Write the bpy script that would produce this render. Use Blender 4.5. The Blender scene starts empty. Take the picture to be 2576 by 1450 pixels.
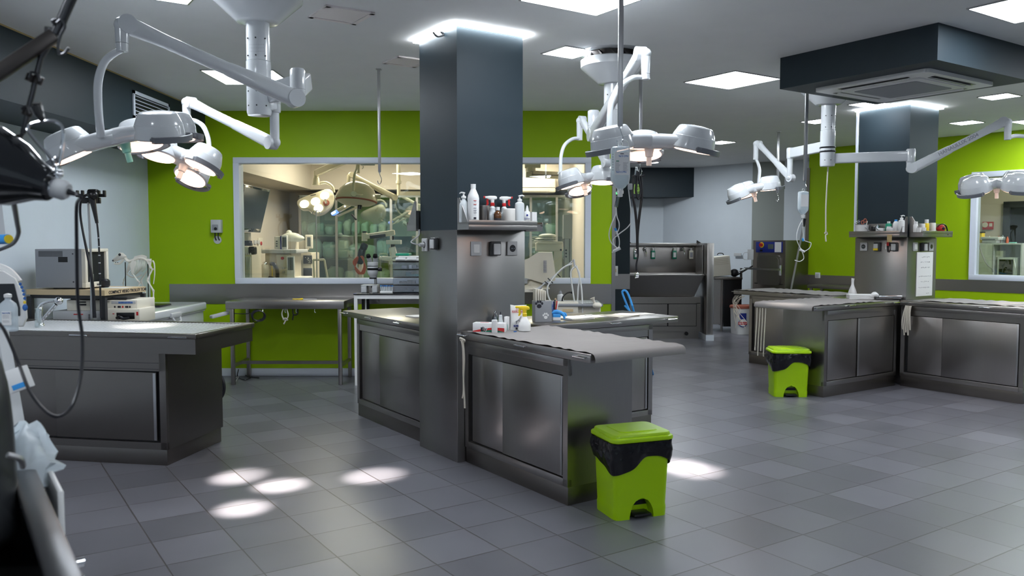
import bpy, bmesh, math, random
from mathutils import Matrix, Vector, Euler, noise
random.seed(7)
PI = math.pi
R = math.radians
sc = bpy.context.scene
COL = sc.collection
# ------------------------------------------------------------------ camera, world, exposure
FPX, PITCH, EYE = 2065.0, R(3.2), 1.55
cam_d = bpy.data.cameras.new('camera'); cam = bpy.data.objects.new('camera', cam_d); COL.objects.link(cam)
cam_d.lens = FPX / 2576 * 36; cam_d.sensor_width = 36; cam_d.clip_start = 0.05; cam_d.clip_end = 100
cam.location = (0, 0, EYE); cam.rotation_euler = (PI / 2 - PITCH, 0, 0)
cam_d.dof.use_dof = True; cam_d.dof.focus_distance = 7.0; cam_d.dof.aperture_fstop = 4.5
sc.camera = cam
sc.view_settings.view_transform = 'Standard'; sc.view_settings.look = 'None'
sc.view_settings.exposure = 0.6; sc.view_settings.gamma = 1; sc.view_settings.use_curve_mapping = False
w = bpy.data.worlds.new('world'); sc.world = w; w.use_nodes = True
w.node_tree.nodes['Background'].inputs[0].default_value = (0.55, 0.62, 0.7, 1)
w.node_tree.nodes['Background'].inputs[1].default_value = 0.3
PANEL_E = 22.0      # ceiling LED panels
CEIL = 3.046
# furniture axes: the two pillars, the tables and the floor tiles are turned against the green wall
TH = R(33.9)
SA, CA = math.sin(TH), math.cos(TH)
RA = math.atan2(-CA, SA)      # heading of axis a
RB = TH                       # heading of axis b
def AB(a, b, z=0.0): return Vector((a * SA + b * CA, -a * CA + b * SA, z))
def _ray(px, py):
    X = (px - 1288) / FPX; U = -(py - 725) / FPX
    return Vector((X, math.cos(PITCH) + U * math.sin(PITCH), -math.sin(PITCH) + U * math.cos(PITCH)))
def PZ(px, py, z):            # measured point on a level plane
    r = _ray(px, py); t = (z - EYE) / r.z; return Vector((r.x * t, r.y * t, z))
def PD(px, py, Y):            # measured point at a distance
    r = _ray(px, py if py else 700); t = Y / r.y; return Vector((r.x * t, Y, EYE + r.z * t))
# ------------------------------------------------------------------ materials
MATS = {}
def nmat(name):
    m = bpy.data.materials.new(name); m.use_nodes = True; MATS[name] = m
    return m, m.node_tree.nodes, m.node_tree.links, m.node_tree.nodes['Principled BSDF']
def mat(name, col, rough=0.5, metal=0.0, bump=0.0, bscale=60, var=0.0, vscale=4, coat=0.0, spec=0.5, emis=None, estr=0.0, trans=0.0, ior=1.45, alpha=1.0, sheen=0.0):
    m, n, l, b = nmat(name)
    b.inputs['Base Color'].default_value = (*col, 1); b.inputs['Roughness'].default_value = rough
    b.inputs['Metallic'].default_value = metal; b.inputs['Coat Weight'].default_value = coat
    b.inputs['Specular IOR Level'].default_value = spec
    b.inputs['Transmission Weight'].default_value = trans; b.inputs['IOR'].default_value = ior
    b.inputs['Alpha'].default_value = alpha
    if emis: b.inputs['Emission Color'].default_value = (*emis, 1); b.inputs['Emission Strength'].default_value = estr
    tc = n.new('ShaderNodeTexCoord')
    nz = n.new('ShaderNodeTexNoise'); nz.inputs['Scale'].default_value = vscale; nz.inputs['Detail'].default_value = 4
    l.new(tc.outputs['Object'], nz.inputs['Vector'])
    v = var if var else 0.04
    mx = n.new('ShaderNodeMix'); mx.data_type = 'RGBA'
    l.new(nz.outputs['Fac'], mx.inputs[0])
    mx.inputs[6].default_value = (*[c * (1 - v) for c in col], 1); mx.inputs[7].default_value = (*[min(1, c * (1 + v)) for c in col], 1)
    l.new(mx.outputs[2], b.inputs['Base Color'])
    if bump:
        nb = n.new('ShaderNodeTexNoise'); nb.inputs['Scale'].default_value = bscale; nb.inputs['Detail'].default_value = 3
        l.new(tc.outputs['Object'], nb.inputs['Vector'])
        bp = n.new('ShaderNodeBump'); bp.inputs['Strength'].default_value = bump; bp.inputs['Distance'].default_value = 0.01
        l.new(nb.outputs['Fac'], bp.inputs['Height']); l.new(bp.outputs[0], b.inputs['Normal'])
    return m
def steel(name, col=(0.36, 0.342, 0.328), rough=0.30, sc3=(2, 2, 160), wav=0.02):
    """brushed stainless sheet"""
    m, n, l, b = nmat(name)
    b.inputs['Base Color'].default_value = (*col, 1); b.inputs['Metallic'].default_value = 1
    tc = n.new('ShaderNodeTexCoord'); mp = n.new('ShaderNodeMapping'); mp.inputs['Scale'].default_value = sc3
    nz = n.new('ShaderNodeTexNoise'); nz.inputs['Scale'].default_value = 6; nz.inputs['Detail'].default_value = 5
    l.new(tc.outputs['Object'], mp.inputs[0]); l.new(mp.outputs[0], nz.inputs['Vector'])
    mr = n.new('ShaderNodeMapRange'); mr.inputs[3].default_value = rough - 0.008; mr.inputs[4].default_value = rough + 0.012
    cv = n.new('ShaderNodeMix'); cv.data_type = 'RGBA'; l.new(nz.outputs['Fac'], cv.inputs[0]); cv.inputs[6].default_value = (*[c * 0.93 for c in col], 1); cv.inputs[7].default_value = (*[c * 1.07 for c in col], 1); l.new(cv.outputs[2], b.inputs['Base Color'])
    l.new(nz.outputs['Fac'], mr.inputs[0]); l.new(mr.outputs[0], b.inputs['Roughness'])
    n2 = n.new('ShaderNodeTexNoise'); n2.inputs['Scale'].default_value = 1.1; n2.inputs['Detail'].default_value = 0
    l.new(tc.outputs['Object'], n2.inputs['Vector'])
    b1 = n.new('ShaderNodeBump'); b1.inputs['Strength'].default_value = wav; b1.inputs['Distance'].default_value = 0.05
    l.new(n2.outputs['Fac'], b1.inputs['Height'])
    b2 = n.new('ShaderNodeBump'); b2.inputs['Strength'].default_value = 0.012; b2.inputs['Distance'].default_value = 0.002
    n.remove(b2); l.new(b1.outputs[0], b.inputs['Normal'])
    return m
def emit(name, col, s):
    m, n, l, b = nmat(name)
    b.inputs['Base Color'].default_value = (0.8, 0.8, 0.8, 1)
    b.inputs['Emission Color'].default_value = (*col, 1); b.inputs['Emission Strength'].default_value = s
    return m
def glass(name, tint=(0.93, 0.98, 0.96), refl=0.12, rough=0.0):
    m, n, l, b = nmat(name); n.remove(b)
    out = [x for x in n if x.type == 'OUTPUT_MATERIAL'][0]
    tr = n.new('ShaderNodeBsdfTransparent'); tr.inputs[0].default_value = (*tint, 1)
    gl = n.new('ShaderNodeBsdfGlossy'); gl.inputs['Roughness'].default_value = rough; gl.inputs[0].default_value = (0.9, 0.95, 0.95, 1)
    fr = n.new('ShaderNodeFresnel'); fr.inputs[0].default_value = 1.45
    ad = n.new('ShaderNodeMath'); ad.operation = 'MULTIPLY_ADD'; ad.inputs[1].default_value = 1.0; ad.inputs[2].default_value = refl - 0.04
    l.new(fr.outputs[0], ad.inputs[0])
    mx = n.new('ShaderNodeMixShader'); l.new(ad.outputs[0], mx.inputs[0]); l.new(tr.outputs[0], mx.inputs[1]); l.new(gl.outputs[0], mx.inputs[2])
    l.new(mx.outputs[0], out.inputs[0])
    return m
mat('ceiling_paint', (0.80, 0.81, 0.81), 0.75, bump=0.05, bscale=200)
mat('panel_cover', (0.86, 0.80, 0.78), 0.6)
mat('white_wall', (0.62, 0.68, 0.74), 0.6, bump=0.05, bscale=200)
mat('cream_wall', (0.62, 0.56, 0.48), 0.6, bump=0.04, bscale=200)
mat('green_paint', (0.30, 0.47, 0.0), 0.5, bump=0.04, bscale=250, spec=0.3)
mat('dark_blue_paint', (0.021, 0.033, 0.042), 0.5, bump=0.05, bscale=220, spec=0.28)
mat('grey_green_wall', (0.33, 0.36, 0.34), 0.6)
mat('white_frame', (0.66, 0.70, 0.78), 0.35)
mat('white_enamel', (0.64, 0.66, 0.68), 0.18, coat=0.4, vscale=1, var=0.01)
mat('cream_enamel', (0.72, 0.66, 0.50), 0.25, coat=0.3, var=0.01)
mat('lamp_grey', (0.16, 0.17, 0.19), 0.35)
mat('white_plastic', (0.78, 0.78, 0.77), 0.35, var=0.01)
mat('frosted_plastic', (0.72, 0.76, 0.78), 0.4, alpha=0.8, var=0.01)
mat('beige_plastic', (0.60, 0.55, 0.44), 0.45)
mat('cream_plastic', (0.72, 0.68, 0.58), 0.45)
mat('grey_plastic', (0.28, 0.29, 0.31), 0.45)
mat('light_grey_plastic', (0.5, 0.51, 0.52), 0.45)
mat('dark_plastic', (0.03, 0.032, 0.035), 0.35)
mat('black_plastic', (0.008, 0.008, 0.009), 0.3)
mat('black_gloss', (0.006, 0.007, 0.009), 0.08, coat=0.6)
mat('black_rubber', (0.012, 0.012, 0.016), 0.35)
mat('bag_black', (0.006, 0.006, 0.008), 0.15, bump=0.4, bscale=10)
mat('bin_green', (0.33, 0.56, 0.0), 0.32, bump=0.03, bscale=300)
mat('blue_plastic', (0.02, 0.12, 0.55), 0.4)
mat('sky_blue', (0.05, 0.32, 0.75), 0.4)
mat('dark_blue', (0.01, 0.025, 0.22), 0.4)
mat('red_plastic', (0.5, 0.02, 0.02), 0.4)
mat('orange_rubber', (0.55, 0.10, 0.03), 0.5)
mat('brick_red', (0.35, 0.10, 0.06), 0.5)
mat('yellow_plastic', (0.85, 0.62, 0.02), 0.35)
mat('teal_plastic', (0.02, 0.30, 0.18), 0.35)
mat('mint_plastic', (0.20, 0.55, 0.48), 0.35)
mat('green_bottle', (0.01, 0.20, 0.12), 0.3)
mat('amber', (0.10, 0.035, 0.008), 0.08, coat=0.5)
mat('paper', (0.80, 0.78, 0.74), 0.8, bump=0.1, bscale=20)
mat('table_paper', (0.25, 0.235, 0.23), 0.75, bump=0.35, bscale=9, var=0.08)
mat('card', (0.42, 0.30, 0.18), 0.7)
mat('wood', (0.62, 0.48, 0.29), 0.5, var=0.12, vscale=9)
mat('bone', (0.72, 0.68, 0.60), 0.6, var=0.08, vscale=20)
mat('rope', (0.60, 0.56, 0.48), 0.85, bump=0.5, bscale=400)
mat('teal_pack', (0.44, 0.58, 0.55), 0.45, bump=0.6, bscale=25, var=0.25, vscale=9)
mat('cream_pack', (0.62, 0.64, 0.56), 0.5, bump=0.5, bscale=22, var=0.15, vscale=9)
mat('screen_dark', (0.016, 0.019, 0.02), 0.3, spec=0.12)
mat('screen_grey', (0.10, 0.12, 0.12), 0.2)
mat('ink', (0.02, 0.02, 0.03), 0.6)
mat('ink_grey', (0.30, 0.30, 0.34), 0.6)
mat('ink_blue', (0.03, 0.14, 0.45), 0.5)
mat('ink_red', (0.55, 0.03, 0.03), 0.5)
mat('label_white', (0.78, 0.78, 0.78), 0.6)
mat('note_green', (0.38, 0.62, 0.12), 0.7, emis=(0.4, 0.8, 0.1), estr=0.0)
mat('chrome', (0.75, 0.76, 0.78), 0.08, metal=1.0, var=0.01)
mat('dark_chrome', (0.10, 0.10, 0.105), 0.3, metal=1.0, var=0.02)
mat('satin_metal', (0.48, 0.48, 0.49), 0.35, metal=1.0, var=0.02)
mat('bronze_dark', (0.045, 0.04, 0.038), 0.4, metal=0.7)
mat('tape_beige', (0.45, 0.34, 0.16), 0.6)
steel('steel'); steel('steel_v', sc3=(60, 60, 1)); steel('steel_dark', col=(0.205, 0.188, 0.175), rough=0.32)
steel('steel_pillar', col=(0.32, 0.308, 0.30), rough=0.30, sc3=(2, 2, 220), wav=0.06)
emit('panel_light', (0.86, 0.93, 1.0), PANEL_E)
emit('led_strip', (0.92, 0.97, 1.0), 22.0)
emit('lens_warm', (1.0, 0.60, 0.42), 3.4)
emit('lens_or', (1.0, 0.86, 0.66), 7.0)
emit('lens_hot', (1.0, 0.95, 0.85), 6.0)
emit('blue_glow', (0.02, 0.12, 1.0), 2.0)
emit('white_glow', (1.0, 0.95, 0.9), 6.0)
emit('exit_green', (0.02, 0.7, 0.15), 1.2)
glass('pane_glass', refl=0.07); glass('cabinet_glass', (0.86, 0.95, 0.91), 0.12); glass('clear_plastic', (0.88, 0.92, 0.94), 0.16, 0.1)
glass('saline', (0.80, 0.87, 0.90), 0.10, 0.05); glass('smoke_plastic', (0.55, 0.62, 0.68), 0.14, 0.15)
def milky(name, col, tr_, tint):
    m, n, l, b = nmat(name); out = [x for x in n if x.type == 'OUTPUT_MATERIAL'][0]
    b.inputs['Base Color'].default_value = (*col, 1); b.inputs['Roughness'].default_value = 0.25
    t_ = n.new('ShaderNodeBsdfTransparent'); t_.inputs[0].default_value = (*tint, 1); mx = n.new('ShaderNodeMixShader'); mx.inputs[0].default_value = tr_
    l.new(b.outputs[0], mx.inputs[1]); l.new(t_.outputs[0], mx.inputs[2]); l.new(mx.outputs[0], out.inputs[0])
milky('milky_bottle', (0.80, 0.87, 0.92), 0.42, (0.9, 0.95, 0.97)); milky('milky_clear', (0.6, 0.68, 0.70), 0.72, (0.92, 0.96, 0.96)); milky('drawer_plastic', (0.30, 0.34, 0.40), 0.62, (0.85, 0.88, 0.92))
mat('tube_plastic', (0.75, 0.76, 0.74), 0.3)
def tile_mat():
    m, n, l, b = nmat('floor_tiles')
    g = n.new('ShaderNodeNewGeometry'); mp = n.new('ShaderNodeMapping'); mp.vector_type = 'POINT'
    # rotate world xy so x = a, y = b
    mp.inputs['Rotation'].default_value = (0, 0, -RA)
    mp.inputs['Location'].default_value = (3.0462 + 0.361 * 40, -3.3012 + 0.361 * 40, 0)
    l.new(g.outputs['Position'], mp.inputs[0])
    bk = n.new('ShaderNodeTexBrick'); bk.offset = 0; bk.squash = 1
    bk.inputs['Scale'].default_value = 1; bk.inputs['Brick Width'].default_value = 0.361; bk.inputs['Row Height'].default_value = 0.361
    bk.inputs['Mortar Size'].default_value = 0.004; bk.inputs['Mortar Smooth'].default_value = 0.3
    bk.inputs['Color1'].default_value = (0.100, 0.100, 0.117, 1); bk.inputs['Color2'].default_value = (0.155, 0.155, 0.180, 1)
    bk.inputs['Mortar'].default_value = (0.06, 0.053, 0.053, 1)
    l.new(mp.outputs[0], bk.inputs['Vector'])
    nz = n.new('ShaderNodeTexNoise'); nz.inputs['Scale'].default_value = 4; nz.inputs['Detail'].default_value = 2
    l.new(g.outputs['Position'], nz.inputs['Vector'])
    mx = n.new('ShaderNodeMix'); mx.data_type = 'RGBA'; mx.blend_type = 'MULTIPLY'; mx.inputs[0].default_value = 1
    cr = n.new('ShaderNodeMapRange'); cr.inputs[3].default_value = 0.9; cr.inputs[4].default_value = 1.1
    l.new(nz.outputs['Fac'], cr.inputs[0]); l.new(bk.outputs['Color'], mx.inputs[6]); l.new(cr.outputs[0], mx.inputs[7])
    l.new(mx.outputs[2], b.inputs['Base Color'])
    rr = n.new('ShaderNodeMapRange'); rr.inputs[3].default_value = 0.285; rr.inputs[4].default_value = 0.33
    l.new(nz.outputs['Fac'], rr.inputs[0]); l.new(rr.outputs[0], b.inputs['Roughness'])
    b.inputs['Specular IOR Level'].default_value = 0.6
    inv = n.new('ShaderNodeMath'); inv.operation = 'SUBTRACT'; inv.inputs[0].default_value = 1
    l.new(bk.outputs['Fac'], inv.inputs[1])
    b1 = n.new('ShaderNodeBump'); b1.inputs['Strength'].default_value = 0.6; b1.inputs['Distance'].default_value = 0.006
    l.new(inv.outputs[0], b1.inputs['Height'])
    n3 = n.new('ShaderNodeTexNoise'); n3.inputs['Scale'].default_value = 3.0; l.new(g.outputs['Position'], n3.inputs['Vector'])
    b2 = n.new('ShaderNodeBump'); b2.inputs['Strength'].default_value = 0.05; b2.inputs['Distance'].default_value = 0.02
    n3.inputs['Detail'].default_value = 0; l.new(n3.outputs['Fac'], b2.inputs['Height']); l.new(b2.outputs[0], b1.inputs['Normal']); l.new(b1.outputs[0], b.inputs['Normal'])
tile_mat()
# ------------------------------------------------------------------ mesh helpers
def frame_from(z, up=None):
    z = Vector(z).normalized(); u = Vector(up) if up else (Vector((0, 0, 1)) if abs(z.z) < 0.95 else Vector((1, 0, 0)))
    x = u.cross(z).normalized(); y = z.cross(x)
    return Matrix((x, y, z)).transposed()
def crom(pts, k=8, closed=False):
    P = [Vector(p) for p in pts]
    if len(P) < 3: return P
    out = []; n = len(P)
    for i in range(n if closed else n - 1):
        if closed: a, b, c, d = P[i - 1], P[i], P[(i + 1) % n], P[(i + 2) % n]
        else: a, b, c, d = P[max(i - 1, 0)], P[i], P[i + 1], P[min(i + 2, n - 1)]
        for j in range(k):
            t = j / k
            out.append(0.5 * ((2 * b) + (c - a) * t + (2 * a - 5 * b + 4 * c - d) * t * t + (3 * b - a - 3 * c + d) * t ** 3))
    if not closed: out.append(P[-1])
    return out
class MB:
    def __init__(s, M=None): s.v = []; s.f = []; s.fm = []; s.M = M.copy() if M else Matrix(); s.B = s.M.copy()
    def to(s, M): s.M = s.B @ M; return s          # set the local frame of what follows
    def add(s, V, F, m=None):
        o = len(s.v); s.v += [s.M @ Vector(p) for p in V]
        for f in F: s.f.append([o + i for i in f]); s.fm.append(m)
        return s
    def box(s, x0, x1, y0, y1, z0, z1, m=None, bev=0.0):
        if x0 > x1: x0, x1 = x1, x0
        if y0 > y1: y0, y1 = y1, y0
        if z0 > z1: z0, z1 = z1, z0
        if bev <= 0:
            V = [(x, y, z) for z in (z0, z1) for y in (y0, y1) for x in (x0, x1)]
            return s.add(V, [(0, 2, 3, 1), (4, 5, 7, 6), (0, 1, 5, 4), (2, 6, 7, 3), (0, 4, 6, 2), (1, 3, 7, 5)], m)
        bev = min(bev, (x1 - x0) / 2.01, (y1 - y0) / 2.01, (z1 - z0) / 2.01)
        bm = bmesh.new(); bmesh.ops.create_cube(bm, size=1)
        for v in bm.verts: v.co = Vector(((x0 + x1) / 2 + v.co.x * (x1 - x0), (y0 + y1) / 2 + v.co.y * (y1 - y0), (z0 + z1) / 2 + v.co.z * (z1 - z0)))
        bmesh.ops.bevel(bm, geom=bm.edges[:], offset=bev, segments=2 if bev < 0.008 else 4, profile=0.5, affect='EDGES')
        bm.verts.index_update(); s.add([v.co.copy() for v in bm.verts], [[v.index for v in f.verts] for f in bm.faces], m); bm.free(); return s
    def obox(s, c, sz, rot=None, m=None, bev=0.0):
        sv = s.M; s.M = s.M @ Matrix.Translation(c) @ (rot.to_4x4() if rot is not None else Matrix())
        s.box(-sz[0] / 2, sz[0] / 2, -sz[1] / 2, sz[1] / 2, -sz[2] / 2, sz[2] / 2, m, bev); s.M = sv; return s
    def bar(s, p0, p1, wx, wy, m=None, up=None, bev=0.0):      # rectangular bar between two points
        p0, p1 = Vector(p0), Vector(p1); Rm = frame_from(p1 - p0, up)
        return s.obox((p0 + p1) / 2, (wx, wy, (p1 - p0).length), Rm, m, bev)
    def cyl(s, p0, p1, r0, r1=None, n=20, m=None, caps=True):
        p0, p1 = Vector(p0), Vector(p1); r1 = r0 if r1 is None else r1; Rm = frame_from(p1 - p0)
        V = []
        for p, r in ((p0, r0), (p1, r1)):
            for i in range(n):
                a = 2 * PI * i / n; V.append(p + Rm @ Vector((r * math.cos(a), r * math.sin(a), 0)))
        F = [(i, (i + 1) % n, n + (i + 1) % n, n + i) for i in range(n)]
        if caps: F += [list(range(n))[::-1], list(range(n, 2 * n))]
        return s.add(V, F, m)
    def tube(s, pts, r, n=8, m=None, k=6, closed=False, caps=True, flat=1.0):
        P = crom(pts, k, closed); N = len(P)
        rr = (lambda i: r) if not isinstance(r, (list, tuple)) else (lambda i: r[0] + (r[-1] - r[0]) * i / (N - 1) if len(r) == 2 else _lin(r, i / (N - 1)))
        t0 = (P[1] - P[0]).normalized(); Rm = frame_from(t0); x = Rm.col[0].copy(); V = []
        for i, p in enumerate(P):
            t = (P[(i + 1) % N] - P[i - 1]) if closed else (P[min(i + 1, N - 1)] - P[max(i - 1, 0)])
            if t.length < 1e-9: t = t0.copy()
            t.normalize(); x = (x - t * x.dot(t)); x = x.normalized() if x.length > 1e-6 else frame_from(t).col[0].copy(); y = t.cross(x)
            for j in range(n):
                a = 2 * PI * j / n; V.append(p + rr(i) * (math.cos(a) * x + flat * math.sin(a) * y))
        F = []
        for i in range(N if closed else N - 1):
            i2 = (i + 1) % N
            for j in range(n): F.append((i * n + j, i * n + (j + 1) % n, i2 * n + (j + 1) % n, i2 * n + j))
        if caps and not closed: F += [list(range(n))[::-1], list(range((N - 1) * n, N * n))]
        return s.add(V, F, m)
    def lathe(s, prof, o=(0, 0, 0), ax=None, n=28, m=None, sx=1.0, sy=1.0, mats=None):
        Rm = frame_from(ax) if ax is not None else Matrix.Identity(3); o = Vector(o); V = []; F = []; FM = []
        for r, z in prof:
            for i in range(n):
                a = 2 * PI * i / n; V.append(o + Rm @ Vector((r * sx * math.cos(a), r * sy * math.sin(a), z)))
        K = len(prof)
        base = len(s.v)
        for k in range(K - 1):
            fs = [(k * n + i, k * n + (i + 1) % n, (k + 1) * n + (i + 1) % n, (k + 1) * n + i) for i in range(n)]
            F += fs; FM += [(mats[k] if mats else m)] * n
        F += [list(range(n))[::-1], list(range((K - 1) * n, K * n))]; FM += [mats[0] if mats else m, mats[-1] if mats else m]
        s.v += [s.M @ p for p in V]
        for f, q in zip(F, FM): s.f.append([base + i for i in f]); s.fm.append(q)
        return s
    def sph(s, c, r, n=16, m=None, sc3=(1, 1, 1)):
        K = max(6, n // 2); prof = []
        for k in range(K + 1):
            a = -PI / 2 + PI * k / K; prof.append((max(1e-4, r * math.cos(a)), r * math.sin(a)))
        sv = s.M; s.M = s.M @ Matrix.Translation(c) @ Matrix.Diagonal((*sc3, 1)); s.lathe(prof, n=n, m=m); s.M = sv; return s
    def prism(s, poly, z0, z1, m=None, M=None, top=1.0):
        n = len(poly); sv = s.M
        if M is not None: s.M = s.M @ M
        cx = sum(p[0] for p in poly) / n; cy = sum(p[1] for p in poly) / n
        V = [(x, y, z0) for x, y in poly] + [(cx + (x - cx) * top, cy + (y - cy) * top, z1) for x, y in poly]
        s.add(V, [(i, (i + 1) % n, n + (i + 1) % n, n + i) for i in range(n)] + [list(range(n))[::-1], list(range(n, 2 * n))], m); s.M = sv; return s
    def loft(s, rings, m=None, caps=True, closed=True):
        n = len(rings[0]); V = [p for r_ in rings for p in r_]; F = []
        for k in range(len(rings) - 1):
            for i in range(n if closed else n - 1): F.append((k * n + i, k * n + (i + 1) % n, (k + 1) * n + (i + 1) % n, (k + 1) * n + i))
        if caps: F += [list(range(n))[::-1], list(range((len(rings) - 1) * n, len(rings) * n))]
        return s.add(V, F, m)
    def sheet(s, f, nu, nv, m=None, th=0.002):
        """thin solid from a height function f(u,v) -> point"""
        V = [f(i / nu, j / nv) for j in range(nv + 1) for i in range(nu + 1)]; N = len(V)
        W = [(p[0], p[1], p[2] - th) for p in V]; F = []
        q = lambda i, j: j * (nu + 1) + i
        for j in range(nv):
            for i in range(nu):
                F.append((q(i, j), q(i + 1, j), q(i + 1, j + 1), q(i, j + 1))); F.append((N + q(i, j), N + q(i, j + 1), N + q(i + 1, j + 1), N + q(i + 1, j)))
        for i in range(nu): F.append((q(i, 0), N + q(i, 0), N + q(i + 1, 0), q(i + 1, 0))); F.append((q(i, nv), q(i + 1, nv), N + q(i + 1, nv), N + q(i, nv)))
        for j in range(nv): F.append((q(0, j), q(0, j + 1), N + q(0, j + 1), N + q(0, j))); F.append((q(nu, j), N + q(nu, j), N + q(nu, j + 1), q(nu, j + 1)))
        return s.add(V + W, F, m)
def _lin(a, t):
    k = t * (len(a) - 1); i = min(int(k), len(a) - 2); return a[i] + (a[i + 1] - a[i]) * (k - i)
def rrect(w, h, r, n=4):       # rounded rectangle outline centred on 0
    o = []
    for cx, cy, a0 in ((w / 2 - r, h / 2 - r, 0), (-w / 2 + r, h / 2 - r, 90), (-w / 2 + r, -h / 2 + r, 180), (w / 2 - r, -h / 2 + r, 270)):
        for i in range(n + 1): a = R(a0 + 90 * i / n); o.append((cx + r * math.cos(a), cy + r * math.sin(a)))
    return o
def obj(name, mb, m, parent=None, label=None, cat=None, group=None, kind=None, ang=35, loc=None, rz=0.0):
    me = bpy.data.meshes.new(name); me.from_pydata([tuple(p) for p in mb.v], [], mb.f)
    names = [m] + sorted({x for x in mb.fm if x and x != m}); idx = {q: i for i, q in enumerate(names)}
    me.update()
    for q in names: me.materials.append(MATS[q])
    for p, q in zip(me.polygons, mb.fm): p.material_index = idx[q] if q else 0; p.use_smooth = True
    me.validate()
    bm = bmesh.new(); bm.from_mesh(me); bmesh.ops.recalc_face_normals(bm, faces=bm.faces[:]); bm.to_mesh(me); bm.free()
    me.set_sharp_from_angle(angle=R(ang)); me.update()
    o = bpy.data.objects.new(name, me); COL.objects.link(o)
    if parent is not None: o.parent = parent
    if loc is not None: o.location = loc
    if rz: o.rotation_euler.z = rz
    tag(o, label, cat, group, kind); return o
def tag(o, label=None, cat=None, group=None, kind=None):
    if label: o['label'] = label
    if cat: o['category'] = cat
    if group: o['group'] = group
    if kind: o['kind'] = kind
    return o
def thing(name, label, cat, loc=(0, 0, 0), rz=0.0, group=None):
    o = bpy.data.objects.new(name, None); COL.objects.link(o); o.empty_display_size = 0.1
    o.location = loc; o.rotation_euler = (0, 0, rz); return tag(o, label, cat, group)
def W2L(t): return (Matrix.Translation(t.location) @ t.rotation_euler.to_matrix().to_4x4()).inverted()
def WB(t): return MB(W2L(t))       # a builder that takes world points for a thing
def struct(name, mb, m, parent=None): return obj(name, mb, m, parent, kind='structure')
def dup(root, loc=None, rz=None, label=None, group=None):
    r_ = root.copy(); COL.objects.link(r_)
    if loc is not None: r_.location = loc
    if rz is not None: r_.rotation_euler = (0, 0, rz)
    if label: r_['label'] = label
    if group: r_['group'] = group
    for ch in root.children:
        c = ch.copy(); COL.objects.link(c); c.parent = r_
        for g_ in ch.children: d_ = g_.copy(); COL.objects.link(d_); d_.parent = c
    return r_
def text_mb(mb, s, size, M, m='ink', ext=0.0006, bold=False, align='CENTER'):
    """flat raised lettering, text plane = local xy of M"""
    cu = bpy.data.curves.new('t', 'FONT'); cu.body = s; cu.size = size; cu.align_x = align; cu.align_y = 'CENTER'; cu.extrude = ext
    if bold: cu.offset = size * 0.02
    o = bpy.data.objects.new('t', cu); COL.objects.link(o)
    me = o.to_mesh()
    sv = mb.M; mb.M = mb.M @ M; mb.add([v.co.copy() for v in me.vertices], [list(p.vertices) for p in me.polygons], m); mb.M = sv
    o.to_mesh_clear(); bpy.data.objects.remove(o); bpy.data.curves.remove(cu)
def face_M(p, normal, up=(0, 0, 1)):   # frame on a face: x right, y up, z = normal
    z = Vector(normal).normalized(); y = Vector(up); y = (y - z * y.dot(z)).normalized(); x = y.cross(z)
    M = Matrix((x, y, z)).transposed().to_4x4(); M.translation = Vector(p); return M
# ================================================================== THE SETTING
struct('floor', MB().box(-6.5, 12, -4, 24, -0.1, 0), 'floor_tiles')
ck = MB()
ck.box(-6.5, 12, -4, 24, CEIL, CEIL + 0.1)
struct('ceiling', ck, 'ceiling_paint')
XL, YG = -4.17, 9.456          # left wall, green wall
struct('wall_left', MB().box(XL - 0.15, XL, -4, YG, 0, CEIL), 'white_wall')
struct('wall_rear', MB().box(XL, 12, -4.1, -4, 0, CEIL), 'white_wall')
# dark soffit along the left wall
s0 = PZ(0, 57, CEIL); s1 = PZ(457, 258, CEIL)
XS = -3.53; ZS = 2.62
struct('wall_left_soffit', MB().box(XL, -3.50, -4, YG, 2.53, CEIL), 'dark_blue_paint')
struct('trim_4', MB().box(-3.51, -3.498, -4, YG, CEIL - 0.012, CEIL), 'tape_beige')
# green wall with its window opening
wx0, wx1, wz0, wz1 = -3.185, 0.905, 1.07, 2.517
XE = 1.16
gw = MB()
gw.box(XL - 0.15, wx0, YG, YG + 0.12, 0, CEIL); gw.box(wx1, XE, YG, YG + 0.12, 0, CEIL)
gw.box(wx0, wx1, YG, YG + 0.12, wz1, CEIL); gw.box(wx0, wx1, YG, YG + 0.12, 0, wz0)
struct('wall_back', gw, 'green_paint')
fr = MB(); t = 0.066
fr.box(wx0, wx1, YG - 0.03, YG + 0.13, wz1 - t, wz1, bev=0.006); fr.box(wx0, wx1, YG - 0.03, YG + 0.13, wz0, wz0 + t, bev=0.006)
fr.box(wx0, wx0 + t, YG - 0.028, YG + 0.13, wz0 + t, wz1 - t); fr.box(wx1 - t, wx1, YG - 0.028, YG + 0.13, wz0 + t, wz1 - t)
wf = struct('window_1', fr, 'white_frame')
pn = MB(); pn.box(wx0 + t, wx1 - t, YG + 0.045, YG + 0.053, wz0 + t, wz1 - t)
obj('pane', pn, 'pane_glass', wf)
struct('trim_1', MB().box(-3.95, XE, YG - 0.006, YG, 0.837, wz0 - 0.002), 'steel')           # steel band
struct('trim_2', MB().box(XE - 0.012, XE + 0.03, YG - 0.012, YG + 0.13, 0, CEIL - 0.5), 'steel_v')
struct('baseboard_back', MB().box(XL, XE, YG - 0.016, YG, 0, 0.09, bev=0.004), 'white_frame')
struct('baseboard_left', MB().box(XL, XL + 0.015, -4, YG, 0, 0.09), 'white_frame')
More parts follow.
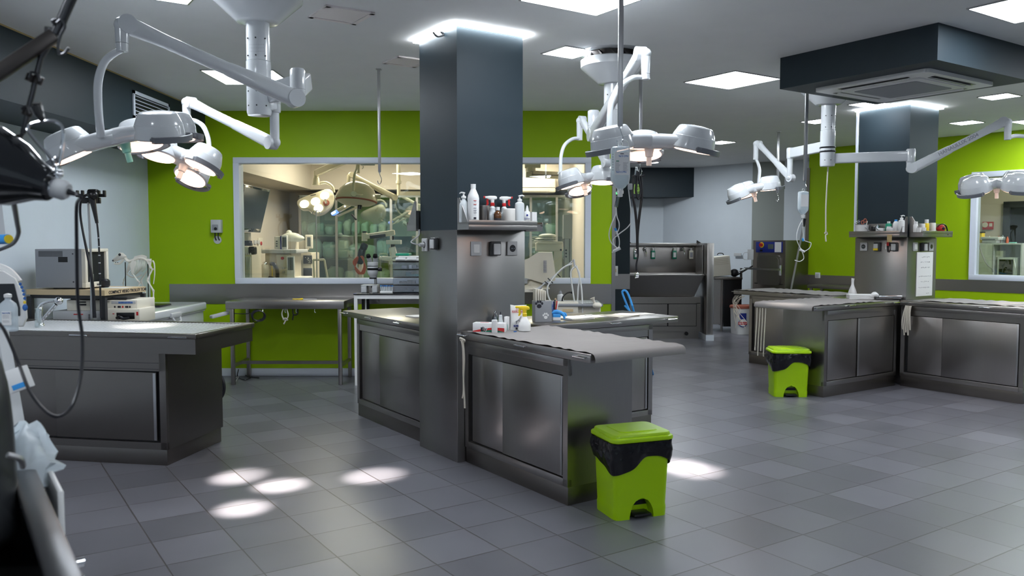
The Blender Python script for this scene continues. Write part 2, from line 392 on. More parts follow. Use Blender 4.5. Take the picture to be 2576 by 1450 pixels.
# grille in the soffit
# operating room behind the glass
OY, OX0, OX1 = 15.0, -4.05, 2.6
struct('wall_theatre_left', MB().box(OX0 - 0.1, OX0, YG + 0.12, OY, 0, CEIL), 'cream_wall')
struct('wall_theatre_back', MB().box(OX0 - 0.1, 1.15, OY, OY + 0.1, 0, CEIL), 'cream_wall')
struct('wall_theatre_soffit', MB().box(OX0, -3.43, YG + 0.12, 14.1, 2.45, CEIL), 'cream_wall')
struct('wall_theatre_soffit_back', MB().box(OX0, 1.04, 14.1, OY, 2.45, CEIL), 'cream_wall')
struct('wall_theatre_right', MB().box(1.04, 1.15, YG + 0.13, OY, 0, CEIL), 'cream_wall')
# dark wall past the end of the green wall, with its steel band and the doorway to the wash area
DY = 12.4
struct('wall_corridor', MB().box(1.16, 1.78, DY, DY + 0.12, 0, CEIL), 'dark_blue_paint')
struct('trim_3', MB().box(1.16, 1.782, DY - 0.006, DY, 0.84, 1.07), 'steel')
# deep white walls of the wash area
c0 = Vector((3.16, 17.2)); c1 = Vector((4.53, 15.55))
struct('wall_wash_back', MB().box(1.3, 3.16, 17.2, 17.35, 0, CEIL), 'white_wall')
def wallseg(name, p, q, m, th=0.12, z0=0, z1=CEIL, side=1):
    p = Vector(p[:2]); q = Vector(q[:2]); d = (q - p).normalized(); nrm = Vector((-d.y, d.x)) * side * th
    mb = MB(); V = [(p.x, p.y, z0), (q.x, q.y, z0), (q.x + nrm.x, q.y + nrm.y, z0), (p.x + nrm.x, p.y + nrm.y, z0)]
    V += [(x, y, z1) for x, y, z in V]
    mb.add(V, [(0, 1, 2, 3), (4, 5, 6, 7), (0, 1, 5, 4), (1, 2, 6, 5), (2, 3, 7, 6), (3, 0, 4, 7)]); return struct(name, mb, m)
wallseg('wall_wash_side', c0, c1, 'white_wall')
wallseg('wall_wash_corner', c1, (5.05, 15.3), 'grey_green_wall')
wallseg('wall_wash_end', (5.05, 15.3), (5.9, 14.2), 'white_wall')
struct('wall_wash_soffit', MB().box(1.5, 3.66, 16.6, 17.2, 2.46, CEIL), 'dark_blue_paint')
# green wall on the right with the window to the kitchen room
g0 = Vector((4.80, 13.35)); g1p = PZ(2576, 326.7, CEIL); g1 = Vector((g1p.x, g1p.y)); gd = (g1 - g0).normalized(); gn = Vector((-gd.y, gd.x))
if gn.y < 0: gn = -gn
LG = 7.5
MG = Matrix(((gd.x, gn.x, 0, g0.x), (gd.y, gn.y, 0, g0.y), (0, 0, 1, 0), (0, 0, 0, 1)))
def ong(px, py):     # where a measured ray meets the right green wall: distance along, height
    r = _ray(px, py); n2 = gn; t_ = (g0.x * n2.x + g0.y * n2.y) / (r.x * n2.x + r.y * n2.y); P = Vector((r.x * t_, r.y * t_)); return (P - g0).dot(gd), EYE + r.z * t_
u0, zt = ong(2446, 434); _, zb = ong(2434, 704); u1 = u0 + 2.4
zt = round(zt, 3); zb = round(zb, 3)
g2 = MB(MG)
g2.box(0, u0, 0, 0.12, 0, CEIL); g2.box(u1, LG, 0, 0.12, 0, CEIL); g2.box(u0, u1, 0, 0.12, zt, CEIL); g2.box(u0, u1, 0, 0.12, 0, zb)
struct('wall_right', g2, 'green_paint')
f2 = MB(MG); t = 0.075
f2.box(u0, u1, -0.03, 0.13, zt - t, zt, bev=0.006); f2.box(u0, u1, -0.03, 0.13, zb, zb + t, bev=0.006)
f2.box(u0, u0 + t, -0.028, 0.13, zb + t, zt - t); f2.box(u1 - t, u1, -0.028, 0.13, zb + t, zt - t)
w2 = struct('window_2', f2, 'white_frame')
obj('pane', MB(MG).box(u0 + t, u1 - t, 0.05, 0.058, zb + t, zt - t), 'pane_glass', w2)
bz0 = 0.86; bz1 = zb - 0.002
struct('trim_5', MB(MG).box(0.02, LG, -0.006, 0, bz0, bz1), 'steel')
struct('trim_6', MB(MG).box(-0.04, 0.02, -0.012, 0.13, 0, CEIL - 0.3), 'steel_v')
struct('baseboard_right', MB(MG).box(0, LG, -0.016, 0, 0, 0.09), 'white_frame')
# kitchen room behind window 2
k2 = MB(MG); k2.box(u0 - 1.5, LG, 2.9, 3.0, 0, CEIL)
struct('wall_kitchen_back', k2, 'cream_wall')
struct('wall_kitchen_left', MB(MG).box(u0 - 1.6, u0 - 1.5, 0.12, 3.0, 0, CEIL), 'cream_wall')
e1 = MG @ Vector((LG, 0, 0))
struct('wall_far_right', MB().box(e1.x, e1.x + 0.15, -4, e1.y + 0.1, 0, CEIL), 'white_wall')
# ceiling box of the cassette unit
struct('ceiling_bulkhead', MB(Matrix.Rotation(RA, 4, 'Z')).box(-4.4, -3.1, 5.585, 6.93, 2.795, CEIL), 'dark_blue_paint')
# pillars: painted above, steel clad below
MA = Matrix.Rotation(RA, 4, 'Z')
def pillar(i, a0, a1, b0, b1, zc):
    o = struct('wall_pillar_%s' % i, MB(MA).box(a0, a1, b0, b1, 0, CEIL), 'dark_blue_paint')
    c = MB(MA); e = 0.012; c.box(a0 - e, a1 + e, b0 - e, b1 + e, 0.0, zc, bev=0.004)
    obj('steel_cladding', c, 'steel_pillar', o)
    s = MB(MA); e = 0.035
    for x0, x1, y0, y1 in ((a0 - e, a1 + e, b0 - e, b0 - e + 0.02), (a1 + e - 0.02, a1 + e, b0 - e, b1 + e), (a0 - e, a0 - e + 0.02, b0 - e, b1 + e), (a0 - e, a1 + e, b1 + e - 0.02, b1 + e)):
        s.box(x0, x1, y0, y1, CEIL - 0.022, CEIL - 0.004)
    obj('led_strip', s, 'led_strip', o)
    return o
P1 = (-5.50, -4.95, 2.87, 3.42); P2 = (-5.60, -5.00, 8.51, 9.07)
pl1 = pillar('near', *P1, 1.635); pl2 = pillar('far', *P2, 1.60)
obj('edge_strip', MB(MA).box(P2[0] - 0.03, P2[0] - 0.012, P2[2] - 0.02, P2[2] + 0.01, 1.62, CEIL - 0.03), 'white_frame', pl2, label='white lit edge trim')
wc = WB(pl1) ; q = PZ(1090, 82, CEIL - 0.03)
wc.tube([q, q + Vector((0.03, -0.02, -0.03)), q + Vector((0.07, 0.02, -0.01)), q + Vector((0.05, 0.0, 0.01))], 0.008, m='dark_plastic'); obj('wire_loop', wc, 'dark_plastic', pl1)
# ------------------------------------------------------------------ ceiling lights and vents
def panel(label, c, s, rz, group='square ceiling light panels', name='ceiling_light'):
    t_ = thing(name, label, 'ceiling light', (c[0], c[1], CEIL), rz, group)
    f = MB(); h = s / 2; e = 0.012
    for x0, x1, y0, y1 in ((-h - e, h + e, -h - e, -h), (-h - e, h + e, h, h + e), (-h - e, -h, -h, h), (h, h + e, -h, h)): f.box(x0, x1, y0, y1, -0.008, 0.0)
    obj('frame', f, 'satin_metal', t_); obj('diffuser', MB().box(-h, h, -h, h, -0.006, -0.001), 'panel_light', t_); return t_
def abp(a, b): return AB(a, b)
panel('large square light panel in mid ceiling between the surgical lights', abp(-5.24, 5.97), 0.6, RA)
panel('small light panel beside the near pillar, before the second lamp mount', abp(-5.19, 4.03), 0.30, RA)
panel('light panel right behind the leftmost lamp column', (-2.39, 7.54), 0.62, 0)
q = PZ(474, 10, CEIL); panel('light panel cut by the top left edge of the view', q + Vector(AB(0.31, 0.0)) + Vector(AB(0, -0.31)) - Vector((0, 0, CEIL)) * 0, 0.6, RA)
q = PZ(1408, 18, CEIL); panel('light panel cut by the top edge above the near pillar', AB(0.30, 0) + AB(0, -0.30) + Vector((q.x, q.y, 0)) + AB(0.0, 0.30) * 1 , 0.6, RA)
q = PZ(2478, 33, CEIL); panel('light panel cut by the top right corner of the view', Vector((q.x, q.y, 0)) + AB(0.30, 0) + AB(0, 0.1), 0.6, RA)
panel('light panel right of the ceiling air unit, near the view edge', abp(-4.28, 8.9), 0.28, RA)
panel('light panel on the right beyond the far pillar', abp(-5.43, 10.5), 0.28, RA)
panel('light panel touching the left of the far pillar strip', abp(-5.30, 8.2), 0.28, RA)
panel('small far light panel over the wash area ceiling', abp(-8.55, 9.52), 0.30, RA)
panel('light panel half hidden behind the far lamp column', abp(-6.40, 8.86), 0.28, RA)
for x_, y_ in ((-2.2, 1.0), (0.8, 0.2), (4.0, 1.0), (-1.0, -2.2), (3.0, -2.0), (7.0, 3.0), (5.6, 6.2), (7.2, 9.0), (6.3, 7.6), (8.4, 10.4), (6.6, 10.2)):
    panel('added ceiling light panel outside the view', (x_, y_), 0.6, RA)  # unseen panels, the right-hand ones added to brighten the right green wall
q = PZ(1641, 408, CEIL); t_ = thing('ceiling_light', 'small round downlight below the second lamp head', 'ceiling light', (q.x, q.y, CEIL))
obj('frame', MB().cyl((0, 0, -0.008), (0, 0, 0), 0.13, n=32), 'white_frame', t_); obj('diffuser', MB().cyl((0, 0, -0.011), (0, 0, -0.008), 0.11, n=32), 'panel_light', t_)
def vent(label, c, s):
    t_ = thing('access_panel', label, 'ceiling panel', (c[0], c[1], CEIL), RA, 'flat access panels in the ceiling'); h = s / 2
    f = MB()
    for x0, x1, y0, y1 in ((-h, h, -h, -h + 0.03), (-h, h, h - 0.03, h), (-h, -h + 0.03, -h, h), (h - 0.03, h, -h, h)): f.box(x0, x1, y0, y1, -0.012, 0)
    obj('frame', f, 'panel_cover', t_); h -= 0.034; obj('cover', MB().box(-h, h, -h, h, -0.009, -0.001), 'panel_cover', t_); obj('gap', MB().box(-h - .004, h + .004, -h - .004, h + .004, -0.0008, 0), 'dark_plastic', t_)
vent('square access panel nearest the leftmost lamp mount', abp(-5.18, 2.13), 0.33)
vent('square access panel partly hidden by the near pillar', abp(-6.2, 3.12), 0.30)
# unseen area lamps, standing in for the room lights behind glass
def area(name, loc, size, e, col, rot=(0, 0, 0), sy=None):
    L = bpy.data.lights.new(name, 'AREA'); L.energy = e; L.color = col; L.size = size
    if sy: L.shape = 'RECTANGLE'; L.size_y = sy
    o = bpy.data.objects.new(name, L); COL.objects.link(o); o.location = loc; o.rotation_euler = rot; return o
area('theatre_ceiling_light', (-2.3, 12.4, CEIL - 0.03), 0.9, 58, (1.0, 0.86, 0.70), sy=1.6)
area('theatre_ceiling_light', (0.2, 12.9, CEIL - 0.03), 0.9, 50, (1.0, 0.86, 0.70), sy=1.6)
kk = MG @ Vector((u0 + 0.6, 1.4, CEIL - 0.03)); area('kitchen_ceiling_light', kk, 0.4, 22, (1.0, 0.92, 0.72))
area('wash_fill_light', (2.9, 14.8, CEIL - 0.03), 0.6, 26, (0.9, 0.96, 1.0))  # unseen lamp added to brighten the wash area walls
# ================================================================== EXAM TABLES (pinwheel clusters)
HT = 0.925
def handle_mb(mb, p, dirx, out, L=0.10, m='chrome'):
    """small rail: p centre on the face, dirx along, out away from the face"""
    d = Vector(dirx).normalized() * L / 2; o_ = Vector(out).normalized() * 0.03
    return mb.tube([Vector(p) - d, Vector(p) - d + o_ * 0.9, Vector(p) - d * 0.86 + o_, Vector(p) + d * 0.86 + o_, Vector(p) + d + o_ * 0.9, Vector(p) + d], 0.0048, n=8, k=3, m=m)
def exam_table(label, loc, rz, L, W, over, side='r', split=0.42, rails=(0.08, 0.5, 0.93), strip='r', group='steel examination tables', height=HT):
    """front face on y=0 looking to -y; body x 0..L; top overhangs on one side"""
    t_ = thing('examination_table', label, 'table', loc, rz, group)
    zt = height; zb = zt - 0.055
    b = MB(); r_ = 0.03; pf = 0.11; Wb = min(W, 0.50)
    b.box(0, L, 0.03, Wb, pf, zb - 0.002)                                    # carcass
    b.box(0, L, 0, 0.032, pf, pf + 0.045, bev=0.002); b.box(0, L, 0, 0.032, zb - 0.045, zb - 0.002, bev=0.002)
    b.box(0, L, 0.006, 0.032, zb - 0.10, zb - 0.045)                          # recessed rail over the doors
    b.box(0, 0.045, 0, 0.032, pf, zb - 0.002); b.box(L - 0.045, L, 0, 0.032, pf, zb - 0.002)
    obj('body', b, 'steel_v', t_)
    p_ = MB(); p_.box(0.004, L - 0.004, 0.006, Wb - 0.01, 0, pf + 0.002, bev=0.002); obj('plinth', p_, 'steel_dark', t_)
    xs = L * split; z0, z1 = pf + 0.047, zb - 0.102
    obj('door_gap', MB().box(0.046, L - 0.046, 0.026, 0.0305, z0 - 0.001, z1 + 0.001), 'black_plastic', t_)
    d1 = MB().box(0.075, xs - 0.006, 0.016, 0.026, z0 + 0.006, z1 - 0.004, bev=0.002); D1 = obj('door', d1, 'steel_v', t_)
    d2 = MB().box(xs, L - 0.055, 0.006, 0.016, z0 + 0.006, z1 - 0.004, bev=0.002); D2 = obj('door', d2, 'steel_v', t_)
    gx = L - 0.075 if strip == 'r' else xs + 0.002
    obj('grip_strip', MB().box(gx, gx + 0.018, 0.001, 0.007, z0 + 0.012, z1 - 0.008, bev=0.002), 'satin_metal', D2, label='bright vertical grip strip')
    x0, x1 = (0, L + over) if side == 'r' else (-over, L)
    tp = MB(); tp.box(x0, x1, -0.025, W + 0.02, zt - 0.05, zt, bev=0.005); tp.box(x0 + 0.02, x1 - 0.02, 0.0, W, zt - 0.054, zt - 0.05)
    obj('tabletop', tp, 'steel', t_)
    for f in rails:
        x = x0 + (x1 - x0) * f; obj('side_rail', handle_mb(MB(), (x, -0.025, zt - 0.018), (1, 0, 0), (0, -1, 0)), 'chrome', t_, label='small bright side rail')
    return t_, x0, x1
T1, a_, b_ = exam_table('steel exam table nearest the viewer, running forward from the near pillar under grey paper', AB(-4.93, 2.915), RA, 1.175, 0.68, 0.235, 'r', split=0.40, rails=(0.03, 0.53, 0.95))
T2, a2, b2 = exam_table('steel exam table right of the near pillar covered with folders and sheets', AB(-4.985, 3.60), RB, 1.16, 0.66, 0.27, 'r', split=0.45, rails=(0.5, 0.93))
T3, a3, b3 = exam_table('bare steel exam table behind the near pillar facing the green wall', AB(-6.82, 2.915), RA, 1.28, 0.66, 0.26, 'l', split=0.36, rails=(0.04, 0.40, 0.76))
T4, a4, b4 = exam_table('steel exam table at the far pillar with the green bin at its end', AB(-5.0, 7.10), RB, 1.26, 0.68, 0.22, 'l', split=0.45, strip='l', rails=(0.04, 0.40, 0.93))
T5, a5, b5 = exam_table('steel exam table running to the right view edge from the far pillar', AB(-4.97, 8.385), RA, 1.24, 0.68, 0.24, 'r', split=0.36, rails=(0.04, 0.60, 0.95))
T6, a6, b6 = exam_table('steel exam table behind the far pillar pointing at the steriliser', AB(-7.02, 8.385), RA, 1.32, 0.66, 0.24, 'l', split=0.4, rails=(0.03, 0.55))
def paper(label, t_, x0, x1, y0, y1, curl, drop_front=0.0, drop_end=None, seed=1, h=HT):
    """grey crepe sheet lying on a table: wavy long edges, ends rolled over the table edge"""
    t2 = thing('paper_sheet', label, 'paper', t_.location, t_.rotation_euler.z, 'grey paper sheets on the exam tables'); rn = random.Random(seed)
    ph = [rn.uniform(0, 6) for _ in range(6)]; nu = 90
    def f(u, v):
        s = x0 + (x1 - x0) * u; y = y0 + (y1 - y0) * v; z = h + 0.004
        e = abs(v - 0.5) * 2; z += 0.0032 * max(0, e - 0.55) / 0.45 * (1 + math.sin(s * 42 + ph[0] + 2 * math.sin(s * 11)))
        z += 0.0016 * math.sin(s * 9 + ph[1]) * math.sin(v * 5 + ph[2]) + 0.001
        if drop_end == 'r' and u > 0.90:
            q_ = (u - 0.90) / 0.10; a = q_ * PI * 0.62; rr_ = 0.034; s = x0 + (x1 - x0) * 0.90 + (x1 - x0) * 0.10 * 0.35 + rr_ * math.sin(a); z = h + 0.005 - rr_ * (1 - math.cos(a)) * 1.05
        if drop_end == 'l' and u < 0.10:
            q_ = (0.10 - u) / 0.10; a = q_ * PI * 0.62; rr_ = 0.034; s = x0 + (x1 - x0) * 0.10 - (x1 - x0) * 0.10 * 0.35 - rr_ * math.sin(a); z = h + 0.005 - rr_ * (1 - math.cos(a)) * 1.05
        return (s, y, z)
    obj('sheet', MB().sheet(f, nu, 24, th=0.0015), 'table_paper', t2, ang=60); return t2
paper('grey paper sheet on the exam table nearest the viewer, its end rolled over', T1, a_ + 0.05, b_ + 0.09, -0.014, 0.69, 0, drop_end='r', seed=2)
paper('grey paper sheet on the far table behind the green bin', T4, a4 - 0.08, b4 - 0.30, -0.03, 0.67, 0, drop_end='l', seed=3)
paper('grey paper sheet on the table running to the right view edge', T5, a5 + 0.16, b5 - 0.02, 0.06, 0.69, 0, seed=4)
paper('grey paper sheet on the table pointing at the steriliser', T6, a6 + 0.0, b6 - 0.1, -0.02, 0.66, 0, seed=5)
# steel shelves on the pillars
def shelf(label, loc, rz, L, D=0.15, z=1.635, tall='l'):
    """back on y=0, projects to -y, x 0..L"""
    t_ = thing('steel_shelf', label, 'shelf', loc, rz, 'steel shelves on the pillars')
    m_ = MB(); m_.box(0, L, -D, 0, z + 0.044, z + 0.050); m_.box(0, L, -D - 0.003, -D + 0.003, z - 0.0, z + 0.034, bev=0.002); m_.box(0, L, -D - 0.006, -D + 0.001, z + 0.034, z + 0.066, bev=0.002)
    m_.box(0, L, -0.004, 0, z, z + 0.15)
    obj('tray', m_, 'steel', t_)
    for x in (0, L - 0.004):
        g = MB(); q_ = 0.22 if (x == 0) == (tall == 'l') and tall != 'x' else 0.07; V = [(x, 0, z - 0.0), (x, -D, z), (x, -D, z + 0.036), (x, -0.03, z + q_), (x, 0, z + q_)]
        V += [(p[0] + 0.004, p[1], p[2]) for p in V]; g.add(V, [(0, 1, 2, 3, 4), (9, 8, 7, 6, 5)] + [(i, (i + 1) % 5, 5 + (i + 1) % 5, 5 + i) for i in range(5)]); obj('end_plate', g, 'steel', t_)
    return t_
e = 0.013
S1 = shelf('steel shelf over the sockets on the near pillar, holding bottles', AB(P1[1] + e, 2.862), RB, 0.57)
S2 = shelf('steel shelf on the hidden back side of the near pillar, seen edge on', AB(P1[0] - e, 3.44), RB + PI, 0.60, tall='r')
S3 = shelf('small steel shelf end showing right of the near pillar', AB(P1[1] + 0.02, P1[3] + e), RA + PI, 0.56, z=1.63, tall='x')
S4 = shelf('steel shelf on the left face of the far pillar', AB(P2[0] + 0.01, P2[2] - e), RA, 0.60, z=1.605, tall='r')
S5 = shelf('steel shelf on the right face of the far pillar', AB(P2[1] + e, P2[2] + 0.01), RB, 0.60, z=1.605)
# sockets
def wallbox(name, label, loc, rz, w_, h_, z, kind, group='sockets and switches on the pillars'):
    """plate on a face, y=0 back, facing -y"""
    t_ = thing(name, label, 'socket' if kind != 'switch' else 'switch', loc, rz, group)
    p_ = MB(); p_.box(-w_ / 2, w_ / 2, -0.012, 0, z - h_ / 2, z + h_ / 2, bev=0.004)
    if kind == 'switch':
        obj('plate', p_, 'light_grey_plastic', t_); obj('rocker', MB().box(-w_ * .28, w_ * .28, -0.017, -0.011, z - h_ * .3, z + h_ * .3, bev=0.003), 'white_plastic', t_)
    elif kind == 'socket':
        obj('plate', p_, 'light_grey_plastic', t_); s_ = MB(); s_.cyl((0, -0.0135, z), (0, -0.011, z), w_ * .30, n=24); obj('recess', s_, 'dark_plastic', t_)
        q_ = MB(); [q_.cyl((x, -0.018, z), (x, -0.013, z), 0.0035, n=8) for x in (-0.009, 0.009)]; obj('pins', q_, 'chrome', t_)
    elif kind == 'dark':
        d_ = MB(); d_.box(-w_ / 2, w_ / 2, -0.03, 0, z - h_ / 2, z + h_ / 2, bev=0.008); obj('housing', d_, 'dark_plastic', t_)
        obj('lid', MB().box(-w_ * .32, w_ * .36, -0.042, -0.028, z - h_ * .44, z + h_ * .34, bev=0.006), 'light_grey_plastic', t_)
    elif kind == 'yellow':
        d_ = MB(); d_.box(-w_ / 2, w_ / 2, -0.03, 0, z - h_ / 2, z + h_ / 2, bev=0.008); obj('housing', d_, 'dark_plastic', t_)
        obj('lid', MB().box(-w_ * .42, w_ * .26, -0.042, -0.028, z - h_ * .2, z + h_ * .34, bev=0.004), 'light_grey_plastic', t_); obj('tag', MB().box(-w_ * .42, w_ * .26, -0.043, -0.03, z - h_ * .44, z - h_ * .2), 'yellow_plastic', t_, label='yellow tag with red mark')
    return t_
zS = 1.505
for b, nm, lb, kd in ((3.02, 'light_switch', 'grey rocker switch, leftmost under the near pillar shelf', 'switch'), (3.175, 'lidded_socket', 'dark lidded socket in the middle under the near pillar shelf', 'dark'), (3.325, 'power_socket', 'round pin socket, rightmost under the near pillar shelf', 'socket')):
    wallbox(nm, lb, AB(P1[1] + e, b - 0.01), RB, 0.085, 0.10, zS, kd)
so = wallbox('power_socket', 'white socket with a plug on the left face of the near pillar', AB(-5.40, P1[2] - e), RA, 0.08, 0.095, 1.53, 'socket')
wallbox('lidded_socket', 'dark lidded socket on the left face of the near pillar', AB(-5.235, P1[2] - e), RA, 0.08, 0.085, 1.54, 'dark')
pg = WB(so); o_ = PD(1076, 596, 6.02)
base = AB(-5.40, P1[2] - e - 0.014, 1.53); out = -Vector((SA * 0 + math.cos(RB), math.sin(RB), 0))
pg.cyl(base, base + out * 0.035, 0.018, 0.014, m='light_grey_plastic'); 
pg.tube([base + out * 0.035, base + out * 0.07 + Vector((-.03, 0, .02)), AB(-5.47, 2.84, 1.60), AB(-5.50, 2.86, 1.64), AB(-5.53, 2.92, 1.60)], 0.005, m='light_grey_plastic')
obj('plug_and_cable', pg, 'light_grey_plastic', so)
for a, nm, lb, kd in ((-5.50, 'power_socket', 'white round pin socket, leftmost under the far pillar shelves', 'socket'), (-5.33, 'lidded_socket', 'dark lidded socket with a yellow tag on the far pillar', 'yellow'), (-5.13, 'lidded_socket', 'lidded socket behind the hanging brown tape on the far pillar', 'dark')):
    wallbox(nm, lb, AB(a, P2[2] - e), RA, 0.085 if kd == 'socket' else 0.075, 0.095, 1.50, kd)
for b, nm, lb, kd in ((8.64, 'light_switch', 'pale switch left of the whiteboard top on the far pillar', 'switch'), (8.80, 'lidded_socket', 'small dark lidded socket over the whiteboard', 'dark'), (8.955, 'power_socket', 'rightmost socket over the whiteboard', 'socket')):
    wallbox(nm, lb, AB(P2[1] + e, b), RB, 0.085, 0.095, 1.50, kd)
# whiteboard on the far pillar
wb = thing('whiteboard', 'narrow whiteboard with faint notes on the far pillar', 'whiteboard', AB(P2[1] + e, 8.84), RB)
m_ = MB(); m_.box(-0.16, 0.16, -0.008, 0, 0.955, 1.44, bev=0.002); obj('board', m_, 'label_white', wb)
m_ = MB(); rn = random.Random(3)
for z_, L_ in ((1.385, 0.14), (1.33, 0.18), (1.27, 0.16), (1.175, 0.24), (1.115, 0.15), (1.05, 0.24), (0.985, 0.06)):
    x = -L_ / 2 + (0.07 if L_ < 0.1 else 0)
    while x < L_ / 2 + (0.07 if L_ < 0.1 else 0):
        wd = rn.uniform(0.012, 0.03); pts = [(x + wd * i / 5, -0.009, z_ + rn.uniform(-0.006, 0.006)) for i in range(6)]; m_.tube(pts, 0.0012, n=4, k=2, m='ink_grey'); x += wd + 0.012
obj('handwriting', m_, 'ink_grey', wb)
# ================================================================== THE SINK TABLE ON THE LEFT
e1 = Vector((math.cos(R(-10.0)), math.sin(R(-10.0)), 0)); e2 = Vector((-e1.y, e1.x, 0)); LTO = Vector((-2.385, 5.61, 0)); ZL = 0.925
lt = thing('sink_table', 'long dark steel sink table with a barred top at the left', 'table', LTO, R(-10.0))
b = MB(); Lb = 2.1; b.box(-Lb, 0, 0.025, 0.74, 0.11, 0.785)
b.box(-Lb, 0, 0, 0.027, 0.11, 0.16); b.box(-Lb, 0, 0.0, 0.027, 0.66, 0.785); b.box(-0.05, 0, 0, 0.027, 0.11, 0.785, bev=0.002)
for z_ in (0.715, 0.672): b.box(-Lb, -0.052, -0.002, 0.002, z_, z_ + 0.003, m='dark_plastic')
obj('body', b, 'steel_dark', lt)
obj('plinth', MB().box(-Lb, -0.005, 0.006, 0.72, 0, 0.115, bev=0.002), 'steel_dark', lt)
obj('door_gap', MB().box(-1.95, -0.052, 0.02, 0.0255, 0.162, 0.66), 'black_plastic', lt)
D = obj('door', MB().box(-0.86, -0.075, 0.004, 0.012, 0.172, 0.65, bev=0.002), 'steel_dark', lt)
obj('grip_strip', MB().box(-0.098, -0.076, -0.002, 0.005, 0.175, 0.645, bev=0.002), 'satin_metal', D, label='bright vertical grip strip')
obj('door', MB().box(-1.9, -0.83, 0.013, 0.020, 0.172, 0.65, bev=0.002), 'steel_dark', lt)
bs = MB(); x1 = 0.24; x0 = -2.0
bs.box(x0, x1, -0.02, 0.0, 0.785, ZL - 0.03); bs.box(x0, x1, 0.76, 0.78, 0.785, ZL - 0.03); bs.box(x1 - 0.02, x1, 0, 0.76, 0.785, ZL - 0.03); bs.box(x0, x1 - 0.02, 0, 0.76, 0.785, 0.80)
obj('basin', bs, 'steel_dark', lt)
rm = MB()
for q_ in ((x0, x1 + 0.012, -0.032, 0.012), (x0, x1 + 0.012, 0.75, 0.795), (x1 - 0.03, x1 + 0.012, 0.012, 0.75), (x0, -1.62, 0.012, 0.75)): rm.box(*q_, ZL - 0.035, ZL, bev=0.004)
obj('rim', rm, 'steel_dark', lt)
gr = MB()
for i in range(60):
    x = -1.6 + i * 0.0302
    if x < x1 - 0.04: gr.box(x, x + 0.015, 0.013, 0.749, ZL - 0.014, ZL - 0.004, bev=0.003)
obj('bar_grating', gr, 'white_enamel', lt, kind='stuff')
for x in (-1.62, -0.62, 0.13): obj('side_rail', handle_mb(MB(), (x, -0.032, ZL - 0.02), (1, 0, 0), (0, -1, 0), L=0.13), 'chrome', lt)
fc = thing('tap', 'chrome mixer tap at the back of the barred sink table', 'tap', lt.matrix_world @ Vector((0, 0, 0)) + PD(101, 808, 6.15) - LTO * 0)
fcl = PD(101, 806, 6.15); fc.location = (fcl.x, fcl.y, ZL - 0.003)
m_ = MB(); m_.lathe([(0.03, 0), (0.028, 0.012), (0.021, 0.02), (0.02, 0.11), (0.023, 0.125), (0.018, 0.14), (0.001, 0.145)]); m_.tube([(0, 0, 0.12), (0.01, 0, 0.155), (0.06, 0, 0.18), (0.11, 0.0, 0.185)], [0.018, 0.014, 0.010, 0.008], n=12); obj('body', m_, 'chrome', fc)
m_ = MB(); m_.tube([(0.02, 0, 0.05), (0.08, -0.01, 0.11), (0.135, -0.02, 0.165)], [0.012, 0.013, 0.015], n=12); m_.sph((0.155, -0.02, 0.188), 0.03, n=20); obj('spray_head', m_, 'chrome', fc)
# ================================================================== WORK BENCH BY THE GREEN WALL
bn = thing('steel_bench', 'plain steel bench standing against the green wall below the window', 'table', (-2.43, 9.12, 0), 0)
m_ = MB(); zB = 0.915; m_.box(-0.66, 0.62, -0.30, 0.31, zB - 0.085, zB, bev=0.006); obj('top', m_, 'steel', bn)
for x in (-0.60, 0.565):
    for y in (-0.26, 0.27): obj('leg', MB().box(x - 0.02, x + 0.02, y - 0.02, y + 0.02, 0, zB - 0.085, bev=0.003), 'steel_v', bn)
m_ = MB()
for x in (-0.60, 0.565): m_.box(x - 0.015, x + 0.015, -0.24, 0.25, 0.19, 0.225)
m_.box(-0.585, 0.55, -0.015, 0.015, 0.19, 0.225); obj('brace', m_, 'steel', bn)
for x in (-0.26, -0.02, 0.10, 0.30): obj('hook', MB().tube([(x, -0.28, zB - 0.085), (x, -0.285, zB - 0.12), (x + 0.012, -0.285, zB - 0.125)], 0.004, m='chrome'), 'chrome', bn)
# desk with glass top right of the bench
dk = thing('white_desk', 'white framed desk with a dark glass top beside the near pillar', 'desk', (-1.15, 9.1, 0), 0)
zD = 0.985; dx0, dx1 = -0.55, 0.95
obj('glass_top', MB().box(dx0 - 0.005, dx1, -0.30, 0.33, zD, zD + 0.012, bev=0.002), 'black_gloss', dk)
m_ = MB(); m_.box(dx0, dx1, -0.29, -0.25, zD - 0.045, zD - 0.002); m_.box(dx0, dx1, 0.28, 0.32, zD - 0.045, zD - 0.002); m_.box(dx0, dx0 + 0.04, -0.25, 0.28, zD - 0.045, zD - 0.002); obj('frame', m_, 'white_plastic', dk)
for y in (-0.27, 0.30): obj('leg', MB().box(dx0, dx0 + 0.035, y - 0.02, y + 0.02, 0, zD - 0.045), 'white_plastic', dk)
for y in (-0.15, 0.15): obj('inner_leg', MB().box(dx0 + 0.06, dx0 + 0.09, y - 0.02, y + 0.02, 0, zD - 0.05), 'black_plastic', dk)
obj('leg', MB().box(dx1 - 0.04, dx1, -0.28, -0.24, 0, zD - 0.045), 'white_plastic', dk)
